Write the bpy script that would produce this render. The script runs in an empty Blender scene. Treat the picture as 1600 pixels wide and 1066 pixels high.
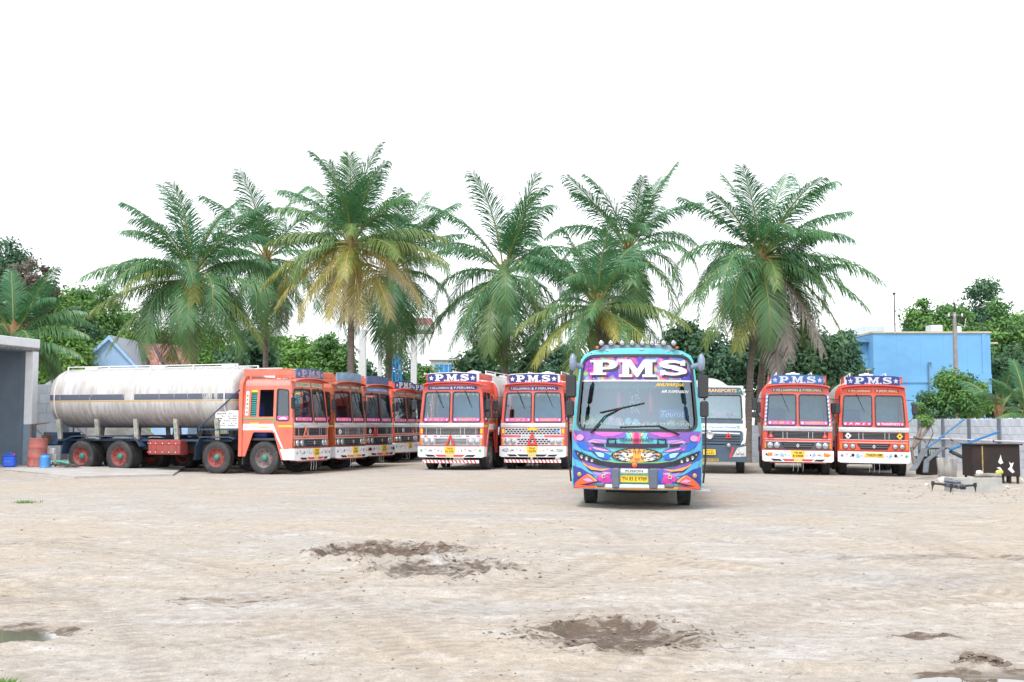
import bpy, math, random
import numpy as np
from mathutils import Vector, Matrix
from mathutils.geometry import delaunay_2d_cdt
R = math.radians
PI = math.pi
scene = bpy.context.scene
C = scene.collection

# ------------------------------------------------------------------ camera, sky, sun, exposure
F_PX = 1778.0            # focal length in pixels of a 1600 px wide picture (40 mm)
PITCH = R(4.18)
EYE = 1.55
cd = bpy.data.cameras.new('camera'); cam = bpy.data.objects.new('camera', cd); C.objects.link(cam)
cd.sensor_width = 36.0; cd.lens = 36.0 * F_PX / 1600.0
cd.clip_start = 0.1; cd.clip_end = 3000.0
cam.location = (0, 0, EYE); cam.rotation_euler = (PI / 2 + PITCH, 0, 0)
scene.camera = cam

SUN_EL, SUN_AZ = 58.0, 205.0      # azimuth clockwise from +Y, high and behind the camera
w = bpy.data.worlds.new('World'); scene.world = w; w.use_nodes = True
wn = w.node_tree; wn.nodes.clear()
sky = wn.nodes.new('ShaderNodeTexSky'); sky.sky_type = 'NISHITA'; sky.sun_disc = False
sky.sun_elevation = R(SUN_EL); sky.sun_rotation = R(SUN_AZ)
sky.air_density = 1.0; sky.dust_density = 1.0; sky.ozone_density = 1.0
hs = wn.nodes.new('ShaderNodeHueSaturation'); hs.inputs['Saturation'].default_value = 0.16; hs.inputs['Value'].default_value = 1.0
bg = wn.nodes.new('ShaderNodeBackground'); bg.inputs['Strength'].default_value = 0.15
wo = wn.nodes.new('ShaderNodeOutputWorld')
wn.links.new(sky.outputs['Color'], hs.inputs['Color']); wn.links.new(hs.outputs['Color'], bg.inputs['Color'])
wn.links.new(bg.outputs['Background'], wo.inputs['Surface'])
sd = bpy.data.lights.new('sun', 'SUN'); sd.energy = 1.1; sd.angle = R(14); sd.color = (1.0, 0.975, 0.94)
sun = bpy.data.objects.new('sun', sd); C.objects.link(sun)
sv = Vector((math.sin(R(SUN_AZ)) * math.cos(R(SUN_EL)), math.cos(R(SUN_AZ)) * math.cos(R(SUN_EL)), math.sin(R(SUN_EL))))
sun.rotation_euler = sv.to_track_quat('Z', 'Y').to_euler(); sun.location = (0, -10, 40)
vs = scene.view_settings
vs.view_transform = 'Standard'; vs.look = 'None'; vs.gamma = 1.0; vs.use_curve_mapping = False
vs.exposure = 1.18
scene.cycles.use_denoising = True
scene.cycles.max_bounces = 6; scene.cycles.transparent_max_bounces = 16
scene.cycles.sample_clamp_indirect = 8.0

# ------------------------------------------------------------------ helpers
def at(px, py, Y):
    """the point at distance Y in front of the photographer that shows at this spot of the photograph"""
    a = (px - 800) / F_PX; b = (533 - py) / F_PX
    dy = math.cos(PITCH) - b * math.sin(PITCH); dz = math.sin(PITCH) + b * math.cos(PITCH)
    k = Y / dy
    return Vector((a * k, Y, EYE + dz * k))

def tag(o, label=None, cat=None, group=None, kind=None):
    if label: o['label'] = label
    if cat: o['category'] = cat
    if group: o['group'] = group
    if kind: o['kind'] = kind
    return o

def empty(name, loc=(0, 0, 0), rz=0, label=None, cat=None, group=None):
    o = bpy.data.objects.new(name, None); C.objects.link(o)
    o.location = loc; o.rotation_euler = (0, 0, R(rz)); o.empty_display_size = 0.2
    return tag(o, label, cat, group)

MATS = {}
def nt(name):
    m = bpy.data.materials.new(name); m.use_nodes = True
    t = m.node_tree; t.nodes.clear()
    return m, t
def N(t, typ, **kw):
    n = t.nodes.new('ShaderNode' + typ)
    for k, v in kw.items():
        if k in n.inputs: n.inputs[k].default_value = v
        else: setattr(n, k, v)
    return n
def L(t, a, b): t.links.new(a, b)
def rgb(c): return (c[0], c[1], c[2], 1.0)
def mixc(t, fac, a, b, blend='MIX'):
    n = t.nodes.new('ShaderNodeMix'); n.data_type = 'RGBA'; n.blend_type = blend
    for i, v in ((0, fac), (6, a), (7, b)):
        if hasattr(v, 'is_linked'): t.links.new(v, n.inputs[i])
        elif i == 0: n.inputs[0].default_value = v
        else: n.inputs[i].default_value = rgb(v)
    return n.outputs[2]
def ramp(t, src, stops):
    n = t.nodes.new('ShaderNodeValToRGB'); cr = n.color_ramp
    while len(cr.elements) < len(stops): cr.elements.new(0.5)
    for e, (p, c) in zip(cr.elements, stops):
        e.position = p; e.color = rgb(c) if not isinstance(c, (int, float)) else (c, c, c, 1)
    t.links.new(src, n.inputs[0])
    return n.outputs[0]
def s2l(c):
    return tuple(((x / 255.0 + 0.055) / 1.055) ** 2.4 if x > 10 else x / 255.0 / 12.92 for x in c)

def M(name, col, rough=0.55, metal=0.0, var=0.12, vsc=5.0, dirt=0.0, dirtc=(0.16, 0.12, 0.09), bump=0.0, bsc=60.0, spec=0.5, stretch=(1, 1, 1), coat=0.0):
    if name in MATS: return MATS[name]
    m, t = nt(name)
    tc = N(t, 'TexCoord'); mp = N(t, 'Mapping'); mp.inputs['Scale'].default_value = stretch
    L(t, tc.outputs['Object'], mp.inputs['Vector'])
    n1 = N(t, 'TexNoise', Scale=vsc, Detail=5.0, Roughness=0.6); L(t, mp.outputs[0], n1.inputs['Vector'])
    lo = tuple(c * (1 - var) for c in col); hi = tuple(min(1, c * (1 + var)) for c in col)
    c = ramp(t, n1.outputs[0], [(0.3, lo), (0.7, hi)])
    if dirt > 0:
        n2 = N(t, 'TexNoise', Scale=vsc * 0.6, Detail=9.0, Roughness=0.72); L(t, mp.outputs[0], n2.inputs['Vector'])
        n2.inputs['Distortion'].default_value = 0.6
        f = ramp(t, n2.outputs[0], [(0.60 - 0.35 * dirt, 0.0), (0.80, min(1.0, 0.45 + dirt))])
        c = mixc(t, f, c, dirtc)
    b = N(t, 'BsdfPrincipled', Metallic=metal); L(t, c, b.inputs['Base Color'])
    b.inputs['Specular IOR Level'].default_value = spec; b.inputs['Coat Weight'].default_value = coat
    rr = ramp(t, n1.outputs[0], [(0.25, max(0.03, rough - 0.1)), (0.75, min(1, rough + 0.12))]); L(t, rr, b.inputs['Roughness'])
    if bump > 0:
        n3 = N(t, 'TexNoise', Scale=bsc, Detail=4.0); L(t, mp.outputs[0], n3.inputs['Vector'])
        bp = N(t, 'Bump', Strength=bump, Distance=0.02); L(t, n3.outputs[0], bp.inputs['Height']); L(t, bp.outputs[0], b.inputs['Normal'])
    o = N(t, 'OutputMaterial'); L(t, b.outputs[0], o.inputs['Surface'])
    MATS[name] = m
    return m

def glass_mat(name, tint, base_refl=0.10):
    m, t = nt(name)
    lw = N(t, 'Fresnel', IOR=1.5)
    mr = N(t, 'MapRange'); mr.inputs[1].default_value = 0.0; mr.inputs[2].default_value = 1.0
    mr.inputs[3].default_value = base_refl; mr.inputs[4].default_value = 1.0
    L(t, lw.outputs[0], mr.inputs[0])
    tr = N(t, 'BsdfTransparent'); tr.inputs[0].default_value = rgb(tint)
    gl = N(t, 'BsdfGlossy', Roughness=0.03); gl.inputs[0].default_value = (0.72, 0.88, 1.0, 1)
    mx = N(t, 'MixShader'); L(t, mr.outputs[0], mx.inputs[0]); L(t, tr.outputs[0], mx.inputs[1]); L(t, gl.outputs[0], mx.inputs[2])
    o = N(t, 'OutputMaterial'); L(t, mx.outputs[0], o.inputs['Surface'])
    MATS[name] = m
    return m

class MB:
    """collects shapes and links them as one mesh object"""
    def __init__(s): s.v = []; s.f = []; s.mi = []; s.sm = []; s.m = 0
    def add(s, vs_, fs, smooth=False):
        o = len(s.v); s.v.extend([tuple(p) for p in vs_])
        for f in fs:
            s.f.append(tuple(i + o for i in f)); s.mi.append(s.m); s.sm.append(smooth)
        return s
    def box(s, x0, x1, y0, y1, z0, z1, c=0.0):
        if x0 > x1: x0, x1 = x1, x0
        if y0 > y1: y0, y1 = y1, y0
        if z0 > z1: z0, z1 = z1, z0
        if c <= 0:
            v = [(x0, y0, z0), (x1, y0, z0), (x1, y1, z0), (x0, y1, z0), (x0, y0, z1), (x1, y0, z1), (x1, y1, z1), (x0, y1, z1)]
            return s.add(v, [(3, 2, 1, 0), (4, 5, 6, 7), (0, 1, 5, 4), (1, 2, 6, 5), (2, 3, 7, 6), (3, 0, 4, 7)])
        c = min(c, (x1 - x0) * .45, (y1 - y0) * .45, (z1 - z0) * .45)
        X = (x0, x1); Y = (y0, y1); Z = (z0, z1); v = []; ix = {}
        for i in (0, 1):
            for j in (0, 1):
                for k in (0, 1):
                    dx = c if i == 0 else -c; dy = c if j == 0 else -c; dz = c if k == 0 else -c
                    for a, p in enumerate(((X[i], Y[j] + dy, Z[k] + dz), (X[i] + dx, Y[j], Z[k] + dz), (X[i] + dx, Y[j] + dy, Z[k]))):
                        ix[i, j, k, a] = len(v); v.append(p)
        f = []
        for i in (0, 1):
            q = [ix[i, 0, 0, 0], ix[i, 1, 0, 0], ix[i, 1, 1, 0], ix[i, 0, 1, 0]]; f.append(q if i else q[::-1])
            q = [ix[0, i, 0, 1], ix[1, i, 0, 1], ix[1, i, 1, 1], ix[0, i, 1, 1]]; f.append(q[::-1] if i else q)
            q = [ix[0, 0, i, 2], ix[1, 0, i, 2], ix[1, 1, i, 2], ix[0, 1, i, 2]]; f.append(q if i else q[::-1])
        for a in (0, 1):
            for b in (0, 1):
                f.append((ix[a, b, 0, 0], ix[a, b, 0, 1], ix[a, b, 1, 1], ix[a, b, 1, 0]))
                f.append((ix[a, 0, b, 0], ix[a, 0, b, 2], ix[a, 1, b, 2], ix[a, 1, b, 0]))
                f.append((ix[0, a, b, 1], ix[0, a, b, 2], ix[1, a, b, 2], ix[1, a, b, 1]))
                for k in (0, 1): f.append((ix[a, b, k, 0], ix[a, b, k, 1], ix[a, b, k, 2]))
        return s.add(v, f)
    def cyl(s, p0, p1, r0, r1=None, n=12, caps=True):
        r1 = r0 if r1 is None else r1
        p0 = Vector(p0); p1 = Vector(p1); d = (p1 - p0).normalized()
        a = d.orthogonal().normalized(); b = d.cross(a)
        ring = [a * math.cos(2 * PI * i / n) + b * math.sin(2 * PI * i / n) for i in range(n)]
        v = [p0 + q * r0 for q in ring] + [p1 + q * r1 for q in ring]
        s.add(v, [(i, (i + 1) % n, n + (i + 1) % n, n + i) for i in range(n)], True)
        if caps:
            s.add(v[:n], [tuple(range(n))[::-1]]); s.add(v[n:], [tuple(range(n))])
        return s
    def tube(s, pts, r, n=6):
        pts = [Vector(p) for p in pts]; rs = r if isinstance(r, (list, tuple)) else [r] * len(pts)
        v = []; a = None
        for i, p in enumerate(pts):
            d = (pts[min(i + 1, len(pts) - 1)] - pts[max(i - 1, 0)]).normalized()
            a = d.orthogonal().normalized() if a is None else (a - d * a.dot(d)).normalized()
            b = d.cross(a)
            v += [p + (a * math.cos(2 * PI * k / n) + b * math.sin(2 * PI * k / n)) * rs[i] for k in range(n)]
        f = [(i * n + k, i * n + (k + 1) % n, (i + 1) * n + (k + 1) % n, (i + 1) * n + k) for i in range(len(pts) - 1) for k in range(n)]
        s.add(v, f, True)
        m = (len(pts) - 1) * n
        s.add(v[:n], [tuple(range(n))[::-1]]); s.add(v[m:], [tuple(range(n))])
        return s
    def lathe(s, prof, o=(0, 0, 0), axis='Z', n=24, smooth=True):
        v = []
        for r_, h in prof:
            for i in range(n):
                c_, s_ = math.cos(2 * PI * i / n) * r_, math.sin(2 * PI * i / n) * r_
                p = {'Z': (c_, s_, h), 'X': (h, c_, s_), 'Y': (s_, h, c_)}[axis]
                v.append((p[0] + o[0], p[1] + o[1], p[2] + o[2]))
        f = [(i * n + k, i * n + (k + 1) % n, (i + 1) * n + (k + 1) % n, (i + 1) * n + k) for i in range(len(prof) - 1) for k in range(n)]
        return s.add(v, f, smooth)
    def ball(s, c, rx, ry, rz, n=12, m=8):
        v = []; f = []
        for i in range(m + 1):
            a = PI * i / m
            for k in range(n):
                b = 2 * PI * k / n
                v.append((c[0] + rx * math.sin(a) * math.cos(b), c[1] + ry * math.sin(a) * math.sin(b), c[2] + rz * math.cos(a)))
        for i in range(m):
            for k in range(n): f.append((i * n + k, i * n + (k + 1) % n, (i + 1) * n + (k + 1) % n, (i + 1) * n + k))
        return s.add(v, f, True)
    def grid(s, nu, nv, fn, smooth=True):
        v = [fn(i / nu, j / nv) for j in range(nv + 1) for i in range(nu + 1)]
        f = [(j * (nu + 1) + i, j * (nu + 1) + i + 1, (j + 1) * (nu + 1) + i + 1, (j + 1) * (nu + 1) + i) for j in range(nv) for i in range(nu)]
        return s.add(v, f, smooth)
    def sheet(s, outline, holes, mapf, t=0.0, step=0.0, smooth=False):
        v2, fs = tri2d(outline, holes, step)
        return s.add([mapf(u, v, t) for u, v in v2], fs, smooth)
    def plate(s, outline, holes, mapf, t0, t1, step=0.0):
        v2, fs = tri2d(outline, holes, step)
        s.add([mapf(u, v, t0) for u, v in v2], fs)
        s.add([mapf(u, v, t1) for u, v in v2], [f[::-1] for f in fs])
        for lp in [outline] + list(holes):
            n = len(lp)
            s.add([mapf(u, v, t0) for u, v in lp] + [mapf(u, v, t1) for u, v in lp], [(i, (i + 1) % n, n + (i + 1) % n, n + i) for i in range(n)])
        return s
    def text(s, txt, u0, u1, v0, v1, mapf, t):
        vs_, fs = TX(txt)
        s.add([mapf(u0 + (u1 - u0) * p[0], v0 + (v1 - v0) * p[1], t) for p in vs_], fs)
        return s
    def build(s, name, mats, parent=None, loc=None, rot=None):
        me = bpy.data.meshes.new(name)
        me.from_pydata(s.v, [], s.f)
        if not isinstance(mats, (list, tuple)): mats = [mats]
        for m in mats: me.materials.append(m)
        me.polygons.foreach_set('material_index', s.mi); me.polygons.foreach_set('use_smooth', s.sm)
        me.update()
        return link(name, me, parent, loc, rot)

def link(name, me, parent=None, loc=None, rot=None):
    o = bpy.data.objects.new(name, me); C.objects.link(o)
    if parent is not None: o.parent = parent
    if loc is not None: o.location = loc
    if rot is not None: o.rotation_euler = rot
    return o

def tri2d(outline, holes=(), step=0.0):
    loops = [list(outline)] + [list(h) for h in holes]
    pts = []; edges = []
    for lp in loops:
        if step > 0:
            q = []
            for i, p in enumerate(lp):
                r_ = lp[(i + 1) % len(lp)]; d = math.hypot(r_[0] - p[0], r_[1] - p[1]); k = max(1, int(d / step))
                q += [(p[0] + (r_[0] - p[0]) * j / k, p[1] + (r_[1] - p[1]) * j / k) for j in range(k)]
            lp = q
        o = len(pts); pts += lp; edges += [(o + i, o + (i + 1) % len(lp)) for i in range(len(lp))]
    if step > 0:
        xs = [p[0] for p in outline]; ys = [p[1] for p in outline]
        nx = int((max(xs) - min(xs)) / step); ny = int((max(ys) - min(ys)) / step)
        for i in range(1, nx + 1):
            for j in range(1, ny + 1):
                pts.append((min(xs) + i * step + 0.0003 * (j % 3), min(ys) + j * step + 0.0002 * (i % 3)))
    r_ = delaunay_2d_cdt([Vector(p) for p in pts], edges, [], 1, 1e-5)
    vv = [(p[0], p[1]) for p in r_[0]]; ff = []
    for f in r_[2]:
        cx = sum(vv[i][0] for i in f) / len(f); cy = sum(vv[i][1] for i in f) / len(f)
        if inside(cx, cy, outline) and not any(inside(cx, cy, h) for h in holes): ff.append(tuple(f))
    return vv, ff
def inside(x, y, lp):
    c = False; j = len(lp) - 1
    for i in range(len(lp)):
        (xi, yi), (xj, yj) = lp[i], lp[j]
        if (yi > y) != (yj > y) and x < (xj - xi) * (y - yi) / (yj - yi) + xi: c = not c
        j = i
    return c

def rrect(x0, x1, y0, y1, r=0.05, n=4):
    o = []
    for cx, cy, a0 in ((x1 - r, y0 + r, -90), (x1 - r, y1 - r, 0), (x0 + r, y1 - r, 90), (x0 + r, y0 + r, 180)):
        for i in range(n + 1):
            a = R(a0 + 90 * i / n); o.append((cx + r * math.cos(a), cy + r * math.sin(a)))
    return o
def rquad(pts, r=0.06, n=3):
    """a quad with rounded corners"""
    o = []; m = len(pts)
    for i in range(m):
        p = Vector(pts[i]); a = (Vector(pts[i - 1]) - p).normalized(); b = (Vector(pts[(i + 1) % m]) - p).normalized()
        for k in range(n + 1):
            t = k / n; q = p + a * r * (1 - t) ** 2 + b * r * t ** 2; o.append((q.x, q.y))
    return o
def disc(cx, cy, r, n=14, ry=None):
    ry = ry or r
    return [(cx + r * math.cos(2 * PI * i / n), cy + ry * math.sin(2 * PI * i / n)) for i in range(n)]
def star(cx, cy, r, k=0.42, n=5):
    return [(cx + (r if i % 2 == 0 else r * k) * math.sin(PI * i / n), cy + (r if i % 2 == 0 else r * k) * math.cos(PI * i / n)) for i in range(2 * n)]
def scaled(lp, k):
    cx = sum(p[0] for p in lp) / len(lp); cy = sum(p[1] for p in lp) / len(lp)
    return [(cx + (p[0] - cx) * k, cy + (p[1] - cy) * k) for p in lp]
def grow(lp, d):
    """offset a roughly convex counter-clockwise loop outwards by d"""
    n = len(lp); o = []
    for i in range(n):
        a = Vector(lp[i]) - Vector(lp[i - 1]); b = Vector(lp[(i + 1) % n]) - Vector(lp[i])
        na = Vector((a.y, -a.x)); nb = Vector((b.y, -b.x))
        if na.length > 1e-9: na.normalize()
        if nb.length > 1e-9: nb.normalize()
        m = na + nb
        if m.length < 1e-6: m = na
        m.normalize(); o.append((lp[i][0] + m.x * d, lp[i][1] + m.y * d))
    return o

# lettering: the built-in sans for small writing, hand-drawn slab letters for the big signs
_tx = {}
def TX(txt):
    if txt in _tx: return _tx[txt]
    sh = 0.0; s_ = txt; off = 0.018
    if s_.startswith('/'): sh = 0.35; s_ = s_[1:]
    if s_.startswith('-'): off = 0.0; s_ = s_[1:]
    cu = bpy.data.curves.new('t', 'FONT'); cu.body = s_; cu.resolution_u = 2; cu.offset = off; cu.shear = sh; cu.fill_mode = 'FRONT'
    o = bpy.data.objects.new('t', cu); C.objects.link(o)
    dg = bpy.context.evaluated_depsgraph_get()
    me = bpy.data.meshes.new_from_object(o.evaluated_get(dg))
    v = np.array([x.co[:2] for x in me.vertices]); f = [tuple(p.vertices) for p in me.polygons]
    bpy.data.objects.remove(o); bpy.data.curves.remove(cu); bpy.data.meshes.remove(me)
    lo = v.min(0); hi = v.max(0); v = (v - lo) / (hi - lo)
    _tx[txt] = ([tuple(p) for p in v], f)
    return _tx[txt]
def arc(cx, cy, rx, ry, a0, a1, n=8):
    return [(cx + rx * math.cos(R(a0 + (a1 - a0) * i / n)), cy + ry * math.sin(R(a0 + (a1 - a0) * i / n))) for i in range(n + 1)]
SLAB = {}
SLAB['P'] = (0.93, [([(0, 0), (.55, 0), (.55, .14), (.42, .14), (.42, .36), (.60, .36)] + arc(.6, .68, .33, .32, -80, 90) + [(0, 1), (0, .86), (.12, .86), (.12, .14), (0, .14)],
                     [[(.42, .52), (.42, .84), (.56, .84)] + arc(.56, .68, .10, .16, 80, -80, 6) + [(.56, .52)]])])
SLAB['M'] = (1.18, [([(0, 0), (.42, 0), (.42, .14), (.33, .14), (.33, .62), (.56, 0), (.62, 0), (.85, .62), (.85, .14), (.76, .14), (.76, 0), (1.18, 0), (1.18, .14), (1.08, .14), (1.08, .86), (1.18, .86), (1.18, 1), (.80, 1), (.59, .45), (.38, 1), (0, 1), (0, .86), (.12, .86), (.12, .14), (0, .14)], [])])
def _S():
    cl = []
    for i in range(15):
        a = R(35 + (270 - 35) * i / 14); cl.append((.46 + .30 * math.cos(a), .735 + .185 * math.sin(a), .085 if i < 4 else .10 + .03 * min(1, (i - 4) / 6)))
    for i in range(1, 16):
        a = R(90 - (90 + 145) * i / 15); cl.append((.46 + .32 * math.cos(a), .28 + .20 * math.sin(a), .14 if i < 8 else .085))
    Lf = []; Rt = []
    for i, (x, y, w_) in enumerate(cl):
        x0, y0, _ = cl[max(0, i - 1)]; x1, y1, _ = cl[min(len(cl) - 1, i + 1)]
        d = Vector((x1 - x0, y1 - y0)).normalized(); Lf.append((x - d.y * w_, y + d.x * w_)); Rt.append((x + d.y * w_, y - d.x * w_))
    body = Lf + Rt[::-1]
    return [(body, []), ([(.70, .66), (.86, .66), (.86, 1), (.76, 1), (.70, .88)], []), ([(.06, .34), (.22, .34), (.24, .14), (.16, 0), (.06, 0)], [])]
SLAB['S'] = (0.92, _S())
SLAB['.'] = (0.26, [(rrect(.03, .21, 0, .18, .03, 1), [])])
def slab(mb, s, u0, u1, v0, v1, mapf, t, gap=0.06, step=0.0):
    tot = sum(SLAB[c][0] for c in s) + gap * (len(s) - 1); k = (u1 - u0) / tot; x = u0
    for c in s:
        w_, polys = SLAB[c]
        for j, (o, hl) in enumerate(polys):
            g = lambda lp: [(x + p[0] * k, v0 + p[1] * (v1 - v0)) for p in lp]
            v2, fs = tri2d(g(o), [g(h) for h in hl], step)
            mb.add([mapf(a, b, t - 0.0006 * j) for a, b in v2], fs)
        x += (w_ + gap) * k
for _s in ['P.SELLIAMMAN', 'P.PERUMAL', '&', 'P.SELLIAMMAN & P.PERUMAL', 'SELLIAMMAN', 'PERUMAL', '/P. M. S', 'P.M.S', 'TRANSPORTS', 'ASHOK LEYLAND', 'TN 63', 'BY 7195', 'TN 63 ', '12295', 'TN 83',
           'B 5408', 'TN52V1080', 'TN 83 E 9789', 'FUSION', '/ANUVARSHA', '/AIR SUSPENSION', '/-Tourist', '-I AM THE CAPTAIN OF MY SOUL', 'NK', 'JP', 'ZUBI', 'TN 52', 'TN 83 W 7993', 'P R M S', 'Perumal Thunai', 'A', 'INDIA']:
    TX(_s)

# ------------------------------------------------------------------ noise for meshes
def _hash(ix, iy, seed):
    h = (ix.astype(np.int64) * 374761393 + iy.astype(np.int64) * 668265263 + seed * 1442695041) & 0x7fffffff
    h = ((h ^ (h >> 13)) * 1274126177) & 0x7fffffff
    return ((h ^ (h >> 16)) & 0xffff) / 65535.0
def vnoise(x, y, seed=0):
    ix = np.floor(x); iy = np.floor(y); fx = x - ix; fy = y - iy
    fx = fx * fx * (3 - 2 * fx); fy = fy * fy * (3 - 2 * fy)
    a = _hash(ix, iy, seed); b = _hash(ix + 1, iy, seed); c = _hash(ix, iy + 1, seed); d = _hash(ix + 1, iy + 1, seed)
    return (a + (b - a) * fx) * (1 - fy) + (c + (d - c) * fx) * fy
def fbm(x, y, seed=0, o=4, g=0.5):
    s_ = 0; a = 1; t = 0
    for i in range(o):
        s_ = s_ + a * vnoise(x * 2 ** i, y * 2 ** i, seed + i * 17); t += a; a *= g
    return s_ / t
def sst(a, b, x):
    t = np.clip((x - a) / (b - a), 0, 1); return t * t * (3 - 2 * t)

# mud holes: x, y, half width, half depth, hollow, clod height, mud strength, wetness
HOLES = [(-1.55, 13.9, .95, .9, .16, .11, 1.0, .1), (-0.75, 12.3, .85, .8, .05, .10, .8, .25), (0.72, 8.55, .62, .62, .075, .075, 1.0, .25),
         (-3.75, 8.6, .55, .42, .07, .03, .9, .85), (4.9, 13.5, 1.4, .35, .03, .02, .5, .35), (3.1, 7.05, .85, .38, .06, .02, .75, 1.0),
         (-4.6, 10.2, 1.0, .4, .02, .02, .42, .2), (-2.45, 10.2, .6, .3, .015, .04, .55, .05), (-6.3, 15.2, 1.3, .6, .02, .03, .4, .1),
         (3.05, 7.55, .16, .1, -.05, .05, 1.0, 0), (3.0, 8.5, .28, .1, -.012, .04, .7, 0), (1.6, 11.6, .5, .25, .02, .03, .3, 0)]
def rise(x, y):
    return 0.12 * sst(-9.0, -15.5, x) * sst(27.0, 35.0, y) - 0.0145 * np.clip(np.log1p(np.exp(np.clip(x - 1.5, -30, 30))), 0, 22) * sst(10, 24, y)
# tyre tracks: arcs (centre x, centre y, radius, from, to in degrees), each with its twin 2 m inside
TRACKS = [(-9.0, 16.0, 10.6, -62, 12), (14.0, 22.0, 15.0, 205, 262), (-3.0, 30.0, 21.0, 262, 300), (9.5, 3.0, 10.0, 100, 165), (-14.0, 3.0, 14.5, 12, 62), (20, 14, 14.6, 160, 205)]
def tracks(x, y):
    m = np.zeros_like(x); u = np.zeros_like(x)
    for i, (cx, cy, r, a0, a1) in enumerate(TRACKS):
        rr = np.hypot(x - cx, y - cy); an = np.degrees(np.arctan2(y - cy, x - cx)) % 360; A0 = a0 % 360; sp_ = a1 - a0; da = (an - A0) % 360
        ends = sst(0, 6, da) * sst(sp_, sp_ - 6, da) * (da < sp_)
        for q in (r, r - .34, r - 2.0):
            k = np.exp(-((rr - q) / .115) ** 6) * ends * (.6 + .4 * sst(.38, .6, fbm(x * .9 + i * 5, y * .9, 60 + i, 3)))
            u = np.where(k > m, np.radians(da) * r + .35 * np.abs(rr - q), u); m = np.maximum(m, k)
    return m, u
def ground_fields(x, y):
    x = np.asarray(x, float); y = np.asarray(y, float)
    z = rise(x, y) + 0.035 * (fbm(x * .35, y * .35, 3, 3) - .5) * sst(36, 20, y)
    yard = sst(26, 14, y)
    z = z + yard * (0.020 * (fbm(x * 1.3 + y * .6, y * 2.2, 9, 4) - .5) + 0.016 * (fbm(x * 5, y * 7, 21, 3) - .5))
    # wheel ruts sweeping across the yard
    for (ax, ay, bx, by, bend, ww, dp) in ((-9, 20, 9, 6.2, 1.0, .2, .02), (-8, 12.5, 10, 9.2, -.6, .16, .016), (-9, 8.2, 6, 6.4, .5, .16, .014), (1, 20, 5.2, 6, .8, .14, .018), (2.6, 20, 7.4, 6.5, .8, .14, .018), (-3, 18, -7, 6, .5, .15, .014)):
        L_ = math.hypot(bx - ax, by - ay); ux, uy = (bx - ax) / L_, (by - ay) / L_
        s_ = ((x - ax) * ux + (y - ay) * uy) / L_; d = -(x - ax) * uy + (y - ay) * ux - bend * np.sin(np.clip(s_, 0, 1) * PI) + .25 * (vnoise(s_ * 9, s_ * 0, 5) - .5)
        k = np.exp(-(d / ww) ** 2) * sst(0, .12, s_) * sst(1, .88, s_)
        e = np.exp(-((np.abs(d) - ww * 1.7) / (ww * .6)) ** 2) * sst(0, .12, s_) * sst(1, .88, s_)
        z = z - dp * 1.3 * k + dp * .8 * e * (0.5 + vnoise(x * 6, y * 6, 31))
    trk, tu = tracks(x, y); z = z - .012 * trk * (.6 + .4 * np.sin(tu * 2 * PI / .16))
    mud = np.zeros_like(x); wet = np.zeros_like(x)
    for i, (hx, hy, a, b, hol, cl, ms, wt) in enumerate(HOLES):
        wob = 0.55 * (fbm(x * 1.7 + i * 9, y * 1.7, 40 + i, 4) - .5) * 2
        r_ = np.sqrt(((x - hx) / a) ** 2 + ((y - hy) / b) ** 2) + wob * .62
        k = sst(1.15, .35, r_); edge = np.exp(-((r_ - 1.0) / .28) ** 2)
        lump = np.clip(fbm(x * 5.5, y * 5.5, 77 + i, 3) - .45, 0, 1) * 2.4
        fine = np.clip(fbm(x * 11, y * 11, 91 + i, 3) - .45, 0, 1) * 2.0
        body = sst(1.5, .75, r_)
        z = z - hol * .7 * sst(.95, .55, r_) + cl * edge * lump * .55 + cl * body * (lump * .28 + fine * .75) * (1 - .8 * wt * k)
        mud = np.maximum(mud, ms * sst(1.55, .55, r_ + .3 * (fbm(x * 6, y * 6, 15, 3) - .5)))
        wet = np.maximum(wet, wt * sst(.95, .5, r_))
    return z, mud, wet
def gz(x, y): return float(ground_fields(np.array([x]), np.array([y]))[0][0])

def axis(segs):
    o = []
    for a, b, st in segs: o += list(np.arange(a, b - 1e-6, st))
    return np.array(o + [segs[-1][1]])
gxs = axis([(-1500, -200, 130), (-200, -40, 20), (-40, -10, 1.5), (-10, -5, .12), (-5, 5, .05), (5, 10, .12), (10, 40, 1.5), (40, 200, 20), (200, 1500, 130)])
gys = axis([(-300, -20, 40), (-20, 4, 2), (4, 6.2, .2), (6.2, 16, .05), (16, 26, .15), (26, 60, 1.0), (60, 200, 10), (200, 2600, 200)])
GX, GY = np.meshgrid(gxs, gys)
GZ, GM, GW = ground_fields(GX, GY); GT, GU = tracks(GX, GY)
def np_mesh(name, verts, quads, mats, smooth=True, attrs=None):
    me = bpy.data.meshes.new(name)
    verts = np.ascontiguousarray(verts, dtype=np.float32); quads = np.ascontiguousarray(quads, dtype=np.int32)
    k = quads.shape[1]
    me.vertices.add(len(verts)); me.vertices.foreach_set('co', verts.ravel())
    me.loops.add(quads.size); me.loops.foreach_set('vertex_index', quads.ravel())
    me.polygons.add(len(quads)); me.polygons.foreach_set('loop_start', np.arange(0, quads.size, k, dtype=np.int32))
    me.polygons.foreach_set('use_smooth', np.full(len(quads), smooth))
    for m in (mats if isinstance(mats, (list, tuple)) else [mats]): me.materials.append(m)
    me.update(calc_edges=True)
    for an, av in (attrs or {}).items():
        a = me.attributes.new(an, 'FLOAT', 'POINT'); a.data.foreach_set('value', np.ascontiguousarray(av, dtype=np.float32).ravel())
    return me

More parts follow.
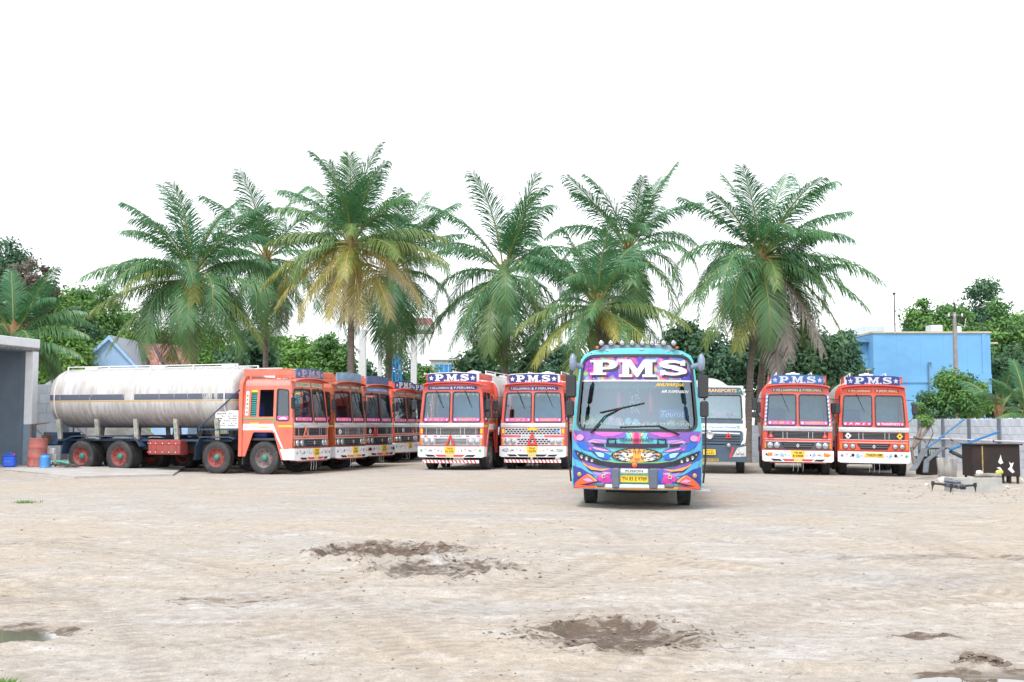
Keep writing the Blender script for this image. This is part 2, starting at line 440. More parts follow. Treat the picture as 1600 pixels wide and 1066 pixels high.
def ground_material():
    m, t = nt('dry_dirt')
    tc = N(t, 'TexCoord')
    def noise(scale, detail=6, rough=.6, st=(1, 1, 1), rot=0, dist=0):
        mp = N(t, 'Mapping'); mp.inputs['Scale'].default_value = st; mp.inputs['Rotation'].default_value = (0, 0, rot); L(t, tc.outputs['Object'], mp.inputs[0])
        n = N(t, 'TexNoise', Scale=scale, Detail=detail, Roughness=rough, Distortion=dist); L(t, mp.outputs[0], n.inputs['Vector']); return n.outputs[0]
    big = noise(.22, 4, .6); mid = noise(.9, 7, .65, (1, 1.6, 1), .35, .4); fine = noise(9, 6, .7); streak = noise(1.5, 8, .72, (.7, 1.5, 1), -.3, .8); grit = noise(55, 4, .7)
    spots = noise(3.2, 8, .75, (.8, 1.5, 1), .1, .5)
    c = ramp(t, mid, [(.28, (.40, .35, .305)), (.45, (.45, .415, .38)), (.6, (.475, .45, .425)), (.78, (.52, .505, .49))])
    warm = ramp(t, big, [(.38, 0.1), (.58, .72)]); c = mixc(t, warm, c, (.50, .415, .32))
    pale = ramp(t, streak, [(.52, 0.0), (.68, .85)]); c = mixc(t, pale, c, (.60, .585, .57))
    grey = ramp(t, noise(.45, 6, .6, (.5, 1.3, 1), .2), [(.54, 0.0), (.68, .65)]); c = mixc(t, grey, c, (.40, .39, .38))
    dk = ramp(t, spots, [(.58, 0.0), (.72, .75)]); c = mixc(t, dk, c, (.24, .195, .155))
    br = ramp(t, noise(2.4, 9, .78, (.75, 1.6, 1), -.35, .9), [(.57, 0.0), (.7, .7)]); c = mixc(t, br, c, (.25, .195, .155))
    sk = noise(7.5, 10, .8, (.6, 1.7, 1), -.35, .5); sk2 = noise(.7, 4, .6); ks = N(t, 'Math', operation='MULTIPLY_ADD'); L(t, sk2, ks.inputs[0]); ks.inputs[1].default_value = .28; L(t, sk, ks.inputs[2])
    c = mixc(t, ramp(t, ks.outputs[0], [(.735, 0.0), (.785, .9)]), c, (.17, .145, .13))  # shadows of small dirt ridges, painted into the colour as dark specks and streaks
    g2 = ramp(t, fine, [(.3, .74), (.7, 1.16)]); c = mixc(t, 1.0, c, g2, 'MULTIPLY')
    g3 = ramp(t, grit, [(.3, .74), (.7, 1.16)]); c = mixc(t, 1.0, c, g3, 'MULTIPLY')
    at_ = N(t, 'Attribute', attribute_name='trk'); au = N(t, 'Attribute', attribute_name='tu')
    sn = N(t, 'Math', operation='SINE'); k1 = N(t, 'Math', operation='MULTIPLY'); L(t, au.outputs['Fac'], k1.inputs[0]); k1.inputs[1].default_value = 2 * PI / .16; L(t, k1.outputs[0], sn.inputs[0])
    tr_ = N(t, 'MapRange'); L(t, sn.outputs[0], tr_.inputs[0]); tr_.inputs[1].default_value = -.4; tr_.inputs[2].default_value = .6; tr_.inputs[3].default_value = .18; tr_.inputs[4].default_value = .6
    tm_ = N(t, 'Math', operation='MULTIPLY'); L(t, tr_.outputs[0], tm_.inputs[0]); L(t, at_.outputs['Fac'], tm_.inputs[1]); c = mixc(t, tm_.outputs[0], c, (.29, .245, .20))
    am = N(t, 'Attribute', attribute_name='mud'); aw = N(t, 'Attribute', attribute_name='wet')
    mudc = ramp(t, fine, [(.3, (.058, .038, .026)), (.7, (.17, .122, .088))])
    mm = N(t, 'Math', operation='MULTIPLY_ADD'); L(t, spots, mm.inputs[0]); mm.inputs[1].default_value = 2.6; mm.inputs[2].default_value = -.45
    m1 = N(t, 'Math', operation='MULTIPLY_ADD'); L(t, am.outputs['Fac'], m1.inputs[0]); m1.inputs[1].default_value = .80
    m2 = N(t, 'Math', operation='MULTIPLY_ADD'); L(t, spots, m2.inputs[0]); m2.inputs[1].default_value = 2.4; m2.inputs[2].default_value = -1.35
    m3 = N(t, 'Math', operation='MULTIPLY_ADD'); L(t, fine, m3.inputs[0]); m3.inputs[1].default_value = 1.5; m3.inputs[2].default_value = -.72
    m4 = N(t, 'Math', operation='ADD'); L(t, m2.outputs[0], m4.inputs[0]); L(t, m3.outputs[0], m4.inputs[1]); L(t, m4.outputs[0], m1.inputs[2])
    ma = N(t, 'MapRange', interpolation_type='SMOOTHSTEP'); L(t, m1.outputs[0], ma.inputs[0]); ma.inputs[1].default_value = .22; ma.inputs[2].default_value = .72
    mk = N(t, 'Math', operation='GREATER_THAN'); L(t, am.outputs['Fac'], mk.inputs[0]); mk.inputs[1].default_value = .02
    mf = N(t, 'Math', operation='MULTIPLY'); L(t, ma.outputs[0], mf.inputs[0]); L(t, mk.outputs[0], mf.inputs[1])
    c = mixc(t, mf.outputs[0], c, mudc)
    c = mixc(t, aw.outputs['Fac'], c, (.12, .10, .085))
    b = N(t, 'BsdfPrincipled'); L(t, c, b.inputs['Base Color'])
    rr = N(t, 'MapRange'); L(t, aw.outputs['Fac'], rr.inputs[0]); rr.inputs[3].default_value = .95; rr.inputs[4].default_value = .08; L(t, rr.outputs[0], b.inputs['Roughness'])
    b.inputs['Specular IOR Level'].default_value = .35
    h = N(t, 'Math', operation='ADD'); L(t, fine, h.inputs[0]); L(t, streak, h.inputs[1])
    h2 = N(t, 'Math', operation='MULTIPLY_ADD'); L(t, grit, h2.inputs[0]); h2.inputs[1].default_value = .35; L(t, h.outputs[0], h2.inputs[2])
    st = N(t, 'MapRange'); L(t, aw.outputs['Fac'], st.inputs[0]); st.inputs[3].default_value = .75; st.inputs[4].default_value = .03
    bp = N(t, 'Bump', Distance=.035); L(t, st.outputs[0], bp.inputs['Strength']); L(t, h2.outputs[0], bp.inputs['Height']); L(t, bp.outputs[0], b.inputs['Normal'])
    o = N(t, 'OutputMaterial'); L(t, b.outputs[0], o.inputs['Surface'])
    return m
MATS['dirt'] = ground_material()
_nx, _ny = len(gxs), len(gys)
_i = np.arange(_nx - 1)[None, :] + _nx * np.arange(_ny - 1)[:, None]
quads = np.stack([_i, _i + 1, _i + 1 + _nx, _i + _nx], -1).reshape(-1, 4)
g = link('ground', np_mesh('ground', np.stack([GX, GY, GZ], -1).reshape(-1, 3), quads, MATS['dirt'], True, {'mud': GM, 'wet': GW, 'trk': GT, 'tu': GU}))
tag(g, 'pale sandy dirt yard with muddy holes and wheel ruts', kind='structure')

# still water lying in the two muddy hollows
wm, t_ = nt('muddy_water')
_b = N(t_, 'BsdfPrincipled', Roughness=.04); _b.inputs['Base Color'].default_value = (.17, .145, .12, 1); _b.inputs['Specular IOR Level'].default_value = .9
_n = N(t_, 'TexNoise', Scale=9.0); _p = N(t_, 'Bump', Strength=.03); L(t_, _n.outputs[0], _p.inputs['Height']); L(t_, _p.outputs[0], _b.inputs['Normal'])
_o = N(t_, 'OutputMaterial'); L(t_, _b.outputs[0], _o.inputs['Surface'])
for (hx, hy, a, b, dz, lb) in ((3.1, 7.03, .82, .34, -.022, 'shallow muddy puddle at the near right edge of the yard'), (-3.75, 8.55, .40, .26, -.035, 'small brown puddle in the hollow near the grass tuft')):
    lp = [(hx + a * math.cos(2 * PI * i / 40) * (1 + .22 * math.sin(i * 1.7) * math.sin(i * .9)), hy + b * math.sin(2 * PI * i / 40) * (1 + .2 * math.sin(i * 2.3))) for i in range(40)]
    z0 = gz(hx, hy)
    mb = MB(); mb.sheet(lp, [], lambda u, v, t: (u, v, z0 + .028)); tag(mb.build('puddle', wm), lb, kind='structure')

# clods and pebbles
rng = random.Random(4)
def clod_mesh(count, name, mat, spots):
    vv = []; ff = []; r0 = np.random.RandomState(11)
    base = np.array([(0, 0, 1), (.9, 0, .1), (.28, .86, .1), (-.73, .53, .1), (-.73, -.53, .1), (.28, -.86, .1), (0, 0, -.8)])
    fc = [(0, 1, 2), (0, 2, 3), (0, 3, 4), (0, 4, 5), (0, 5, 1), (6, 2, 1), (6, 3, 2), (6, 4, 3), (6, 5, 4), (6, 1, 5)]
    P = []
    for k in range(count):
        h = spots[r0.randint(len(spots))]
        a = r0.rand() * 2 * PI; q = r0.rand() ** .6 * h[4]
        P.append((h[0] + h[2] * q * math.cos(a), h[1] + h[3] * q * math.sin(a), (.006 + .03 * r0.rand() ** 4) * h[5]))
    P = np.array(P); Z, _, _ = ground_fields(P[:, 0], P[:, 1])
    for k in range(count):
        s_ = P[k, 2]; j = base * (1 + .35 * (r0.rand(7, 1) - .5)) * s_ * np.array([1 + .6 * r0.rand(), 1 + .6 * r0.rand(), .5 + .4 * r0.rand()])
        an = r0.rand() * 6.28; ca, sa = math.cos(an), math.sin(an)
        j = np.stack([j[:, 0] * ca - j[:, 1] * sa, j[:, 0] * sa + j[:, 1] * ca, j[:, 2]], -1) + np.array([P[k, 0], P[k, 1], Z[k] + s_ * .15])
        o = len(vv) * 7; vv.append(j); ff += [(a_ + o, b_ + o, c_ + o) for a_, b_, c_ in fc]
    return np_mesh(name, np.concatenate(vv), np.array(ff), mat, False)
m_clod = M('wet_clod', (.17, .135, .105), .9, var=.35, vsc=3)
m_peb = M('dry_pebble', (.33, .28, .22), .9, var=.35, vsc=2)
sp = [(h[0], h[1], h[2], h[3], 1.15, .8) for h in HOLES if h[6] > .75 and h[7] < .5]
tag(link('mud_clods', clod_mesh(700, 'mud_clods', m_clod, sp)), 'small dark mud clods scattered round the holes', 'clods', kind='stuff')
sp = [(0, 11, 8, 6, 1.0, .4), (0, 8, 5, 2.2, 1.0, .35), (2, 18, 14, 7, 1.0, .6), (12, 28, 4, 5, 1.0, 1.2)]
tag(link('loose_pebbles', clod_mesh(2200, 'loose_pebbles', m_peb, sp)), 'loose pebbles strewn over the dirt yard', 'pebbles', kind='stuff')

sp = [(0, 10.5, 6, 4.5, 1.0, .32), (0, 8, 4, 1.8, 1.0, .26), (0, 16, 9, 6, 1.0, .5), (-1.2, 13, 2.0, 2.0, 1.0, .7), (.8, 8.6, 1.1, .9, 1.0, .5)]
tag(link('dirt_crumbs', clod_mesh(2200, 'dirt_crumbs', M('crumb_brown', (.20, .155, .12), .95, var=.35, vsc=2), sp)), 'dark crumbs of dried mud over the near yard', 'crumbs', kind='stuff')

# concrete apron in front of the shed
m_conc = M('apron_concrete', (.46, .44, .42), .85, var=.16, vsc=1.4, dirt=.35, dirtc=(.30, .27, .23), bump=.4, bsc=30)
mb = MB(); ap = [(-30, 31.8), (-15.6, 34.6), (-12.2, 31.9), (-10.1, 34.1), (-12.5, 45), (-30, 45)]
mb.plate(ap, [], lambda u, v, t: (u, v, float(rise(np.array(u), np.array(v))) + t), -.1, .06, .8)
tag(mb.build('concrete_apron', m_conc), 'grey concrete apron beside the shed', kind='structure')
# ------------------------------------------------------------------ shared vehicle materials
m_rub = M('tyre_rubber', (.033, .034, .038), .75, var=.25, vsc=7, dirt=.30, dirtc=(.15, .125, .10), bump=.15)
m_blk = M('black_trim', (.022, .024, .03), .42, var=.2)
m_chs = M('chassis_black', (.03, .032, .038), .7, var=.3, dirt=.25)
m_blue = M('chassis_blue', (.028, .065, .125), .6, var=.25, dirt=.3)
m_chr = M('chrome', (.72, .73, .75), .22, .9, var=.06)
m_slv = M('silver_band', (.66, .68, .71), .33, .55, var=.10, vsc=3, stretch=(.6, 1, 6), dirt=.12)
m_wht = M('white_paint', (.74, .74, .76), .45, var=.06, dirt=.22, dirtc=(.38, .34, .32), vsc=7)
m_lens = M('lamp_lens', (.42, .45, .48), .15, .5, var=.25, vsc=30)
m_amb = M('amber_lens', (.75, .22, .02), .25, var=.1)
m_redl = M('red_paint', (.62, .04, .03), .45, var=.15, dirt=.12)
m_plt = M('plate_yellow', (.80, .52, .02), .5, var=.05)
m_ink = M('black_ink', (.012, .012, .015), .6, var=.1)
m_ylw = M('yellow_paint', (.80, .50, .03), .5, var=.1)
m_pnk = M('pink_sticker', (.70, .10, .38), .5, var=.12)
m_grn = M('green_paint', (.05, .42, .14), .5, var=.15)
m_lbl = M('light_blue_paint', (.05, .30, .70), .5, var=.1)
m_navy = M('navy_board', (.018, .035, .20), .45, var=.15)
m_rim = M('red_rim', (.26, .05, .045), .6, var=.25, dirt=.35)
m_rimg = M('dull_rim', (.17, .13, .13), .6, var=.3, dirt=.3)
m_hub = M('green_hub', (.03, .22, .18), .5, var=.2)
m_dark = M('cab_interior', (.05, .055, .07), .8, var=.3)
m_seat = M('blue_upholstery', (.03, .05, .22), .7, var=.25)
m_curt = M('teal_curtain', (.04, .24, .22), .8, var=.3, vsc=12, stretch=(3, 3, .3))
m_tool = M('tool_box_red', (.33, .055, .05), .6, var=.2, dirt=.35)
glass_mat('cab_glass', (.70, .84, .92), .085); glass_mat('dark_glass', (.42, .5, .55), .05); glass_mat('bus_glass', (.74, .92, .93), .17)

def paint(name, col, dirt=.15):
    return M(name, col, .38, var=.17, vsc=2.2, dirt=min(.45, dirt * 1.5), dirtc=(col[0] * .55 + .08, col[1] * .6 + .08, col[2] * .6 + .07), coat=.25)

def tank_material(name, band=True, dirty=1.0):
    m, t = nt(name)
    tc = N(t, 'TexCoord'); sx = N(t, 'SeparateXYZ'); L(t, tc.outputs['Object'], sx.inputs[0])
    mp = N(t, 'Mapping'); mp.inputs['Scale'].default_value = (1, 3.2, .35); L(t, tc.outputs['Object'], mp.inputs[0])
    st = N(t, 'TexNoise', Scale=3.0, Detail=9.0, Roughness=.72); L(t, mp.outputs[0], st.inputs['Vector'])
    bl = N(t, 'TexNoise', Scale=1.1, Detail=5.0); L(t, tc.outputs['Object'], bl.inputs['Vector'])
    c = ramp(t, bl.outputs[0], [(.3, (.50, .50, .52)), (.7, (.64, .63, .63))])
    f = ramp(t, st.outputs[0], [(.43, 0.0), (.62, .85 * dirty)]); c = mixc(t, f, c, (.37, .34, .31))
    # grime of the lower half: splashed road dirt
    low = N(t, 'MapRange'); L(t, sx.outputs[2], low.inputs[0]); low.inputs[1].default_value = 2.36; low.inputs[2].default_value = 1.7; low.inputs[3].default_value = 0.0; low.inputs[4].default_value = 1.0
    ad = N(t, 'Math', operation='MULTIPLY'); L(t, low.outputs[0], ad.inputs[0]); L(t, ramp(t, st.outputs[0], [(.25, .30), (.65, 1.0)]), ad.inputs[1])
    ac = N(t, 'Math', operation='MULTIPLY'); L(t, ad.outputs[0], ac.inputs[0]); ac.inputs[1].default_value = 1.0 * dirty
    c = mixc(t, ac.outputs[0], c, (.25, .215, .195))
    if band:
        def rng_(lo, hi, src=sx.outputs[2]):
            a = N(t, 'Math', operation='GREATER_THAN'); L(t, src, a.inputs[0]); a.inputs[1].default_value = lo
            b = N(t, 'Math', operation='LESS_THAN'); L(t, src, b.inputs[0]); b.inputs[1].default_value = hi
            k = N(t, 'Math', operation='MULTIPLY'); L(t, a.outputs[0], k.inputs[0]); L(t, b.outputs[0], k.inputs[1]); return k.outputs[0]
        wr = N(t, 'Math', operation='MULTIPLY'); L(t, rng_(2.33, 2.52), wr.inputs[0]); L(t, ramp(t, st.outputs[0], [(.60, 1.0), (.63, .1)]), wr.inputs[1])
        gap = N(t, 'Math', operation='SUBTRACT'); gap.inputs[0].default_value = 1.0; L(t, rng_(5.92, 6.3, sx.outputs[1]), gap.inputs[1])
        w2 = N(t, 'Math', operation='MULTIPLY'); L(t, wr.outputs[0], w2.inputs[0]); L(t, gap.outputs[0], w2.inputs[1])
        c = mixc(t, w2.outputs[0], c, (.085, .10, .14))
        c = mixc(t, rng_(2.27, 2.315), c, (.50, .33, .10))
        # primer patch of peeled paint
        pt = N(t, 'Math', operation='MULTIPLY'); L(t, rng_(2.75, 3.35, sx.outputs[1]), pt.inputs[0])
        L(t, ramp(t, st.outputs[0], [(.44, 0.0), (.52, .9)]), pt.inputs[1]); c = mixc(t, pt.outputs[0], c, (.45, .44, .41))
    b = N(t, 'BsdfPrincipled', Roughness=.42); L(t, c, b.inputs['Base Color']); b.inputs['Coat Weight'].default_value = .15
    o = N(t, 'OutputMaterial'); L(t, b.outputs[0], o.inputs['Surface'])
    MATS[name] = m; return m
tank_material('tank_banded', True, 1.0); tank_material('tank_plain', False, .7)

# ------------------------------------------------------------------ wheels (one mesh each, shared)
def _wheel_meshes():
    mb = MB()
    prof = [(.30, .12), (.34, .135), (.42, .14), (.475, .13), (.498, .105), (.505, .09), (.505, -.09), (.498, -.105), (.475, -.13), (.42, -.14), (.34, -.135), (.30, -.12), (.30, .12)]
    mb.lathe(prof, axis='X', n=40)
    for gx_ in (-.06, -.02, .02, .06): mb.lathe([(.5065, gx_ - .004), (.5075, gx_), (.5065, gx_ + .004)], axis='X', n=40)
    for i in range(40):
        a = 2 * PI * i / 40
        for sx_ in (-1, 1):
            c_, s_ = math.cos(a), math.sin(a)
            t0 = Vector((sx_ * .10, c_ * .500, s_ * .500)); tg = Vector((0, -s_, c_)) * .024; rd = Vector((0, c_, s_)) * .014; w_ = Vector((sx_ * .026, 0, 0))
            p = [t0 - tg - w_ + rd * 0.4, t0 + tg - w_ + rd * .4, t0 + tg + w_ * .9 - rd * .2, t0 - tg + w_ * .9 - rd * .2]
            mb.add([q + rd for q in p] + [q - rd for q in p], [(0, 1, 2, 3), (0, 4, 5, 1), (1, 5, 6, 2), (2, 6, 7, 3), (3, 7, 4, 0)])
    ty = mb.build('tyre', m_rub); tm = ty.data; bpy.data.objects.remove(ty)
    out = {}
    for key, mt in (('red', m_rim), ('dull', m_rimg)):
        mb = MB(); mb.lathe([(.305, .13), (.29, .125), (.27, .06), (.24, .03), (.15, .02), (.10, .045), (0.001, .045)], axis='X', n=28)
        mb.lathe([(.305, -.12), (.28, -.10), (.25, .0), (0.001, .0)], axis='X', n=28)
        for i in range(10):
            a = 2 * PI * i / 10; mb.cyl((.02, .185 * math.cos(a), .185 * math.sin(a)), (.05, .185 * math.cos(a), .185 * math.sin(a)), .014, n=6)
        mb.m = 1
        for i in range(8):
            a = 2 * PI * (i + .5) / 8; mb.cyl((.0255, .235 * math.cos(a), .235 * math.sin(a)), (.0405, .22 * math.cos(a), .22 * math.sin(a)), .018, n=8)
        o = mb.build('wheel', [mt, m_ink]); out[key] = o.data; bpy.data.objects.remove(o)
    mb = MB(); mb.lathe([(.095, .04), (.092, .10), (.06, .125), (.001, .13)], axis='X', n=16); o = mb.build('hub', m_hub); hm = o.data; bpy.data.objects.remove(o)
    return tm, out, hm
TYRE, RIMS, HUB = _wheel_meshes()
def wheel(parent, x, y, z=.5, side=1, rim='red', scale=1.0, hub=True, wx=1.0):
    w_ = link('wheel', RIMS[rim], parent, (x, y, z), (random.Random(x * 7 + y).random() * 6, 0, 0 if side > 0 else PI))
    w_.scale = (scale * wx, scale, scale)
    link('tyre', TYRE, w_)
    if hub: link('hub', HUB, w_)
    return w_

# ------------------------------------------------------------------ tanker lorry with a coach-built cab
def bow(x): return .10 * (abs(x) / 1.15) ** 1.7
def FR(u, v, t):                      # flat-pane front of the cab: x, height, depth
    return (u, .095 * abs(u) / 1.1 + .12 * max(0, v - 1.6) / 1.1 + t, v)
def LF(u, v, t): return (u, bow(u) + t, v)     # bowed lower front
def sidew(z): return 1.165 if z < 1.6 else 1.165 - .095 * (z - 1.6) / 1.2
def SD(s):
    return lambda u, v, t: (s * (sidew(v) - t), u, v)

def lorry(o, p):
    col, trim = p['col'], p.get('trim', m_wht)
    # --- front
    top = [(1.05 * math.cos(PI * i / 16), 2.90 + .09 * math.sin(PI * i / 16)) for i in range(17)]
    outl = [(-1.14, 1.56), (1.14, 1.56)] + top
    holes = []
    for s in (-1, 1):
        q = [(s * .055, 1.625), (s * 1.045, 1.625), (s * .975, 2.63), (s * .055, 2.64)]
        if s < 0: q = q[::-1]
        holes.append(rquad(q, .09, 4))
    mb = MB(); mb.plate(outl, holes, FR, 0, .05, .18); mb.build('windscreen_panel', col, o)
    for h, s in zip(holes, (-1, 1)):
        mb = MB(); mb.plate(grow(h, .022), [grow(h, -.02)], FR, -.012, .03); gk = mb.build('windscreen', m_blk, o)
        mb = MB(); mb.sheet(grow(h, -.01), [], FR, .02, .2); mb.build('pane', MATS['cab_glass'], gk)
        # sticker strip along the foot of the pane
        x0, x1 = (s * .075, s * 1.02) if s > 0 else (s * 1.02, s * .075)
        mb = MB(); mb.sheet(rrect(x0, x1, 1.648, 1.765, .03), [], FR, .012, .2); mb.m = 1
        e = MB()
        if s < 0: mb.text('/P. M. S', x0 + .2, x1 - .2, 1.672, 1.738, FR, .009)
        else: mb.text('TRANSPORTS', x0 + .17, x1 - .15, 1.672, 1.742, FR, .009)
        mb.m = 2; mb.sheet(disc(x0 + .085, 1.705, .04, 10), [], FR, .009); mb.sheet(star(x1 - .075, 1.705, .045), [], FR, .009)
        mb.build('sticker_strip', [p.get('stick', m_pnk), p.get('sticktext', m_ylw), m_wht], gk)
        if p.get('bunting'):
            mb = MB(); rb = random.Random(5 + s)
            for i in range(16):
                u = x0 + .02 + (x1 - x0 - .08) * i / 15; mb.m = i % 3
                dz = .03 + .05 * abs(math.sin(i * 1.3)) + (.05 if i in (0, 1, 14, 15) else 0)
                mb.sheet([(u, 2.60 - dz), (u + .045, 2.60 - dz * .8), (u + .06, 2.615), (u - .01, 2.615)], [], FR, .035 + .002 * (i % 2))
            mb.build('bunting', [m_grn, M('bunting_pink', (.7, .3, .25), .7), M('bunting_cream', (.7, .62, .35), .7)], o)
    # wipers hang from the header
    for s in p.get('wipers', (-1, 1)):
        mb = MB(); x = s * .52
        mb.tube([FR(x - .05, 2.69, -.03), FR(x + .02, 2.55, -.05), FR(x + .16, 2.22, -.035)], [.014, .011, .007], 5)
        mb.tube([FR(x + .03, 2.54, -.03), FR(x + .22, 2.1, -.018)], .008, 4); mb.build('wiper', m_ink, o)
    # header board with the names
    if p['band'] == 'navy':
        mb = MB(); mb.plate(rrect(-.90, .90, 2.715, 2.855, .068, 5), [], FR, -.012, 0, .2); mb.m = 1
        mb.text('P.SELLIAMMAN', -.82, -.10, 2.745, 2.825, FR, -.0145); mb.text('&', -.06, .04, 2.735, 2.835, FR, -.0145); mb.text('P.PERUMAL', .08, .82, 2.745, 2.825, FR, -.0145)
        mb.build('name_board', [m_navy, m_wht], o)
    else:
        segs = ((-.86, .86, 'P.SELLIAMMAN & P.PERUMAL'),) if p['band'] == 'one' else ((-.86, -.06, 'P.SELLIAMMAN'), (.06, .86, 'P.PERUMAL'))
        for a, b, tx in segs:
            mb = MB(); mb.plate(rrect(a, b, 2.72, 2.845, .02, 2), [], FR, -.01, 0, .2); mb.m = 1
            vv, ff = TX(tx)
            for cls, lo, hi, mi in ((0, 0, .55, 1), (1, .45, 1.01, 2)):
                sel = [f for f in ff if lo <= sum(vv[i][1] for i in f) / len(f) < hi + .0001 and (cls == 0) == (sum(vv[i][1] for i in f) / len(f) < .5)]
                mb.m = mi; mb.add([FR(a + .04 + (b - a - .08) * q[0], 2.742 + .082 * q[1], -.0125) for q in vv], sel)
            mb.build('name_board', [p.get('bandback', M('band_back', (.10, .12, .16), .5)), p.get('bandlo', m_ylw), p.get('bandhi', m_wht)], o)
    # visor lip over the windscreen
    mb = MB()
    def lip(u, v):
        a = PI * (1 - u); x = 1.10 * math.cos(a); z = 2.87 + .115 * math.sin(a)
        yy = .095 * abs(x) / 1.1 + .13
        return (x, yy - .17 + .20 * v, z + .012 * math.sin(v * PI) + .02 * v)
    mb.grid(24, 4, lip); mb.grid(24, 4, lambda u, v: (lambda q: (q[0], q[1], q[2] - .022))(lip(u, v)))
    mb.grid(24, 1, lambda u, v: (lambda q: (q[0], q[1], q[2] - .022 * v))(lip(u, 0))); mb.build('visor', col, o)
    # --- lower front panel, bright band, grille
    mb = MB(); mb.grid(20, 4, lambda u, v: LF(-1.15 + 2.3 * u, .50 + 1.10 * v, .012)); mb.build('front_panel', col, o)
    mb = MB(); prof = [(1.435, -.004), (1.445, -.02), (1.50, -.026), (1.508, -.016), (1.518, -.026), (1.575, -.02), (1.592, .0)]
    for a, b in zip(prof, prof[1:]): mb.grid(20, 1, lambda u, v: LF(-1.165 + 2.33 * u, a[0] + (b[0] - a[0]) * v, a[1] + (b[1] - a[1]) * v))
    mb.build('bright_band', p.get('bandmat', m_slv), o)
    if p['grille'] == 'bars':
        mb = MB(); mb.plate(rrect(-1.02, 1.02, 1.195, 1.42, .02, 2), [], LF, -.006, .012, .15); gr = mb.build('grille', m_ink, o)
        for k in range(5):
            mb = MB(); z = 1.222 + .043 * k
            mb.grid(20, 1, lambda u, v: LF(-1.0 + 2.0 * u, z + .008 * v, -.022)); mb.grid(20, 1, lambda u, v: LF(-1.0 + 2.0 * u, z + .008, -.022 + .016 * v))
            mb.grid(20, 1, lambda u, v: LF(-1.0 + 2.0 * u, z, -.022 + .016 * v)); mb.build('grille_bar', p.get('barmat', M('grille_bar_grey', (.22, .23, .25), .35, .7)), gr)
        mb = MB()
        for x in (-.9, -.5, -.36, .36, .5, .9): mb.box(x - .006, x + .006, bow(x) - .027, bow(x) - .02, 1.2, 1.415)
        tag(mb.build('grille_upright', m_slv, gr), kind='stuff')
    else:
        mb = MB(); mb.plate(rrect(-1.02, 1.02, 1.195, 1.42, .03, 3), [], LF, -.02, .012, .15); gr = mb.build('grille', p.get('meshmat', m_wht), o)
        mb = MB()
        for r_ in range(3):
            for k in range(16):
                x = -.95 + .125 * k + (.0625 if r_ % 2 else 0)
                if x < .97: mb.sheet(rrect(x - .045, x + .045, 1.218 + .065 * r_, 1.266 + .065 * r_, .018, 2), [], LF, -.0225)
        mb.build('grille_holes', m_ink, gr)
        mb = MB(); mb.sheet([(.78, 1.31), (.86, 1.27), (.94, 1.31), (.94, 1.35), (.86, 1.335), (.78, 1.35)], [], LF, -.026); mb.m = 1
        mb.plate([(-.2, 1.36), (-.1, 1.33), (0, 1.36), (.1, 1.33), (.2, 1.36), (.16, 1.42), (0, 1.44), (-.16, 1.42)], [], LF, -.05, -.03); mb.build('ornament', [m_lbl, m_ylw], gr)
    # red name strip
    mb = MB(); mb.plate(rrect(-1.12, 1.12, 1.098, 1.182, .01, 1), [], LF, -.012, .012, .15); mb.m = 1
    mb.sheet(rrect(-1.12, 1.12, 1.178, 1.19, .004, 1), [], LF, -.016, .2); mb.sheet(rrect(-1.12, 1.12, 1.09, 1.102, .004, 1), [], LF, -.016, .2)
    if p.get('strip'):
        mb.m = 1; mb.sheet(rrect(-.42, .42, 1.105, 1.175, .01), [], LF, -.0155, .2); mb.m = 2
        mb.text('ASHOK LEYLAND', -.40, .40, 1.115, 1.165, LF, -.0185)
        for x in (-.98, -.62, .55, .92): mb.m = 3; mb.sheet(rrect(x, x + .12, 1.115, 1.165, .01), [], LF, -.0155)
    mb.build('name_strip', [p.get('stripmat', col), m_wht, p.get('stripink', m_navy), m_pnk], o)
    # headlamp panel
    pm = p['lamp_panel']
    mb = MB(); mb.plate(rrect(-1.12, 1.12, .835, 1.088, .02, 2), [], LF, -.012, .012, .15); lp = mb.build('lamp_panel', pm, o)
    if p['grille'] == 'mesh':
        mb = MB()
        for r_ in range(3):
            for k in range(9):
                x = -.5 + .125 * k + (.0625 if r_ % 2 else 0)
                if abs(x) < .58: mb.sheet(rrect(x - .045, x + .045, .865 + .07 * r_, .915 + .07 * r_, .018, 2), [], LF, -.0145)
        mb.build('lower_grille', m_ink, lp)
    elif p.get('lowgrille') == 'wings':
        for s in (-1, 1):
            for k in range(4):
                mb = MB(); z = .872 + .047 * k
                mb.sheet([(s * .02, z + .02), (s * .22, z + .022), (s * .55, z + .03), (s * .57, z + .004), (s * .2, z), (s * .02, z - .004)][::s], [], LF, -.0145); mb.build('lower_grille_slot', m_ink, lp)
    else:
        mb = MB(); mb.plate([(-.44, .865), (.44, .865), (.56, 1.06), (-.56, 1.06)], [], LF, -.02, 0, .15); lg = mb.build('lower_grille', m_ink, lp)
        mb = MB()
        for z in (.93, 1.0): mb.grid(10, 1, lambda u, v: LF(-.48 + .96 * u, z + .022 * v, -.026))
        mb.build('lower_grille_bar', M('dull_bar', (.13, .14, .16), .4, .4), lg)
        mb = MB(); mb.plate([(-.055, .965), (0, .90), (.055, .965), (0, 1.03)], [[(-.025, .965), (0, .995), (.025, .965), (0, .935)]], LF, -.04, -.027); mb.build('emblem', m_slv, lg)
    for x in (-.93, -.70, .70, .93):
        mb = MB(); yb = bow(x) - .012
        mb.lathe([(.098, .0), (.098, -.022), (.083, -.026)], (x, yb, .965), 'Y', 18); h = mb.build('headlamp', p.get('lampring', m_chr), o)
        mb = MB(); mb.lathe([(.083, -.02), (.06, -.032), (.001, -.038)], (x, yb, .965), 'Y', 18); mb.build('lens', m_lens, h)
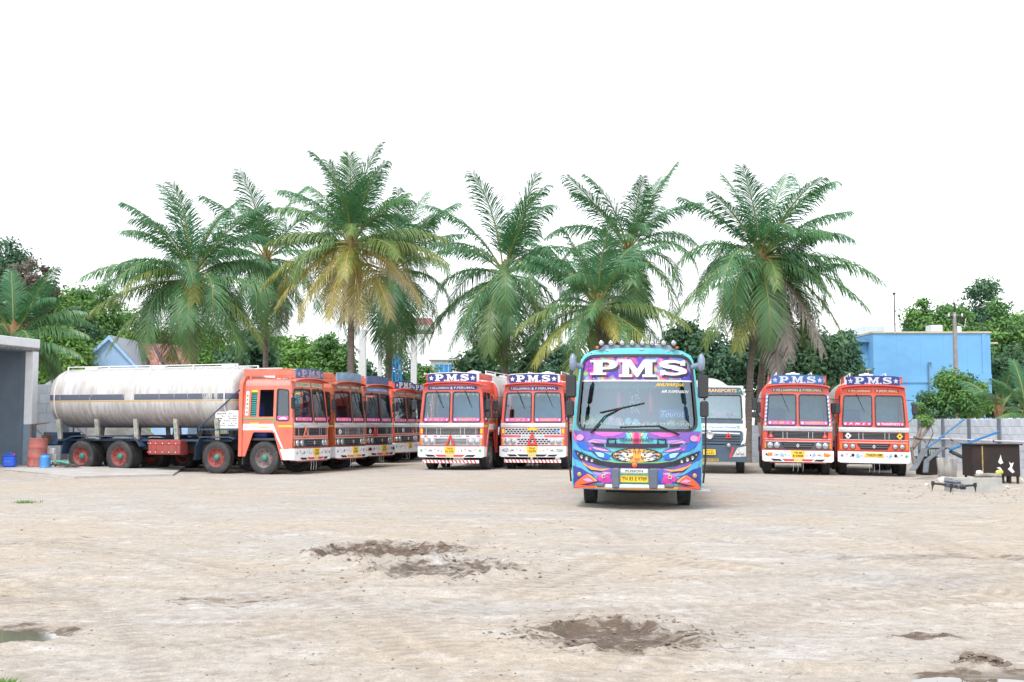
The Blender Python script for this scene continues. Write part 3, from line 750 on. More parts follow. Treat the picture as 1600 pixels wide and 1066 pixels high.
    for s in (-1, 1):
        mb = MB(); mb.box(s * 1.06, s * 1.125, bow(1.1) - .03, bow(1.1) - .005, .87, 1.05, .01); mb.build('indicator', m_amb, o)
        if p.get('sidelight'):
            mb = MB(); mb.box(s * 1.045, s * 1.125, bow(1.1) - .015, bow(1.1) + .03, 1.23, 1.40, .01); mb.build('marker_lamp', m_ylw, o)
    # --- bumper
    def BF(u, v, t): return (u, bow(u) * 1.1 - .10 + t, v)
    bo = [(-1.2, .47), (-1.12, .43), (1.12, .43), (1.2, .47), (1.2, .80), (-1.2, .80)]
    mb = MB(); mb.plate(bo, [], BF, 0, .20, .15); bp_ = mb.build('bumper', trim, o)
    if p['bumper'] != 'plain':
        for s in (-1, 1):
            mb = MB(); mb.sheet([(s * .52, .455), (s * .82, .45), (s * .92, .525), (s * .60, .52)][::s], [], BF, -.003); mb.build('bumper_slot', m_ink, bp_)
        mb = MB(); mb.sheet([(-.44, .452), (.44, .452), (.56, .525), (-.56, .525)], [], BF, -.003, .2); mb.m = 1
        mb.sheet(rrect(-.14, .14, .455, .522, .01), [], BF, -.006); mb.build('bumper_trim', [p.get('slotmat', m_redl), m_ylw], bp_)
    mb = MB(); rb = random.Random(p['seed'])
    deco = [m_redl, m_grn, m_lbl, m_ink, M('deco_purple', (.25, .15, .40), .6), m_amb]
    for s in (-1, 1):
        for k, (x, z, r_) in enumerate(((1.06, .66, .06), (.90, .70, .045), (.78, .64, .03), (.55, .70, .04), (.42, .66, .035), (.30, .64, .035))):
            mb.m = rb.randrange(6)
            shp = [star(s * x, z, r_), disc(s * x, z, r_ * .8, 10), [(s * x - r_, z - r_ * .6), (s * x + r_, z - r_ * .6), (s * x, z + r_)]][(k + p['seed']) % 3]
            mb.sheet(shp, [scaled(shp, .55)] if k % 2 else [], BF, -.003 - .0005 * k)
    tag(mb.build('bumper_art', deco, bp_), kind='stuff')
    for s in (-1, 1):
        if p['bumper'] == 'lamps':
            mb = MB(); mb.box(s * .85, s * 1.03, bow(.95) * 1.1 - .115, bow(.95) * 1.1 - .095, .61, .72, .01); mb.build('bumper_lamp', p.get('blamp', m_amb), bp_)
        mb = MB(); mb.lathe([(.055, 0), (.05, -.012), (.001, -.012)], (s * .70, bow(.7) * 1.1 - .10, .68), 'Y', 12); mb.build('bumper_disc', p.get('discmat', m_lens), bp_)
    if p.get('initials'):
        mb = MB()
        for s, tx in ((-1, p['initials'][0]), (1, p['initials'][1])): mb.text(tx, s * .53 - .07, s * .53 + .07, .58, .68, BF, -.008)
        mb.build('initials', m_lbl, bp_)
    # number plate
    pw = p.get('plate_w', .20)
    mb = MB(); mb.plate([(-pw * .86, .575), (pw * .86, .575), (pw, .79), (-pw, .79)] if len(p['plate']) > 1 else rrect(-.30, .30, .63, .755, .01), [], BF, -.025, -.008); mb.m = 1
    if len(p['plate']) > 1:
        mb.text(p['plate'][0], -pw * .55, pw * .55, .70, .765, BF, -.0275); mb.text(p['plate'][1], -pw * .72, pw * .72, .60, .67, BF, -.0275)
    else: mb.text(p['plate'][0], -.27, .27, .652, .735, BF, -.0275)
    mb.build('number_plate', [m_plt, m_ink], o)
    # warning triangle or diamonds
    for kind, x, z, r_ in p.get('signs', ()):
        mb = MB()
        if kind == 'tri':
            tr = [(x - r_, z - r_ * .8), (x + r_, z - r_ * .8), (x, z + r_)]; mb.plate(tr, [scaled(tr, .45)], LF, -.062, -.045); mb.m = 1; mb.plate(scaled(tr, .45), [], LF, -.055, -.05)
            mb.build('warning_triangle', [p.get('trimat', m_redl), M('tri_inner', (.62, .30, .26), .5)], o)
        elif kind == 'tall':
            tr = [(x - r_, z - r_ * 1.1), (x + r_, z - r_ * 1.1), (x, z + r_ * 1.3)]; mb.plate(tr, [scaled(tr, .55)], LF, -.062, -.045); mb.build('warning_triangle', p.get('trimat', m_redl), o)
        else:
            d_ = [(x - r_, z), (x, z - r_), (x + r_, z), (x, z + r_)]; mb.plate(d_, [], LF, -.05, -.04); mb.m = 1; mb.sheet(scaled(d_, .35), [], LF, -.053)
            mb.build('hazard_diamond', [m_wht if kind == 'dw' else m_ylw, m_ink], o)
    if p.get('underrun'):
        mb = MB(); mb.box(-1.02, 1.02, -.02, .04, .24, .345)
        for k in range(15):
            x = -1.0 + .135 * k; mb.m = 1; mb.add([(x, -.0235, .243), (x + .055, -.0235, .243), (x + .0, -.0235, .342), (x - .055 if x > -.96 else x - .01, -.0235, .342)], [(0, 1, 2, 3)])
        mb.build('underrun_bar', [m_wht, m_redl], o)
    else:
        mb = MB(); mb.box(-.95, .95, .0, .06, .385, .43); mb.build('skirt_bar', p.get('skirt', m_tool), o)
    mb = MB()
    for x in (-.16, .0, .17): mb.tube([(x, .0, .43), (x + .01, -.01, .28), (x, .0, .12)], .007, 4)
    mb.build('earth_chain', m_chr, o)
    # --- sign board over the cab
    sm, lm = p['sign']
    def SG(u, v, t): return (u, .12 + .06 * (u / .9) ** 2 + t, v)
    so = [(-.88, 2.975), (.88, 2.975), (.88, 3.245)] + [(.88 * math.cos(PI * i / 10), 3.245 + .05 * math.sin(PI * i / 10)) for i in range(1, 10)] + [(-.88, 3.245)]
    mb = MB(); mb.plate(so, [], SG, -.02, .02, .2); sg = mb.build('sign_board', sm, o)
    if lm is not None:
        mb = MB(); slab(mb, 'P.M.S', -.62, .62, 3.02, 3.245, SG, -.0235, .02); mb.build('sign_lettering', lm, sg)
        for s in (-1, 1):
            mb = MB(); mb.sheet(star(s * .755, 3.115, .095), [], SG, -.0235); mb.build('sign_star', lm, sg)
    if p.get('rim'):
        mb = MB(); mb.grid(16, 1, lambda u, v: SG(.9 * math.cos(PI * (1 - u)), 3.262 + .05 * math.sin(PI * u), -.04 + .12 * v)); mb.grid(16, 1, lambda u, v: SG(.9 * math.cos(PI * (1 - u)), 3.262 + .05 * math.sin(PI * u) - .025 * v, -.04)); mb.build('sign_hood', m_wht, sg)
    # --- cab sides
    for s in (-1, 1):
        outl = [(.12, .45), (.44, .45), (.72, 1.30), (.80, 1.335), (1.46, 1.335), (1.52, 1.30), (1.80, .55), (1.88, .55), (1.88, 2.74), (.27, 2.74), (.20, 2.66), (.105, 1.58)]
        win = rquad([(.24, 1.66), (.68, 1.66), (.70, 2.64), (.31, 2.60)], .07, 3)
        dr = [(.80, 1.78), (1.32, 1.78), (1.32, 2.62), (.82, 2.62)]
        lv = [(1.40, 1.78), (1.62, 1.78), (1.62, 2.62), (1.40, 2.62)]
        mb = MB(); mb.plate(outl, [win, dr, lv], SD(s), 0, .035, .3); cs = mb.build('cab_side', col, o)
        mb = MB(); mb.plate(grow(win, .02), [grow(win, -.018)], SD(s), -.01, .03); mb.build('quarter_frame', m_blk, cs)
        mb = MB(); mb.sheet(win, [], SD(s), .015); mb.build('quarter_pane', MATS['dark_glass'], cs)
        mb = MB(); mb.sheet([(.26, 1.672), (.665, 1.672), (.665, 1.80), (.27, 1.80)], [], SD(s), .008); mb.m = 1; mb.sheet(arc(.46, 1.70, .14, .07, 0, 180, 6), [], SD(s), .005); mb.build('sticker_strip', [m_pnk, m_wht], cs)
        mb = MB()
        for k in range(11):
            z = 1.79 + .068 * k; mb.plate([(1.402, z), (1.618, z), (1.618, z + .05), (1.402, z + .05)], [], lambda u, v, t: (s * (sidew(v) - .02 - t - (.03 if v > z + .02 else 0)), u, v), 0, .012)
        mb.build('louvre', m_curt, cs)
        mb = MB(); mb.sheet([(1.405, 2.54), (1.615, 2.54), (1.615, 2.615), (1.405, 2.615)], [], SD(s), .004); mb.build('louvre_head', m_ylw, cs)
        # painted panels along the side
        mb = MB(); mb.sheet(rrect(1.69, 1.80, 1.82, 2.58, .03, 2), [], SD(s), -.004, .3); mb.build('flower_panel', m_wht, cs)
        mb = MB()
        for k in range(5): mb.m = k % 2; mb.sheet(star(1.745, 1.92 + .13 * k, .05, .5, 6), [], SD(s), -.0065)
        mb.build('flower_art', [m_redl, m_grn], cs)
        mb = MB(); mb.plate([(.74, 1.70), (1.87, 1.70), (1.87, 1.735), (.78, 1.735)], [], SD(s), -.018, 0); mb.plate([(.74, 1.55), (.775, 1.55), (.775, 1.735), (.74, 1.735)], [], SD(s), -.0165, 0); mb.build('green_moulding', m_grn, cs)
        if p.get('whiteside', True):
            mb = MB(); mb.sheet([(.47, .80), (.80, 1.365), (1.86, 1.365), (1.86, 1.56), (.79, 1.56), (.42, .80)], [], SD(s), -.004, .25); mb.sheet([(.13, .455), (.43, .455), (.54, .78), (.13, .78)], [], SD(s), -.004); mb.m = 1
            mb.sheet([(.115, 1.46), (.62, 1.46), (.62, 1.52), (.112, 1.52)], [], SD(s), -.004); mb.sheet([(.95, 1.43), (1.28, 1.43), (1.28, 1.47), (.95, 1.47)], [], SD(s), -.007); mb.sheet([(1.3, 1.565), (1.62, 1.565), (1.62, 1.60), (1.3, 1.60)], [], SD(s), -.004)
            mb.m = 2
            for r_ in range(4):
                x = 1.42 + .03 * (r_ % 2)
                while x < 1.80:
                    k = .02 + .03 * rb.random(); mb.sheet([(x, 1.40 + .037 * r_), (x + k, 1.40 + .037 * r_), (x + k, 1.413 + .037 * r_), (x, 1.413 + .037 * r_)], [], SD(s), -.0065); x += k + .014
            mb.m = 3; mb.sheet(star(.20, .62, .07), [], SD(s), -.0065); mb.build('side_livery', [m_wht, m_ylw, M('grey_ink', (.22, .25, .38), .6), p.get('starmat', m_lbl)], cs)
        mb = MB(); mb.plate([(.44, .45), (.72, 1.30), (.80, 1.335), (1.46, 1.335), (1.52, 1.30), (1.80, .55), (1.765, .55), (1.49, 1.27), (1.45, 1.30), (.81, 1.30), (.75, 1.27), (.475, .45)][::-1], [], SD(s), -.025, .01); mb.build('arch_moulding', col, cs)
        mb = MB(); mb.plate([(1.84, .72), (1.86, .72), (1.90, .30), (1.86, .30)], [], lambda u, v, t: (s * (1.15 - t), u, v), 0, .42); mb.build('mud_flap', m_chs, cs)
        # mirrors on an arm
        mb = MB(); mb.tube([(s * 1.10, .20, 2.5), (s * 1.32, .02, 2.48), (s * 1.34, .0, 1.95), (s * 1.12, .14, 1.75)], .012, 5); mr = mb.build('mirror', m_ink, o)
        mb = MB(); mb.box(s * 1.25, s * 1.43, -.03, .05, 2.02, 2.38, .03); mb.build('mirror_shell', m_blk, mr)
        if p.get('mirror2'):
            mb = MB(); mb.box(s * 1.25, s * 1.42, -.03, .05, 1.76, 1.96, .03); mb.build('mirror_shell', m_blk, mr)
        if p.get('barber'):
            mb = MB()
            for k in range(16):
                z = 1.62 + .064 * k; x = s * (1.085 - .065 * (z - 1.62))
                mb.m = k % 2; mb.add([FR(x - .028, z, -.008), FR(x + .028, z + .03, -.008), FR(x + .028 - s * .002, z + .094, -.008), FR(x - .028, z + .064, -.008)], [(0, 1, 2, 3)])
            mb.build('pillar_stripes', [m_wht, m_lbl], o)
    # --- roof, rear hoop, rack
    mb = MB()
    rf = [(1.06, 2.72), (1.055, 2.80), (1.02, 2.88), (.94, 2.94), (.6, 2.985), (0, 3.0)]; rf = [(-a, b) for a, b in rf] + rf[-2::-1]
    mb.grid(len(rf) - 1, 6, lambda u, v: (rf[round(u * (len(rf) - 1))][0], .22 + 1.64 * v, rf[round(u * (len(rf) - 1))][1] - .05 * (1 - v) ** 2)); mb.build('cab_roof', p.get('roofmat', col), o)
    mb = MB(); hp = [(1.20, .55), (1.20, 2.5), (1.17, 2.82), (1.05, 3.0), (.85, 3.06)]
    hp = [(-a, b) for a, b in hp] + hp[::-1]
    hi = [(a * .91, b - .09) if b > .6 else (a * .91, b) for a, b in hp]
    mb.plate(hp + hi[::-1], [], lambda u, v, t: (u, 1.88 + t, v), 0, .12, .3); mb.build('rear_hoop', col, o)
    mb = MB(); mb.box(-1.08, 1.08, 1.99, 2.02, .75, 2.95); mb.build('cab_back', col, o)
    for s in (-1, 1):
        mb = MB(); mb.box(s * .98, s * .95, .24, 1.98, 3.06, 3.24, .01); mb.box(s * .985, s * .945, .24, 1.98, 3.245, 3.27, .005)
        mb.box(s * .97, s * .955, .3, .36, 2.93, 3.06); mb.box(s * .97, s * .955, 1.7, 1.76, 2.95, 3.06); mb.build('roof_rack_board', col, o)
    # --- inside the cab
    mb = MB(); mb.box(-1.05, 1.05, .25, .62, 1.35, 1.62, .05); mb.box(-1.08, 1.08, .2, 1.9, 1.05, 1.12); mb.build('dashboard', m_dark, o)
    mb = MB(); mb.box(-.95, -.35, 1.15, 1.65, 1.12, 1.5, .06); mb.box(-.95, -.35, 1.55, 1.72, 1.45, 2.2, .06); mb.build('seat', m_seat, o); mb = MB(); mb.box(.25, .95, 1.25, 1.75, 1.12, 1.5, .06); mb.build('seat', m_seat, o)
    mb = MB(); mb.lathe([(.23, -.016), (.246, 0), (.23, .016), (.214, 0), (.23, -.016)], (0, 0, 0), 'Z', 20); mb.tube([(-.22, 0, 0), (0, 0, -.03), (.22, 0, 0)], .014, 5); mb.tube([(0, 0, 0), (0, 0, -.45)], .025, 6)
    mb.build('steering_wheel', m_ink, o, (-.6, .78, 1.78), (R(-28), 0, 0))
    mb = MB(); mb.grid(24, 1, lambda u, v: (-1.0 + 2.0 * u, 1.80 + .03 * math.sin(u * 70), 1.2 + 1.4 * v)); mb.build('rear_curtain', p.get('curtain', m_curt), o)
    if p.get('dashcloth'):
        mb = MB(); mb.box(-.95, -.30, .30, .48, 1.63, 1.78, .05); mb.build('dash_cloth', p['dashcloth'], o)
    # --- chassis, tank
    mb = MB()
    for x in (-.42, .42): mb.box(x - .05, x + .05, .3, 8.6, .72, .98)
    for y in (.4, 2.2, 4.2, 6.0, 8.5): mb.box(-.42, .42, y, y + .09, .76, .94)
    mb.box(-.35, .35, .35, 1.5, .55, 1.1, .08)
    for y in p['axles']: mb.cyl((-.95, y, .5), (.95, y, .5), .06, n=8)
    mb.build('chassis', m_chs, o)
    ax = p['axles']
    for i, y in enumerate(ax):
        steer = i < len(ax) - 2 or len(ax) == 2 and i == 0
        for s in (-1, 1):
            wheel(o, s * 1.0, y, .505, s, p.get('rimkind', 'red') if i else p.get('rim0', 'dull'))
            if not steer: wheel(o, s * .70, y, .505, s, 'red', 1.0, False)
    for s in (-1, 1):
        y0, y1 = ax[-2], ax[-1]
        mb = MB(); pr = [(y0 - .80, .85), (y0 - .62, 1.12), (y0 - .2, 1.17), (y1 + .35, 1.17), (y1 + .66, 1.05), (y1 + .76, .6)]
        mb.plate(pr + [(a, b - .03) for a, b in pr[::-1]], [], lambda u, v, t: (s * (1.16 - t), u, v), 0, .62); mb.build('rear_mudguard', m_blue, o)
        if len(ax) > 3:
            mb = MB(); y = ax[1]; pr = [(y - .62, 1.10), (y - .5, 1.16), (y + .6, 1.16), (y + .74, .9), (y + .82, .45)]
            mb.plate(pr + [(a, b - .03) for a, b in pr[::-1]], [], lambda u, v, t: (s * (1.14 - t), u, v), 0, .4); mb.build('mudguard', m_blue, o)
    tk0, tk1, rx, rz, cz = 2.12, p.get('tank_end', 8.55), 1.19, .99, 2.42
    prof = [(.0, tk0), (.45, tk0 + .03), (.8, tk0 + .09), (.94, tk0 + .17), (.985, tk0 + .27), (1.0, tk0 + .4)]
    prof += [(1.0, tk0 + .4 + (tk1 - tk0 - .8) * k / 10) for k in range(1, 11)] + [(a, tk1 - (b - tk0)) for a, b in prof[-2::-1]]
    mb = MB(); n = 40
    def sq(a, e=.86): return math.copysign(abs(a) ** e, a)
    v = [(rx * r_ * sq(math.cos(2 * PI * i / n)), y, cz + rz * r_ * sq(math.sin(2 * PI * i / n))) for r_, y in prof for i in range(n)]
    mb.add(v, [(k * n + i, k * n + (i + 1) % n, (k + 1) * n + (i + 1) % n, (k + 1) * n + i) for k in range(len(prof) - 1) for i in range(n)], True)
    tk = mb.build('tank', p.get('tankmat', MATS['tank_plain']), o)
    mb = MB()
    for y in (tk0 + .42, tk1 - .42):
        mb.add([(rx * 1.012 * sq(math.cos(2 * PI * i / n)), y + dy, cz + rz * 1.012 * sq(math.sin(2 * PI * i / n))) for dy in (-.02, .02) for i in range(n)], [(i, (i + 1) % n, n + (i + 1) % n, n + i) for i in range(n)], True)
    mb.build('tank_seam', m_wht, tk)
    for y in np.linspace(tk0 + .7, tk1 - .6, 5):
        for s in (-1, 1):
            mb = MB(); mb.add([(s * 1.10, y - .07, 1.06), (s * 1.10, y + .07, 1.06), (s * 1.20, y + .07, 1.72), (s * 1.20, y - .07, 1.72), (s * 1.02, y - .07, 1.06), (s * 1.02, y + .07, 1.06), (s * 1.12, y + .07, 1.72), (s * 1.12, y - .07, 1.72)], [(0, 1, 2, 3), (4, 7, 6, 5), (0, 4, 5, 1), (1, 5, 6, 2), (2, 6, 7, 3), (3, 7, 4, 0)])
            mb.m = 1
            for k in range(3): mb.sheet(star(y, 1.22 + .17 * k, .04, .5, 4), [], lambda u, v_, t: (s * (1.1265 + .151 * (v_ - 1.06) + .003), u, v_))
            mb.build('tank_support', [M('support_grey', (.40, .37, .35), .8, var=.25, dirt=.4), m_grn], o)
    mb = MB(); mb.box(-.9, .9, tk0 + .3, tk1 - .3, 1.0, 1.06); mb.build('tank_bed', m_blue, o)
    for s in (-1, 1):
        mb = MB(); ys = np.linspace(tk0 + .3, tk1 - .5, 5); mb.tube([(s * .62, ys[0], 3.46), (s * .62, ys[-1], 3.46)], .018, 5)
        for y in ys: mb.box(s * .61, s * .65, y - .02, y + .02, 3.2, 3.47)
        mb.build('top_rail', m_wht, tk)
    for y in np.linspace(tk0 + 1.0, tk1 - 1.0, 3):
        mb = MB(); mb.cyl((0, y, 3.36), (0, y, 3.47), .26, n=16); mb.box(-.08, .08, y - .28, y + .28, 3.47, 3.50); mb.build('manhole', m_wht, tk)
    if p.get('detail'):
        for s in (-1, 1):
            mb = MB(); mb.box(s * .72, s * 1.17, 4.15, 5.35, .58, 1.05, .02)
            for z in (.66, .94): mb.box(s * 1.165, s * 1.185, 4.13, 5.37, z - .03, z + .03)
            for y in (4.3, 4.55, 4.8, 5.05, 5.25): mb.box(s * 1.165, s * 1.18, y - .015, y + .015, .6, 1.03)
            tb = mb.build('tool_box', m_tool, o); mb = MB()
            for y in (4.3, 4.55, 4.8, 5.05, 5.25):
                for z in (.66, .94): mb.sheet(disc(y, z, .018, 6), [], lambda u, v_, t: (s * 1.1875, u, v_))
            mb.build('rivet', m_wht, tb)
            mb = MB(); mb.box(s * 1.05, s * 1.09, 2.08, 2.92, 1.42, 1.98); bd = mb.build('data_board', m_wht, o)
            mb = MB()
            for r_ in range(6):
                x = 2.14
                while x < 2.84:
                    k = .03 + .06 * rb.random()
                    if rb.random() < .78: mb.add([(s * 1.0935, x, 1.49 + .075 * r_), (s * 1.0935, x + k, 1.49 + .075 * r_), (s * 1.0935, x + k, 1.515 + .075 * r_), (s * 1.0935, x, 1.515 + .075 * r_)], [(0, 1, 2, 3)])
                    x += k + .02
            mb.build('board_writing', m_ink, bd)
            mb = MB(); mb.box(s * 1.11, s * 1.16, 2.05, 3.5, 1.36, 1.41); mb.tube([(s * 1.2, 1.98, 2.62), (s * 1.22, 3.45, 1.42)], .022, 6); mb.build('stay', m_blue, o)
            mb = MB(); mb.box(s * .5, s * 1.1, tk1 + .1, tk1 + .16, .98, 1.2, .01); mb.tube([(s * 1.05, tk1 + .6, 1.55), (s * 1.05, tk1 + .6, .95)], .03, 5); mb.tube([(s * 1.05, tk1 + .6, 1.53), (s * 1.05, tk1 - .1, 1.6)], .025, 5); mb.tube([(s * 1.05, tk1 + .55, 1.5), (s * 1.05, tk1 - .05, 1.05)], .015, 5); mb.build('rear_guard', M('rust_steel', (.20, .12, .08), .8, var=.3), o)
        mb = MB(); mb.box(-1.1, 1.1, tk1 + .5, tk1 + .62, .82, 1.0, .01); mb.box(-.6, .6, tk1 - .1, tk1 + .5, .86, 1.28, .02); mb.build('rear_platform', m_blue, o)
    return o

red_a = paint('cab_coral', (.68, .15, .095), .25); red_b = paint('cab_rust_orange', (.42, .095, .04), .3); red_c = paint('cab_faded_coral', (.50, .13, .085), .3)
red_d = paint('cab_bright_orange', (.72, .085, .035), .12); red_e = paint('cab_dull_red', (.34, .075, .055), .35); red_f = paint('cab_vermilion', (.68, .09, .065), .12)
red_h = paint('cab_scarlet', (.66, .085, .06), .15); red_i = paint('cab_orange_red', (.68, .075, .03), .15)
lp_grey = M('lamp_panel_grey', (.06, .07, .085), .5, var=.2); lp_slv = M('lamp_panel_silver', (.42, .43, .45), .4, .4, var=.15)
sg_fade = M('sign_faded_blue', (.07, .13, .30), .6, var=.35, vsc=7, dirt=.3, dirtc=(.25, .25, .3)); sg_blank = M('sign_washed_blue', (.22, .33, .45), .6, var=.3, vsc=6, dirt=.4, dirtc=(.12, .18, .3)); sg_blue = M('sign_blue', (.03, .11, .32), .5, var=.2)
let_pink = M('letter_pink_grey', (.50, .38, .42), .6, var=.4, vsc=14, dirt=.5, dirtc=(.1, .14, .3)); let_wht = M('letter_white', (.78, .78, .80), .5, var=.05); let_slv = M('letter_silver', (.45, .50, .56), .5, var=.3, vsc=9); let_dark = M('letter_dim', (.12, .15, .26), .6, var=.3)

def place_lorry(px, Y, rz, p, label, roll=0.0, sx=.97):
    P = at(px, 700, Y)
    o = empty('tanker_lorry', (P.x, Y, gz(P.x, Y)), rz, label, 'lorry', 'tanker lorries parked in the yard')
    o.rotation_euler[1] = R(roll); o.scale = (sx, 1, 1)
    return lorry(o, p)
AX4 = (1.12, 2.82, 6.05, 7.42); AXA = (1.12, 2.84, 6.49, 8.0); AX3 = (1.12, 5.6, 7.0)
base = dict(axles=AX4, band='two', grille='bars', bumper='slots', lamp_panel=lp_grey, seed=1)
def P_(**k): d = dict(base); d.update(k); return d
A = place_lorry(490, 36.0, 71, P_(col=red_a, roofmat=M('roof_faded_pink', (.60, .24, .20), .6, var=.2, dirt=.3, dirtc=(.45, .25, .22)), axles=AXA, tank_end=9.5, sign=(sg_fade, let_pink), tankmat=MATS['tank_banded'], detail=True, plate=('TN 52', '12295'), signs=(('tall', -.55, 1.32, .15),), trimat=M('tri_pale_red', (.70, .20, .14), .5), sticktext=m_ylw, bandlo=m_grn, bandback=M('band_cream', (.6, .55, .42), .6), bandhi=M('band_grey', (.25, .25, .25), .6), wipers=(-1, 1), seed=3, curtain=M('navy_screen', (.03, .045, .09), .8)),
    'coral orange tanker lorry seen side on with dirty white tank, nearest the shed')
B = place_lorry(551, 38.6, 70, P_(col=red_b, sign=(sg_blank, None), plate=('TN 63', '12295'), signs=(('dw', -.88, 1.30, .09),), wipers=(-1, 1), seed=5, starmat=m_redl, slotmat=m_amb, barmat=m_slv, curtain=M('red_screen', (.22, .05, .03), .7), whiteside=True),
    'rust orange lorry with blank washed-out sign board, second in the left row')
Cc = place_lorry(596, 41.4, 70, P_(col=red_c, sign=(sg_fade, let_dark), plate=('TN 63', 'BY 7195'), signs=(('dw', -.88, 1.30, .09), ('tall', -.55, 1.30, .15)), bumper='lamps', blamp=m_ink, band='one', bandback=m_lbl, bandlo=m_wht, wipers=(-1,), seed=2, stick=m_pnk, sticktext=m_wht, curtain=M('red_screen', (.22, .05, .03), .7)),
    'faded coral lorry with dim dark sign lettering, third in the left row')
D = place_lorry(637, 46.5, 70, P_(col=red_d, sign=(m_navy, let_wht), plate=('TN 63', '12295'), signs=(('tri', .45, 1.30, .12), ('dw', -.5, 1.30, .08)), bumper='plain', wipers=(-1,), seed=7),
    'bright orange lorry with navy sign board, fourth in the left row')
E = place_lorry(662, 49.6, 70, P_(col=red_e, sign=(m_navy, let_wht), plate=('TN 63', '12295'), bumper='plain', wipers=(-1,), seed=8),
    'dull red lorry mostly hidden behind the other lorries of the left row')
Ff = place_lorry(704, 38.6, -13, P_(col=red_f, sign=(m_navy, let_wht), rim=True, band='navy', plate=('TN 63', 'BY 7195'), lamp_panel=lp_slv, lowgrille='wings', signs=(('tall', .0, .985, .19),), bumper='none', underrun=True, bunting=True, strip=True, stripmat=m_wht, sidelight=True, mirror2=True, barmat=M('grille_bar_silver', (.5, .51, .53), .3, .7), trim=m_wht, dashcloth=M('teal_cloth', (.1, .5, .5), .8), curtain=M('blue_curtain', (.10, .40, .62), .8, var=.25, vsc=2), seed=4, axles=AX4),
    'vermilion lorry with black bar grille and red triangle, striped underrun bar')
Gg = place_lorry(832, 39.2, -12, P_(col=red_f, sign=(m_navy, let_wht), rim=True, band='navy', plate=('TN 63', '12295'), lamp_panel=M('lamp_panel_white', (.55, .55, .57), .45, .2, var=.12), grille='mesh', meshmat=M('mesh_grille_silver', (.52, .52, .54), .4, .3), signs=(('tall', .0, 1.05, .19),), bumper='lamps', blamp=m_lens, underrun=True, bunting=True, strip=True, stripmat=red_h, sidelight=True, mirror2=True, trim=m_wht, slotmat=m_ink, dashcloth=m_wht, curtain=M('blue_curtain', (.10, .40, .62), .8, var=.25, vsc=2), seed=6),
    'vermilion lorry with pale honeycomb grille and yellow ornament, beside the bus')
Hh = place_lorry(1246, 37.5, -11, P_(col=red_h, sign=(sg_blue, let_slv), band='one', bandlo=m_ylw, plate=('TN 83', 'B 5408'), plate_w=.24, signs=(('tri', -.91, 1.30, .10), ('tri', .91, 1.30, .10)), bumper='lamps', initials=('NK', 'JP'), barber=True, wipers=(-1,), seed=9, dashcloth=m_grn, curtain=M('grey_curtain', (.22, .34, .40), .8, var=.25, vsc=2), bandmat=M('dull_silver_band', (.45, .48, .52), .4, .3, var=.1)),
    'scarlet lorry with blue and white striped pillars and two triangles on its grille', .8, .95)
Ii = place_lorry(1365, 37.4, -13, P_(col=red_i, sign=(m_navy, let_slv), bandback=M('band_red', (.45, .03, .03), .5), plate=('TN52V1080',), signs=(('dw', -.85, 1.31, .11), ('dy', .85, 1.31, .11)), bumper='plain', initials=('NK', 'JP'), wipers=(-1,), seed=10, lamp_panel=red_i, lampring=m_blk, stick=M('crimson_sticker', (.55, .05, .2), .5), sticktext=m_wht, curtain=M('grey_curtain', (.22, .34, .40), .8, var=.25, vsc=2), discmat=m_ink, rim0='dull', skirt=m_chs),
    'orange red lorry with white and yellow hazard diamonds, farthest right', .8, .95)
# ------------------------------------------------------------------ tourist bus
bus_teal = paint('bus_turquoise', (.10, .50, .56), .05)
def swirl_mat():
    m, t = nt('swirl_print'); tc = N(t, 'TexCoord')
    n1 = N(t, 'TexNoise', Scale=2.0, Detail=1.0, Distortion=1.2); L(t, tc.outputs['Object'], n1.inputs['Vector'])
    v = N(t, 'TexVoronoi', Scale=6.5, feature='SMOOTH_F1'); v.inputs['Smoothness'].default_value = .25
    av = N(t, 'VectorMath', operation='ADD'); L(t, tc.outputs['Object'], av.inputs[0]); vm_ = N(t, 'VectorMath', operation='SCALE'); vm_.inputs['Scale'].default_value = .45; L(t, n1.outputs[1], vm_.inputs[0]); L(t, vm_.outputs[0], av.inputs[1]); L(t, av.outputs[0], v.inputs['Vector'])
    sc_ = N(t, 'SeparateColor'); L(t, v.outputs['Color'], sc_.inputs[0])
    c = ramp(t, sc_.outputs[0], [(0.0, (.05, .06, .55)), (.18, (.16, .04, .45)), (.32, (.75, .07, .35)), (.46, (.80, .16, .55)), (.58, (.75, .12, .10)), (.70, (.80, .45, .06)), (.82, (.10, .35, .75)), (.95, (.35, .55, .10))])
    c = mixc(t, ramp(t, v.outputs['Distance'], [(.10, .40), (.26, 0.0)]), c, (.85, .55, .75)); c = mixc(t, ramp(t, v.outputs['Distance'], [(.30, 0.0), (.46, .55)]), c, (.06, .03, .28))
    b = N(t, 'BsdfPrincipled', Roughness=.35); L(t, c, b.inputs['Base Color']); o = N(t, 'OutputMaterial'); L(t, b.outputs[0], o.inputs['Surface']); MATS['swirl'] = m
swirl_mat()
def flat(n, c, r=.38): return M('print_' + n, c, r, var=.05, coat=.2)
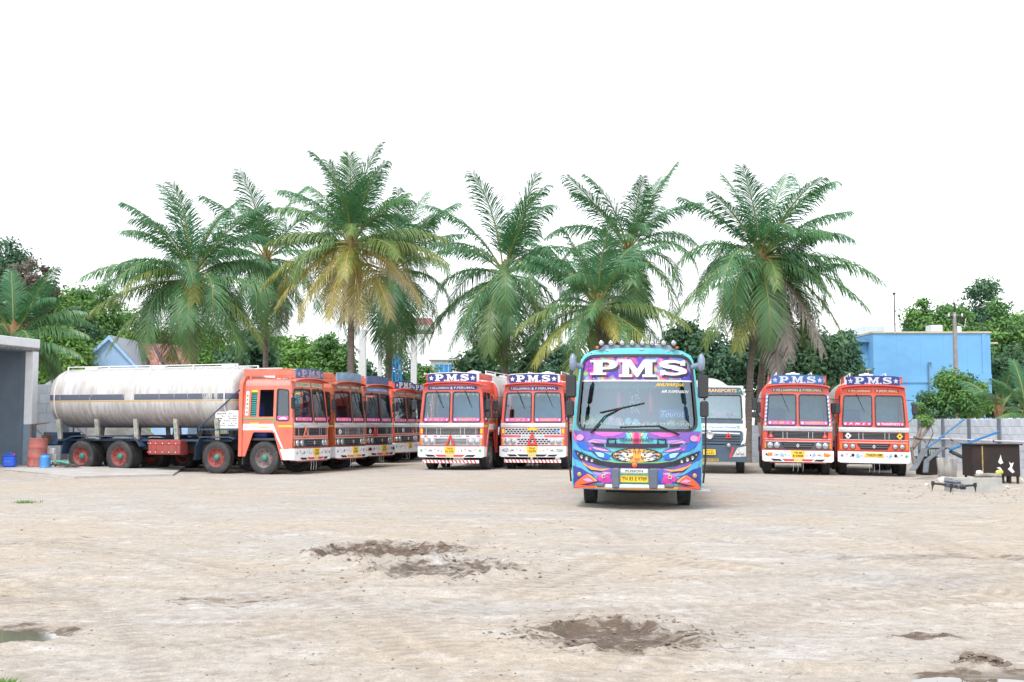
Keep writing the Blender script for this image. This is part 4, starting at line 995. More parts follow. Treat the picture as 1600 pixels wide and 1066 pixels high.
BP = dict(pink=flat('pink', (.78, .13, .48)), mag=flat('magenta', (.60, .05, .36)), purple=flat('purple', (.20, .10, .46)), blue=flat('blue', (.02, .14, .62)), deep=flat('deep_blue', (.035, .045, .30)), ink=flat('ink', (.02, .015, .05)),
          teal=flat('teal', (.16, .56, .62)), pale=flat('pale_teal', (.34, .68, .70)), orange=flat('orange', (.80, .14, .04)), amber=flat('amber', (.82, .36, .05)), yellow=flat('yellow', (.80, .58, .10)), red=flat('red', (.65, .04, .12)), lilac=flat('lilac', (.42, .25, .62)), white=flat('white', (.75, .76, .76)), cyan=flat('cyan', (.08, .40, .75)), rose=flat('rose', (.78, .32, .56)), green=flat('green', (.25, .50, .12)), tan=flat('tan', (.55, .36, .12)), grey=flat('grey', (.40, .44, .52)))
bus_black = M('bus_black', (.015, .017, .022), .25, var=.1, coat=.3)
S85 = 85.0
def Lz(zx, zy): return ((zx - 793) / 6.957 / S85, 1.55 - (650 + zy / 6.957 - 663) / S85)
def Uz(zx, zy): return ((zx - 793) / 6.957 / S85, 1.55 - (530 + zy / 6.957 - 663) / S85)
def bhalf(z):
    if z < 1.45: return 1.225
    if z < 2.62: return 1.225 - .135 * ((z - 1.45) / 1.17) ** 1.2
    return 1.09 - .16 * ((z - 2.62) / .31) ** 2
def BS(u, v, t):
    h = bhalf(v); k = min(1.0, abs(u) / h)
    y = .26 * k ** 3.2 + .10 * k * k + (.20 * ((v - 1.30) / 1.6) ** 1.4 if v > 1.30 else 0) + (.05 * ((.62 - v) / .27) ** 2 if v < .62 else 0)
    return (u, y + t, v)
PB = at(994, 700, 21.0)
bus = empty('tourist_bus', (PB.x, 21.0, gz(PB.x, 22.5) - .005), -6.5, 'turquoise tourist bus with multicoloured painted front, parked in the open yard', 'bus')
bus.rotation_euler[1] = R(.45); bus.scale = (.985, 1, 1.02)
sil = [(-1.205, .36), (1.205, .36), (1.225, .44)] + [(bhalf(z), z) for z in np.linspace(.7, 2.62, 9)] + [(bhalf(2.72), 2.72), (bhalf(2.82), 2.82), (.86, 2.90), (.7, 2.925), (0, 2.94)]
sil = sil + [(-x, z) for x, z in sil[-2:1:-1]]
wsh = rquad([(-1.145, 1.43), (1.145, 1.43), (1.035, 2.80), (-1.035, 2.80)], .22, 6)
wsh = [(x, z + .03 * (1 - (x / 1.03) ** 2)) if z > 2.5 else ((x, 1.43 + (z - 1.43) * .8) if z < 1.6 and abs(x) > .9 else (x, z)) for x, z in wsh]
mb = MB(); mb.plate(sil, [wsh], BS, 0, .05, .06); fp = mb.build('front_panel', bus_teal, bus)
for pl in fp.data.polygons: pl.use_smooth = True
mb = MB(); mb.plate(grow(wsh, .014), [grow(wsh, -.035)], BS, -.014, .03, .05); mb.build('windscreen_gasket', bus_black, bus)
low = [(x, z) for x, z in wsh if z < 2.0]
lo_poly = [(-1.14, 1.44), (1.14, 1.44), (1.075, 2.335), (-1.075, 2.335)]
mb = MB(); mb.sheet(lo_poly, [], BS, .018, .06, True); mb.build('windscreen', MATS['bus_glass'], bus)
up_poly = [(x, z) for x, z in [(-1.065, 2.35), (1.065, 2.35)]] + [(x * .975, z - .015) for x, z in wsh if z > 2.5]
mb = MB(); mb.sheet(up_poly, [], BS, .008, .05, True); hb = mb.build('header_print', MATS['swirl'], bus)
mb = MB(); mb.sheet([(-1.09, 2.325), (1.09, 2.325), (1.08, 2.352), (-1.08, 2.352)], [], BS, .005, .09); mb.build('header_rule', m_wht, bus)
for off, mt, dx, dz, t in (('lettering_shadow', BP['ink'], .038, -.045, .001), ('lettering', BP['white'], 0, 0, -.006)):
    mb = MB()
    for ch, x0, x1, y0, y1 in (('P', 270, 580, 395, 232), ('M', 595, 1000, 420, 232), ('S', 1030, 1355, 400, 235)):
        (u0, v0), (u1, v1) = Uz(x0, y0), Uz(x1, y1); slab(mb, ch, u0 + dx, u1 + dx, v0 + dz, v1 + dz, BS, t, 0, .05)
    mb.build(off, mt, hb)
# painted pattern of the lower front, mirrored about the centre line
PAT = [('cyan', [(78, 230), (120, 300), (190, 400), (300, 440), (210, 430), (100, 372), (78, 360)]), ('blue', [(78, 380), (100, 380), (150, 475), (110, 470), (78, 450)]), ('lilac', [(120, 480), (200, 500), (330, 600), (470, 640), (300, 640), (180, 570)]), ('rose', [(420, 600), (530, 590), (520, 640), (440, 640)]), ('mag', [(600, 500), (793, 506), (793, 560), (600, 560)]), ('lilac', [(520, 560), (600, 556), (600, 600), (520, 600)]), ('purple', [(95, 152), (690, 175), (660, 240), (500, 262), (420, 262), (300, 262), (235, 290), (150, 230), (92, 190)]),
       ('pink', [(310, 176), (650, 182), (590, 205), (540, 222), (430, 226), (340, 202)]), ('teal', [(672, 182), (722, 186), (736, 250), (726, 302), (650, 302), (690, 240)]),
       ('yellow', [(706, 186), (756, 186), (760, 300), (728, 302), (744, 250), (730, 210)]), ('pink', [(752, 182), (793, 182), (793, 300), (752, 300)]), ('red', [(772, 182), (793, 182), (793, 300), (764, 300)]),
       ('lilac', [(300, 250), (460, 262), (450, 300), (380, 296), (270, 300), (220, 290)]), ('rose', [(285, 262), (430, 300), (440, 306), (300, 290), (262, 280)]),
       ('pink', [(82, 165), (108, 215), (150, 300), (212, 352), (150, 335), (100, 270), (84, 230)]), ('blue', [(118, 272), (190, 278), (250, 325), (275, 392), (205, 372), (140, 318)]),
       ('pink', [(238, 300), (300, 372), (280, 372), (250, 345)]), ('purple', [(230, 305), (330, 330), (450, 352), (530, 392), (430, 380), (310, 362), (262, 345)]), ('rose', [(300, 338), (440, 362), (500, 384), (420, 380), (330, 362)]),
       ('deep', [(262, 372), (400, 385), (520, 432), (455, 462), (520, 470), (430, 478), (360, 450), (300, 400)]), ('pale', [(330, 392), (400, 398), (492, 432), (440, 452), (372, 440)]), ('blue', [(440, 412), (520, 430), (462, 452), (500, 462), (430, 462)]),
       ('purple', [(150, 470), (300, 512), (420, 560), (520, 560), (530, 600), (330, 588), (210, 545)]), ('cyan', [(90, 470), (170, 500), (260, 590), (350, 640), (240, 620), (120, 560)]),
       ('deep', [(78, 545), (180, 572), (300, 640), (362, 690), (520, 640), (520, 720), (360, 720), (300, 700), (200, 650), (86, 690)]), ('amber', [(178, 490), (240, 536), (380, 572), (506, 566), (420, 592), (290, 582), (206, 535)]), ('ink', [(206, 537), (290, 586), (420, 596), (400, 606), (280, 598)]),
       ('blue', [(500, 585), (600, 570), (600, 740), (480, 720), (520, 640)]), ('mag', [(350, 660), (420, 640), (500, 625), (525, 718), (420, 722), (372, 700)]), ('pink', [(350, 640), (440, 640), (500, 650), (420, 665)]),
       ('deep', [(80, 690), (150, 640), (230, 630), (200, 680), (88, 770)]), ('orange', [(88, 790), (104, 735), (150, 690), (205, 655), (240, 632), (285, 652), (350, 694), (335, 730), (210, 768)]), ('amber', [(236, 628), (280, 640), (356, 694), (342, 716), (290, 668)]), ('rose', [(190, 690), (255, 672), (320, 705), (240, 712)]),
       ('ink', [(150, 752), (352, 704), (360, 716), (250, 752)]), ('orange', [(84, 792), (250, 760), (345, 752), (340, 782), (84, 800)]), ('amber', [(340, 752), (500, 762), (793, 776), (793, 796), (340, 782)]),
       ('ink', [(455, 298), (793, 300), (793, 346), (560, 344), (450, 336)]), ('ink', [(282, 290), (425, 300), (442, 338), (332, 326)]), ('ink', [(380, 484), (560, 496), (793, 500), (793, 555), (520, 556), (440, 545)]), ('green', [(380, 480), (560, 492), (793, 496), (793, 506), (560, 503)])]
order = {}
for k, (cn, pts) in enumerate(PAT):
    for s in (1, -1):
        q = [Lz(x if s > 0 else 1586 - x, y) for x, y in pts]
        q = [(max(-1.222, min(1.222, x)), max(.362, min(1.425, z))) for x, z in q]
        if cn not in ('ink', 'green', 'deep', 'red'):
            ar = sum(q[i][0] * q[(i + 1) % len(q)][1] - q[(i + 1) % len(q)][0] * q[i][1] for i in range(len(q)))
            qq = [(max(-1.222, min(1.222, x)), max(.362, min(1.425, z))) for x, z in grow(q if ar > 0 else q[::-1], .009)]
            order.setdefault('deep', MB()).sheet(qq, [], BS, -.002 - .0005 * (k - .5), .045, True)
        order.setdefault(cn, MB()).sheet(q, [], BS, -.002 - .0005 * k, .045, True)
pt_ = empty('painted_pattern'); pt_.parent = bus
for cn, mb in order.items(): tag(mb.build('painted_shape', BP[cn], pt_), kind='stuff')
for s in (1, -1):
    mb = MB(); c_ = Lz(160 if s > 0 else 1426, 240); mb.sheet(disc(c_[0], c_[1], .075, 16, .056), [], BS, -.028); mb.build('painted_disc', BP['rose'], bus)
    # headlamps
    hl = [(97, 372), (240, 425), (400, 484), (440, 545), (300, 512), (150, 472), (112, 420)]
    mb = MB(); mb.plate([Lz(x if s > 0 else 1586 - x, y) for x, y in hl][::-s], [], BS, -.034, -.004, .06); hd = mb.build('headlamp', bus_black, bus)
    for x, y, r_ in ((137, 415, .016), (182, 447, .034), (240, 467, .036), (300, 486, .028)):
        u, v = Lz(x if s > 0 else 1586 - x, y); q = BS(u, v, -.036); mb = MB(); mb.lathe([(r_, .012), (r_, -.004), (r_ * .75, -.008), (r_ * .7, -.002), (.001, -.01)], q, 'Y', 14); mb.build('lens', m_lens, hd)
    u, v = Lz(155 if s > 0 else 1431, 637); q = BS(u, v, -.03); mb = MB(); mb.lathe([(.042, .01), (.042, -.012), (.03, -.016), (.001, -.016)], q, 'Y', 14); mb.build('fog_lamp', M('fog_ring', (.55, .36, .10), .3, .5), bus)
    u, v = Lz(430 if s > 0 else 1156, 650); q = BS(u, v, -.03); mb = MB(); mb.box(q[0] - .036, q[0] + .036, q[1] - .012, q[1] + .02, q[2] - .036, q[2] + .036, .008); mb.m = 1; mb.cyl((q[0], q[1] - .011, q[2]), (q[0], q[1] - .018, q[2]), .024, n=12); mb.build('spot_lamp', [m_chr, m_redl], bus)
    # grab handle above the vent
    a, b = Lz(475 if s > 0 else 1111, 300), Lz(560 if s > 0 else 1026, 250); mb = MB()
    mb.tube([BS(a[0], a[1], -.01), BS(a[0], b[1], -.05), BS(b[0], b[1], -.05), BS(b[0], a[1], -.01)], .016, 6); mb.build('grab_handle', m_blk, bus)
for k in range(22):
    mb = MB(); x = -.30 + .60 * k / 21; q = BS(x, 1.262, -.034); mb.box(x - .006, x + .006, q[1] - .01, q[1] + .006, 1.235, 1.292); mb.build('vent_fin', bus_black, bus)
# tiger face print
tg = empty('tiger_print'); tg.parent = bus
def TZ(pts): return [Lz(x, y) for x, y in pts]
TG = [('ink', disc(795, 425, 282, 28, 80)), ('tan', disc(795, 425, 262, 28, 70)), ('white', disc(690, 412, 70, 14, 26)), ('white', disc(900, 412, 70, 14, 26)), ('amber', [(745, 356), (850, 356), (840, 440), (870, 486), (720, 486), (752, 440)]), ('grey', disc(620, 440, 46, 12, 30)), ('grey', disc(970, 440, 46, 12, 30)),
      ('yellow', disc(690, 418, 22, 10, 12)), ('yellow', disc(886, 418, 22, 10, 12)), ('ink', disc(694, 418, 13, 8, 11)), ('ink', disc(882, 418, 13, 8, 11)), ('orange', [(760, 452), (836, 452), (820, 482), (798, 490), (776, 482)]), ('white', disc(660, 466, 60, 12, 18)), ('white', disc(930, 466, 60, 12, 18))]
for x0, y0, x1, y1, w_ in ((560, 400, 610, 380, 9), (548, 430, 618, 420, 9), (560, 462, 612, 452, 8), (600, 366, 660, 372, 7), (640, 440, 670, 452, 6), (700, 372, 735, 378, 7), (705, 392, 748, 398, 6), (760, 366, 764, 400, 6), (782, 362, 784, 420, 5), (575, 446, 600, 410, 6), (620, 480, 690, 484, 6), (655, 392, 720, 398, 6), (740, 420, 748, 460, 5), (590, 392, 640, 398, 8), (600, 424, 650, 432, 7), (570, 474, 640, 470, 7), (536, 415, 570, 446, 8), (668, 366, 700, 360, 6), (630, 384, 690, 386, 6), (720, 440, 740, 470, 6), (690, 446, 720, 462, 5), (770, 352, 772, 372, 7), (640, 462, 700, 470, 5)):
    for s in (1, -1):
        xa, xb = (x0, x1) if s > 0 else (1592 - x0, 1592 - x1); d = Vector((xb - xa, y1 - y0)).normalized() * w_
        TG.append(('ink', [(xa, y0), ((xa + xb) / 2 - d.y, (y0 + y1) / 2 + d.x), (xb, y1), ((xa + xb) / 2 + d.y, (y0 + y1) / 2 - d.x)]))
order = {}
for k, (cn, pts) in enumerate(TG): order.setdefault(cn, MB()).sheet(TZ([(x, min(y, 494)) for x, y in pts]), [], BS, -.0275 - .0003 * k, .06, True)
for cn, mb in order.items(): tag(mb.build('tiger_marking', BP[cn], tg), kind='stuff')
u, v = Lz(770, 525); q = BS(u, v, -.032); mb = MB(); mb.lathe([(.058, .01), (.058, -.008)], q, 'Y', 18); mb.m = 1; mb.lathe([(.05, -.008), (.035, -.025), (.001, -.028)], q, 'Y', 18); mb.build('badge', [bus_black, BP['orange']], bus)
# bull bar and plate
bb_grey = M('bull_bar_grey', (.10, .12, .16), .5, var=.15)
bbo = empty('bull_bar'); bbo.parent = bus
for xa, xb in ((520, 612), (922, 1028)):
    (u0, v0), (u1, v1) = Lz(xa, 775), Lz(xb, 556); mb = MB(); mb.box(u0, u1, -.17, -.10, v0, v1, .03); mb.box(u0 + .02, u1 - .02, -.11, .05, v0 + .05, v0 + .12, .01); mb.build('bar_upright', bb_grey, bbo)
(u0, v0), (u1, v1) = Lz(612, 612), Lz(922, 562); mb = MB(); mb.box(u0, u1, -.15, -.11, v0, v1, .015); mb.m = 1; mb.text('FUSION', u0 + .10, u1 - .10, v0 + .022, v1 - .02, lambda a, b, t: (a, -.1525, b), 0); mb.build('bar_cross', [m_slv, m_ink], bbo)
(u0, v0), (u1, v1) = Lz(445, 772), Lz(1100, 728); mb = MB(); mb.box(u0, u1, -.15, -.10, v0, v1, .02); mb.build('bar_cross', m_slv, bbo)
for xa, xb in ((350, 446), (1098, 1202)):
    (u0, v0), (u1, v1) = Lz(xa, 762), Lz(xb, 716); mb = MB(); mb.box(u0, u1, -.15, -.08, v0 - .005, v1, .025); mb.build('bar_end', bb_grey, bbo)
(u0, v0), (u1, v1) = Lz(614, 706), Lz(920, 634); mb = MB(); mb.box(u0, u1, -.10, -.08, v0, v1); mb.m = 1; mb.text('TN 83 E 9789', u0 + .03, u1 - .03, v0 + .028, v1 - .028, lambda a, b, t: (a, -.1025, b), 0); mb.build('number_plate', [m_plt, m_ink], bus)
mb = MB(); mb.sheet([Lz(x, y) for x, y in ((665, 628), (860, 628), (900, 612), (640, 612))], [], BS, -.06); mb.m = 1; mb.sheet([Lz(x, y) for x, y in ((740, 626), (800, 626), (795, 614), (750, 614))], [], BS, -.063); mb.build('plate_garland', [BP['green'], BP['teal']], bus)
# windscreen writing, wipers
mb = MB(); (u0, v0), (u1, v1) = Lz(148, 104), Lz(1398, 74); mb.text('-I AM THE CAPTAIN OF MY SOUL', u0, u1, v0, v1, BS, .010); mb.build('screen_writing', M('screen_white', (.40, .47, .50), .6), bus)
mb = MB(); (u0, v0), (u1, v1) = Uz(1000, 520), Uz(1312, 482); mb.text('/ANUVARSHA', u0, u1, v0, v1, BS, .008); mb.build('screen_writing', m_ylw, bus)
mb = MB(); (u0, v0), (u1, v1) = Uz(1062, 590), Uz(1370, 560); mb.text('/AIR SUSPENSION', u0, u1, v0, v1, BS, .008); mb.build('screen_writing', m_wht, bus)
for pts, bl in (([(285, 190), (440, 10)], [(385, -30), (880, -135)]), ([(1260, 200), (1040, 110)], [(610, 125), (1050, 108)])):
    A_ = [Lz(x, y) for x, y in pts]; B_ = [Lz(x, y) for x, y in bl]; mb = MB()
    mb.tube([BS(a[0], a[1], -.05) for a in A_] + [BS((B_[0][0] + B_[1][0]) / 2, (B_[0][1] + B_[1][1]) / 2, -.03)], [.02, .015, .01], 6); mb.tube([BS(B_[0][0] + (B_[1][0] - B_[0][0]) * k / 6, B_[0][1] + (B_[1][1] - B_[0][1]) * k / 6, -.018) for k in range(7)], .014, 5); mb.build('wiper', m_ink, bus)
# body shell
LB = 9.4
ed = [BS(x, z, .05) for x, z in sil]
mb = MB(); n = len(sil)
mb.add([p for p in ed] + [(p[0], 1.2, p[2]) for p in ed] + [(p[0], LB, p[2]) for p in ed], [(k * n + i, k * n + (i + 1) % n, (k + 1) * n + (i + 1) % n, (k + 1) * n + i) for k in (0, 1) for i in range(n)], True)
mb.add([(p[0], LB, p[2]) for p in ed], [tuple(range(n))]); mb.build('body_shell', bus_teal, bus)
for s in (-1, 1):
    for k in range(5):
        y0 = 2.15 + 1.42 * k; mb = MB(); mb.plate(rrect(y0, y0 + 1.3, 1.55, 2.35, .1, 3), [], lambda u, v, t: (s * (bhalf(v) + .012 - t), u, v), 0, .01); mb.build('side_window', bus_black, bus)
    mb = MB(); mb.plate([(1.0, .45), (9.2, .45), (9.2, .9), (7, 1.2), (5, .8), (3.2, 1.3), (1.0, 1.1)], [], lambda u, v, t: (s * (1.232 - t), u, v), 0, .01); mb.build('side_pattern', BP['mag'], bus)
    wheel(bus, s * .93, 1.75, .47, s, 'dull', .93); wheel(bus, s * .95, 6.6, .47, s, 'dull', .93); wheel(bus, s * .66, 6.6, .47, s, 'dull', .93, False)
    mb = MB(); mb.box(s * .76, s * 1.2, 1.2, 2.35, .42, 1.05); mb.build('wheel_housing', m_chs, bus)
    # mirrors: pod on the roof corner, stalk and two shells
    mb = MB(); mb.ball((s * 1.20, .06, 2.66), .07, .11, .17, 12, 8); mb.tube([(s * 1.05, .30, 2.60), (s * 1.17, .14, 2.62)], .05, 6); pod = mb.build('mirror_pod', M('pod_grey', (.20, .26, .36), .35, coat=.3), bus)
    mb = MB(); mb.tube([(s * 1.22, .04, 2.54), (s * 1.23, .03, 2.44)], .03, 6); mb.box(s * 1.13, s * 1.33, -.02, .08, 2.02, 2.44, .03); mb.build('mirror_shell', m_blk, pod)
    mb = MB(); mb.tube([(s * 1.25, .03, 2.04), (s * 1.26, .03, 1.98)], .02, 6); mb.box(s * 1.17, s * 1.33, -.01, .08, 1.68, 1.97, .03); mb.build('mirror_shell', m_blk, pod)
    mb = MB(); mb.tube([(s * 1.28, .06, 1.7), (s * 1.27, .1, .9), (s * 1.235, .2, .5)], .018, 5); mb.build('mirror_stay', m_ink, pod)
    mb = MB(); mb.ball((s * .75, .34, 2.955), .035, .035, .03, 8, 5); mb.build('beacon', BP['orange'], bus)
mb = MB(); mb.box(1.15, 1.42, 1.15, 1.55, .30, .335); mb.build('door_step', m_slv, bus)
mb = MB(); mb.box(-.9, .9, .5, 9.0, .34, .5); mb.box(-.6, .6, 1.2, 8.6, .25, .4); mb.build('underframe', m_chs, bus)
mb = MB(); mb.cyl((-.9, 1.75, .47), (.9, 1.75, .47), .06, n=8); mb.cyl((-.9, 6.6, .47), (.9, 6.6, .47), .07, n=8); mb.build('axle', m_chs, bus)
# roof lamp bar with eight round lamps, and clearance lamps in the header
mb = MB(); mb.plate([(-.72, 2.90), (.72, 2.90), (.62, 3.0), (-.62, 3.0)], [], lambda u, v, t: (u, .30 + t, v), 0, .14); mb.build('lamp_bar', M('pod_grey', (.2, .26, .36), .35), bus)
for i, zx in enumerate((397, 505, 630, 743, 855, 965, 1092, 1204)):
    u, v = Uz(zx, 50); mb = MB(); mb.lathe([(.01, .10), (.05, .09), (.058, .0), (.052, -.02), (.046, -.012)], (u, .24, v), 'Y', 16); la = mb.build('roof_lamp', bus_black, bus)
    mb = MB(); mb.lathe([(.047, -.012), (.03, -.022), (.001, -.026)], (u, .24, v), 'Y', 16); mb.build('lens', m_lens, la)
for zx, zy in ((292, 148), (470, 130), (845, 122), (1132, 136), (1292, 158)):
    u, v = Uz(zx, zy); q = BS(u, v, -.002); mb = MB(); mb.box(u - .04, u + .04, q[1] - .015, q[1] + .02, v - .014, v + .014, .006); mb.build('clearance_lamp', m_lens, bus)
# interior
bus_dash = M('bus_dash', (.12, .45, .44), .7, var=.15)
mb = MB(); mb.grid(16, 1, lambda u, v: (-1.05 + 2.1 * u, .42 + .5 * v, 1.42 + .10 * v)); mb.box(-1.1, 1.1, .9, 1.1, .9, 1.54, .03); mb.box(-1.05, -.35, .85, 1.15, 1.5, 1.72, .05); mb.build('dashboard', bus_dash, bus)
mb = MB(); mb.box(-1.1, 1.1, 1.0, 9.0, .85, .9); mb.build('floor', m_dark, bus)
mb = MB()
for k in range(28):
    x = -.95 + 1.35 * k / 27; mb.m = k % 2; mb.grid(1, 1, lambda u, v: (x + .05 * u, 1.9 + .03 * math.sin(k * 1.9), 1.3 + 1.15 * v))
mb.build('partition_curtain', [M('curtain_wine', (.36, .14, .22), .8), M('curtain_violet', (.22, .20, .42), .8)], bus)
mb = MB(); mb.box(.45, 1.05, 2.05, 2.08, .9, 2.5); mb.build('partition', M('partition_blue', (.22, .42, .55), .6), bus)
mb = MB(); mb.grid(30, 1, lambda u, v: (-1.0 + 1.75 * u, .46, 2.30 - (.09 + .025 * math.sin(u * 60)) * v)); mb.build('pelmet', M('pelmet_green', (.06, .20, .20), .8, var=.4, vsc=18), bus)
mb = MB(); mb.box(-.85, -.40, 1.25, 1.75, .95, 1.35, .06); mb.box(-.85, -.40, 1.65, 1.8, 1.3, 2.0, .06); mb.build('driver_seat', M('seat_teal_blue', (.03, .10, .28), .8), bus)
mb = MB(); mb.lathe([(.24, -.018), (.258, 0), (.24, .018), (.222, 0), (.24, -.018)], (0, 0, 0), 'Z', 22); mb.tube([(-.23, 0, 0), (0, 0, -.03), (.23, 0, 0)], .016, 5); mb.build('steering_wheel', m_ink, bus, (-.62, .95, 1.66), (R(-25), 0, 0))
for x, mt, ln in ((-.34, M('tassel_red', (.55, .04, .10), .7), .30), (.26, m_redl, .30)):
    mb = MB(); mb.tube([(x, .5, 2.26), (x, .5, 2.12)], .006, 4); mb.ball((x, .5, 2.10), .035, .03, .035, 8, 6); mb.lathe([(.03, 2.08), (.045, 1.95), (.05, 1.78), (.001, 1.77)], (x, .5, 0), 'Z', 8); mb.build('tassel', mt, bus)
mb = MB(); rr_ = random.Random(3)
for k in range(70): mb.ball((-.04 + rr_.uniform(-.09, .09), .5 + rr_.uniform(-.03, .03), 2.25 - .5 * rr_.random()), .014, .014, .014, 5, 4)
tag(mb.build('bead_garland', M('bead_silver', (.6, .62, .66), .3, .3), bus), kind='stuff')

def bus_pt(x, y, z): return bus.matrix_basis @ Vector((x, y, z))
bpy.context.view_layer.update()
for nm, lab, x, z, r_, c_ in (('yellow', 'pale yellow balloon pair at the left foot of the bus windscreen', -.93, 1.55, .085, (.75, .68, .28)), ('pink', 'pink balloon pair left of centre inside the bus windscreen', -.42, 1.55, .09, (.75, .34, .52)), ('blue', 'light blue balloon pair at the middle of the bus windscreen', -.10, 1.54, .075, (.30, .58, .72)),
                              ('crimson', 'small crimson balloon right of centre in the bus windscreen', .18, 1.53, .045, (.6, .12, .2)), ('cream', 'cream balloon below the blue board in the bus windscreen', .66, 1.56, .09, (.75, .70, .42)), ('orange', 'orange balloon at the right foot of the bus windscreen', .86, 1.57, .09, (.78, .45, .20))):
    e_ = empty('balloon', bus_pt(x, .62, 1.50), -6.5, lab, 'balloon', 'balloons on the bus dashboard')
    for dx in ((-.06, .08) if nm in ('yellow', 'pink', 'blue') else (0,)):
        mb = MB(); mb.ball((dx, 0, z - 1.46 + (.02 if dx < 0 else 0)), r_ * .95, r_ * .8, r_ * 1.05, 14, 10); mb.cyl((dx, 0, z - 1.46 - r_ * 1.02), (dx, 0, z - 1.46 - r_ * 1.12), .012, .02, 6); mb.build('lobe', M('balloon_' + nm, c_, .3, var=.03, spec=.6), e_)
(u0, v0), (u1, v1) = Uz(1048, 862), Uz(1350, 762)
e_ = empty('destination_board', bus_pt((u0 + u1) / 2, .45, v0), -6.5, 'blue board reading Tourist behind the bus windscreen', 'sign')
hw = (u1 - u0) / 2; mb = MB(); mb.box(-hw, hw, 0, .01, 0, v1 - v0); mb.build('board', M('board_blue', (.05, .13, .50), .5), e_)
mb = MB(); mb.text('/-Tourist', -hw + .04, hw - .04, .03, v1 - v0 - .025, lambda a, b, t: (a, -.003, b), 0); mb.build('board_lettering', m_wht, e_)

# ------------------------------------------------------------------ white modern lorry between the bus and the scarlet lorry
m_jw = paint('lorry_white', (.70, .72, .74), .12); m_jb = paint('lorry_slate_blue', (.05, .085, .13), .1)
PJ = at(1108, 700, 37.6)
J = empty('tanker_lorry', (PJ.x, 37.6, gz(PJ.x, 37.6)), -11, 'white and slate blue modern tanker lorry half hidden behind the bus', 'lorry', 'tanker lorries parked in the yard'); J.rotation_euler[1] = R(.8)
def JF(u, v, t): return (u, .16 * (abs(u) / 1.2) ** 2.5 + (.10 * (v - 1.6) if v > 1.6 else 0) + t, v)
jo = [(-1.15, 1.15), (1.15, 1.15), (1.17, 1.7), (1.12, 2.75), (1.0, 2.9), (-1.0, 2.9), (-1.12, 2.75), (-1.17, 1.7)]; jw = rquad([(-1.06, 1.80), (1.06, 1.80), (1.02, 2.58), (-1.02, 2.58)], .08, 3)
mb = MB(); mb.plate(jo, [jw], JF, 0, .05, .15); mb.build('cab_front', m_jw, J)
mb = MB(); mb.plate(grow(jw, .02), [grow(jw, -.02)], JF, -.01, .02, .2); wg = mb.build('windscreen', m_blk, J); mb = MB(); mb.sheet(jw, [], JF, .015, .2); mb.build('pane', MATS['bus_glass'], wg)
mb = MB(); mb.plate([(-1.1, 2.62), (1.1, 2.62), (1.0, 2.84), (-1.0, 2.84)], [], JF, -.05, .0, .15); mb.m = 1; mb.text('TRANSPORTS', -.15, .88, 2.68, 2.79, JF, -.053); mb.text('P.M.S', -.85, -.3, 2.68, 2.79, JF, -.053); mb.m = 2; mb.sheet(star(.97, 2.735, .07), [], JF, -.054); mb.build('name_board', [m_jb, M('letter_gold', (.75, .45, .2), .5), m_grn], J)
mb = MB(); mb.plate([(-1.08, 1.66), (1.08, 1.66), (1.08, 1.78), (-1.08, 1.78)], [], JF, -.02, .0, .15); mb.build('scuttle', m_jb, J)
mb = MB(); mb.text('Perumal Thunai', .0, .85, 1.50, 1.56, JF, -.004); mb.m = 1; mb.sheet(disc(.93, 1.54, .05), [disc(.93, 1.54, .03)], JF, -.004); mb.sheet(star(-.2, 1.53, .05), [], JF, -.004); mb.build('front_writing', [m_lbl, m_grn], J)
mb = MB(); mb.plate(rrect(-1.08, 1.08, .98, 1.42, .10, 4), [], JF, -.03, .0, .15); gj = mb.build('grille', m_jb, J)
for z in (1.05, 1.13, 1.21):
    mb = MB(); mb.grid(14, 1, lambda u, v: JF(-1.0 + 2 * u, z + .035 * v, -.035)); mb.build('grille_slot', m_ink, gj)
mb = MB(); mb.grid(14, 1, lambda u, v: JF(-.98 + 1.96 * u, 1.30 + .05 * v + .02 * math.cos((u - .5) * 3), -.042)); mb.build('grille_bar', m_slv, gj)
q = JF(.0, 1.27, -.05); mb = MB(); mb.lathe([(.13, .01), (.13, -.01), (.11, -.014), (.11, .0), (.001, .0)], q, 'Y', 20); mb.box(-.09, .09, q[1] - .012, q[1], 1.255, 1.285); mb.build('emblem', m_chr, gj)
mb = MB(); tr = [(.50, 1.17), (.72, 1.17), (.61, 1.36)]; mb.plate(tr, [scaled(tr, .4)], JF, -.07, -.05); mb.build('warning_triangle', m_redl, J)
for s in (-1, 1):
    mb = MB(); mb.plate([(s * 1.0, .95), (s * 1.16, 1.02), (s * 1.20, 1.5), (s * 1.12, 1.5), (s * 1.10, 1.15)][::s], [], JF, -.035, .02); mb.build('corner_trim', m_jw, J)
mb = MB(); mb.plate([(-1.22, .40), (1.22, .40), (1.22, .95), (-1.22, .95)], [], JF, -.05, .15, .15); mb.build('bumper', m_jb, J)
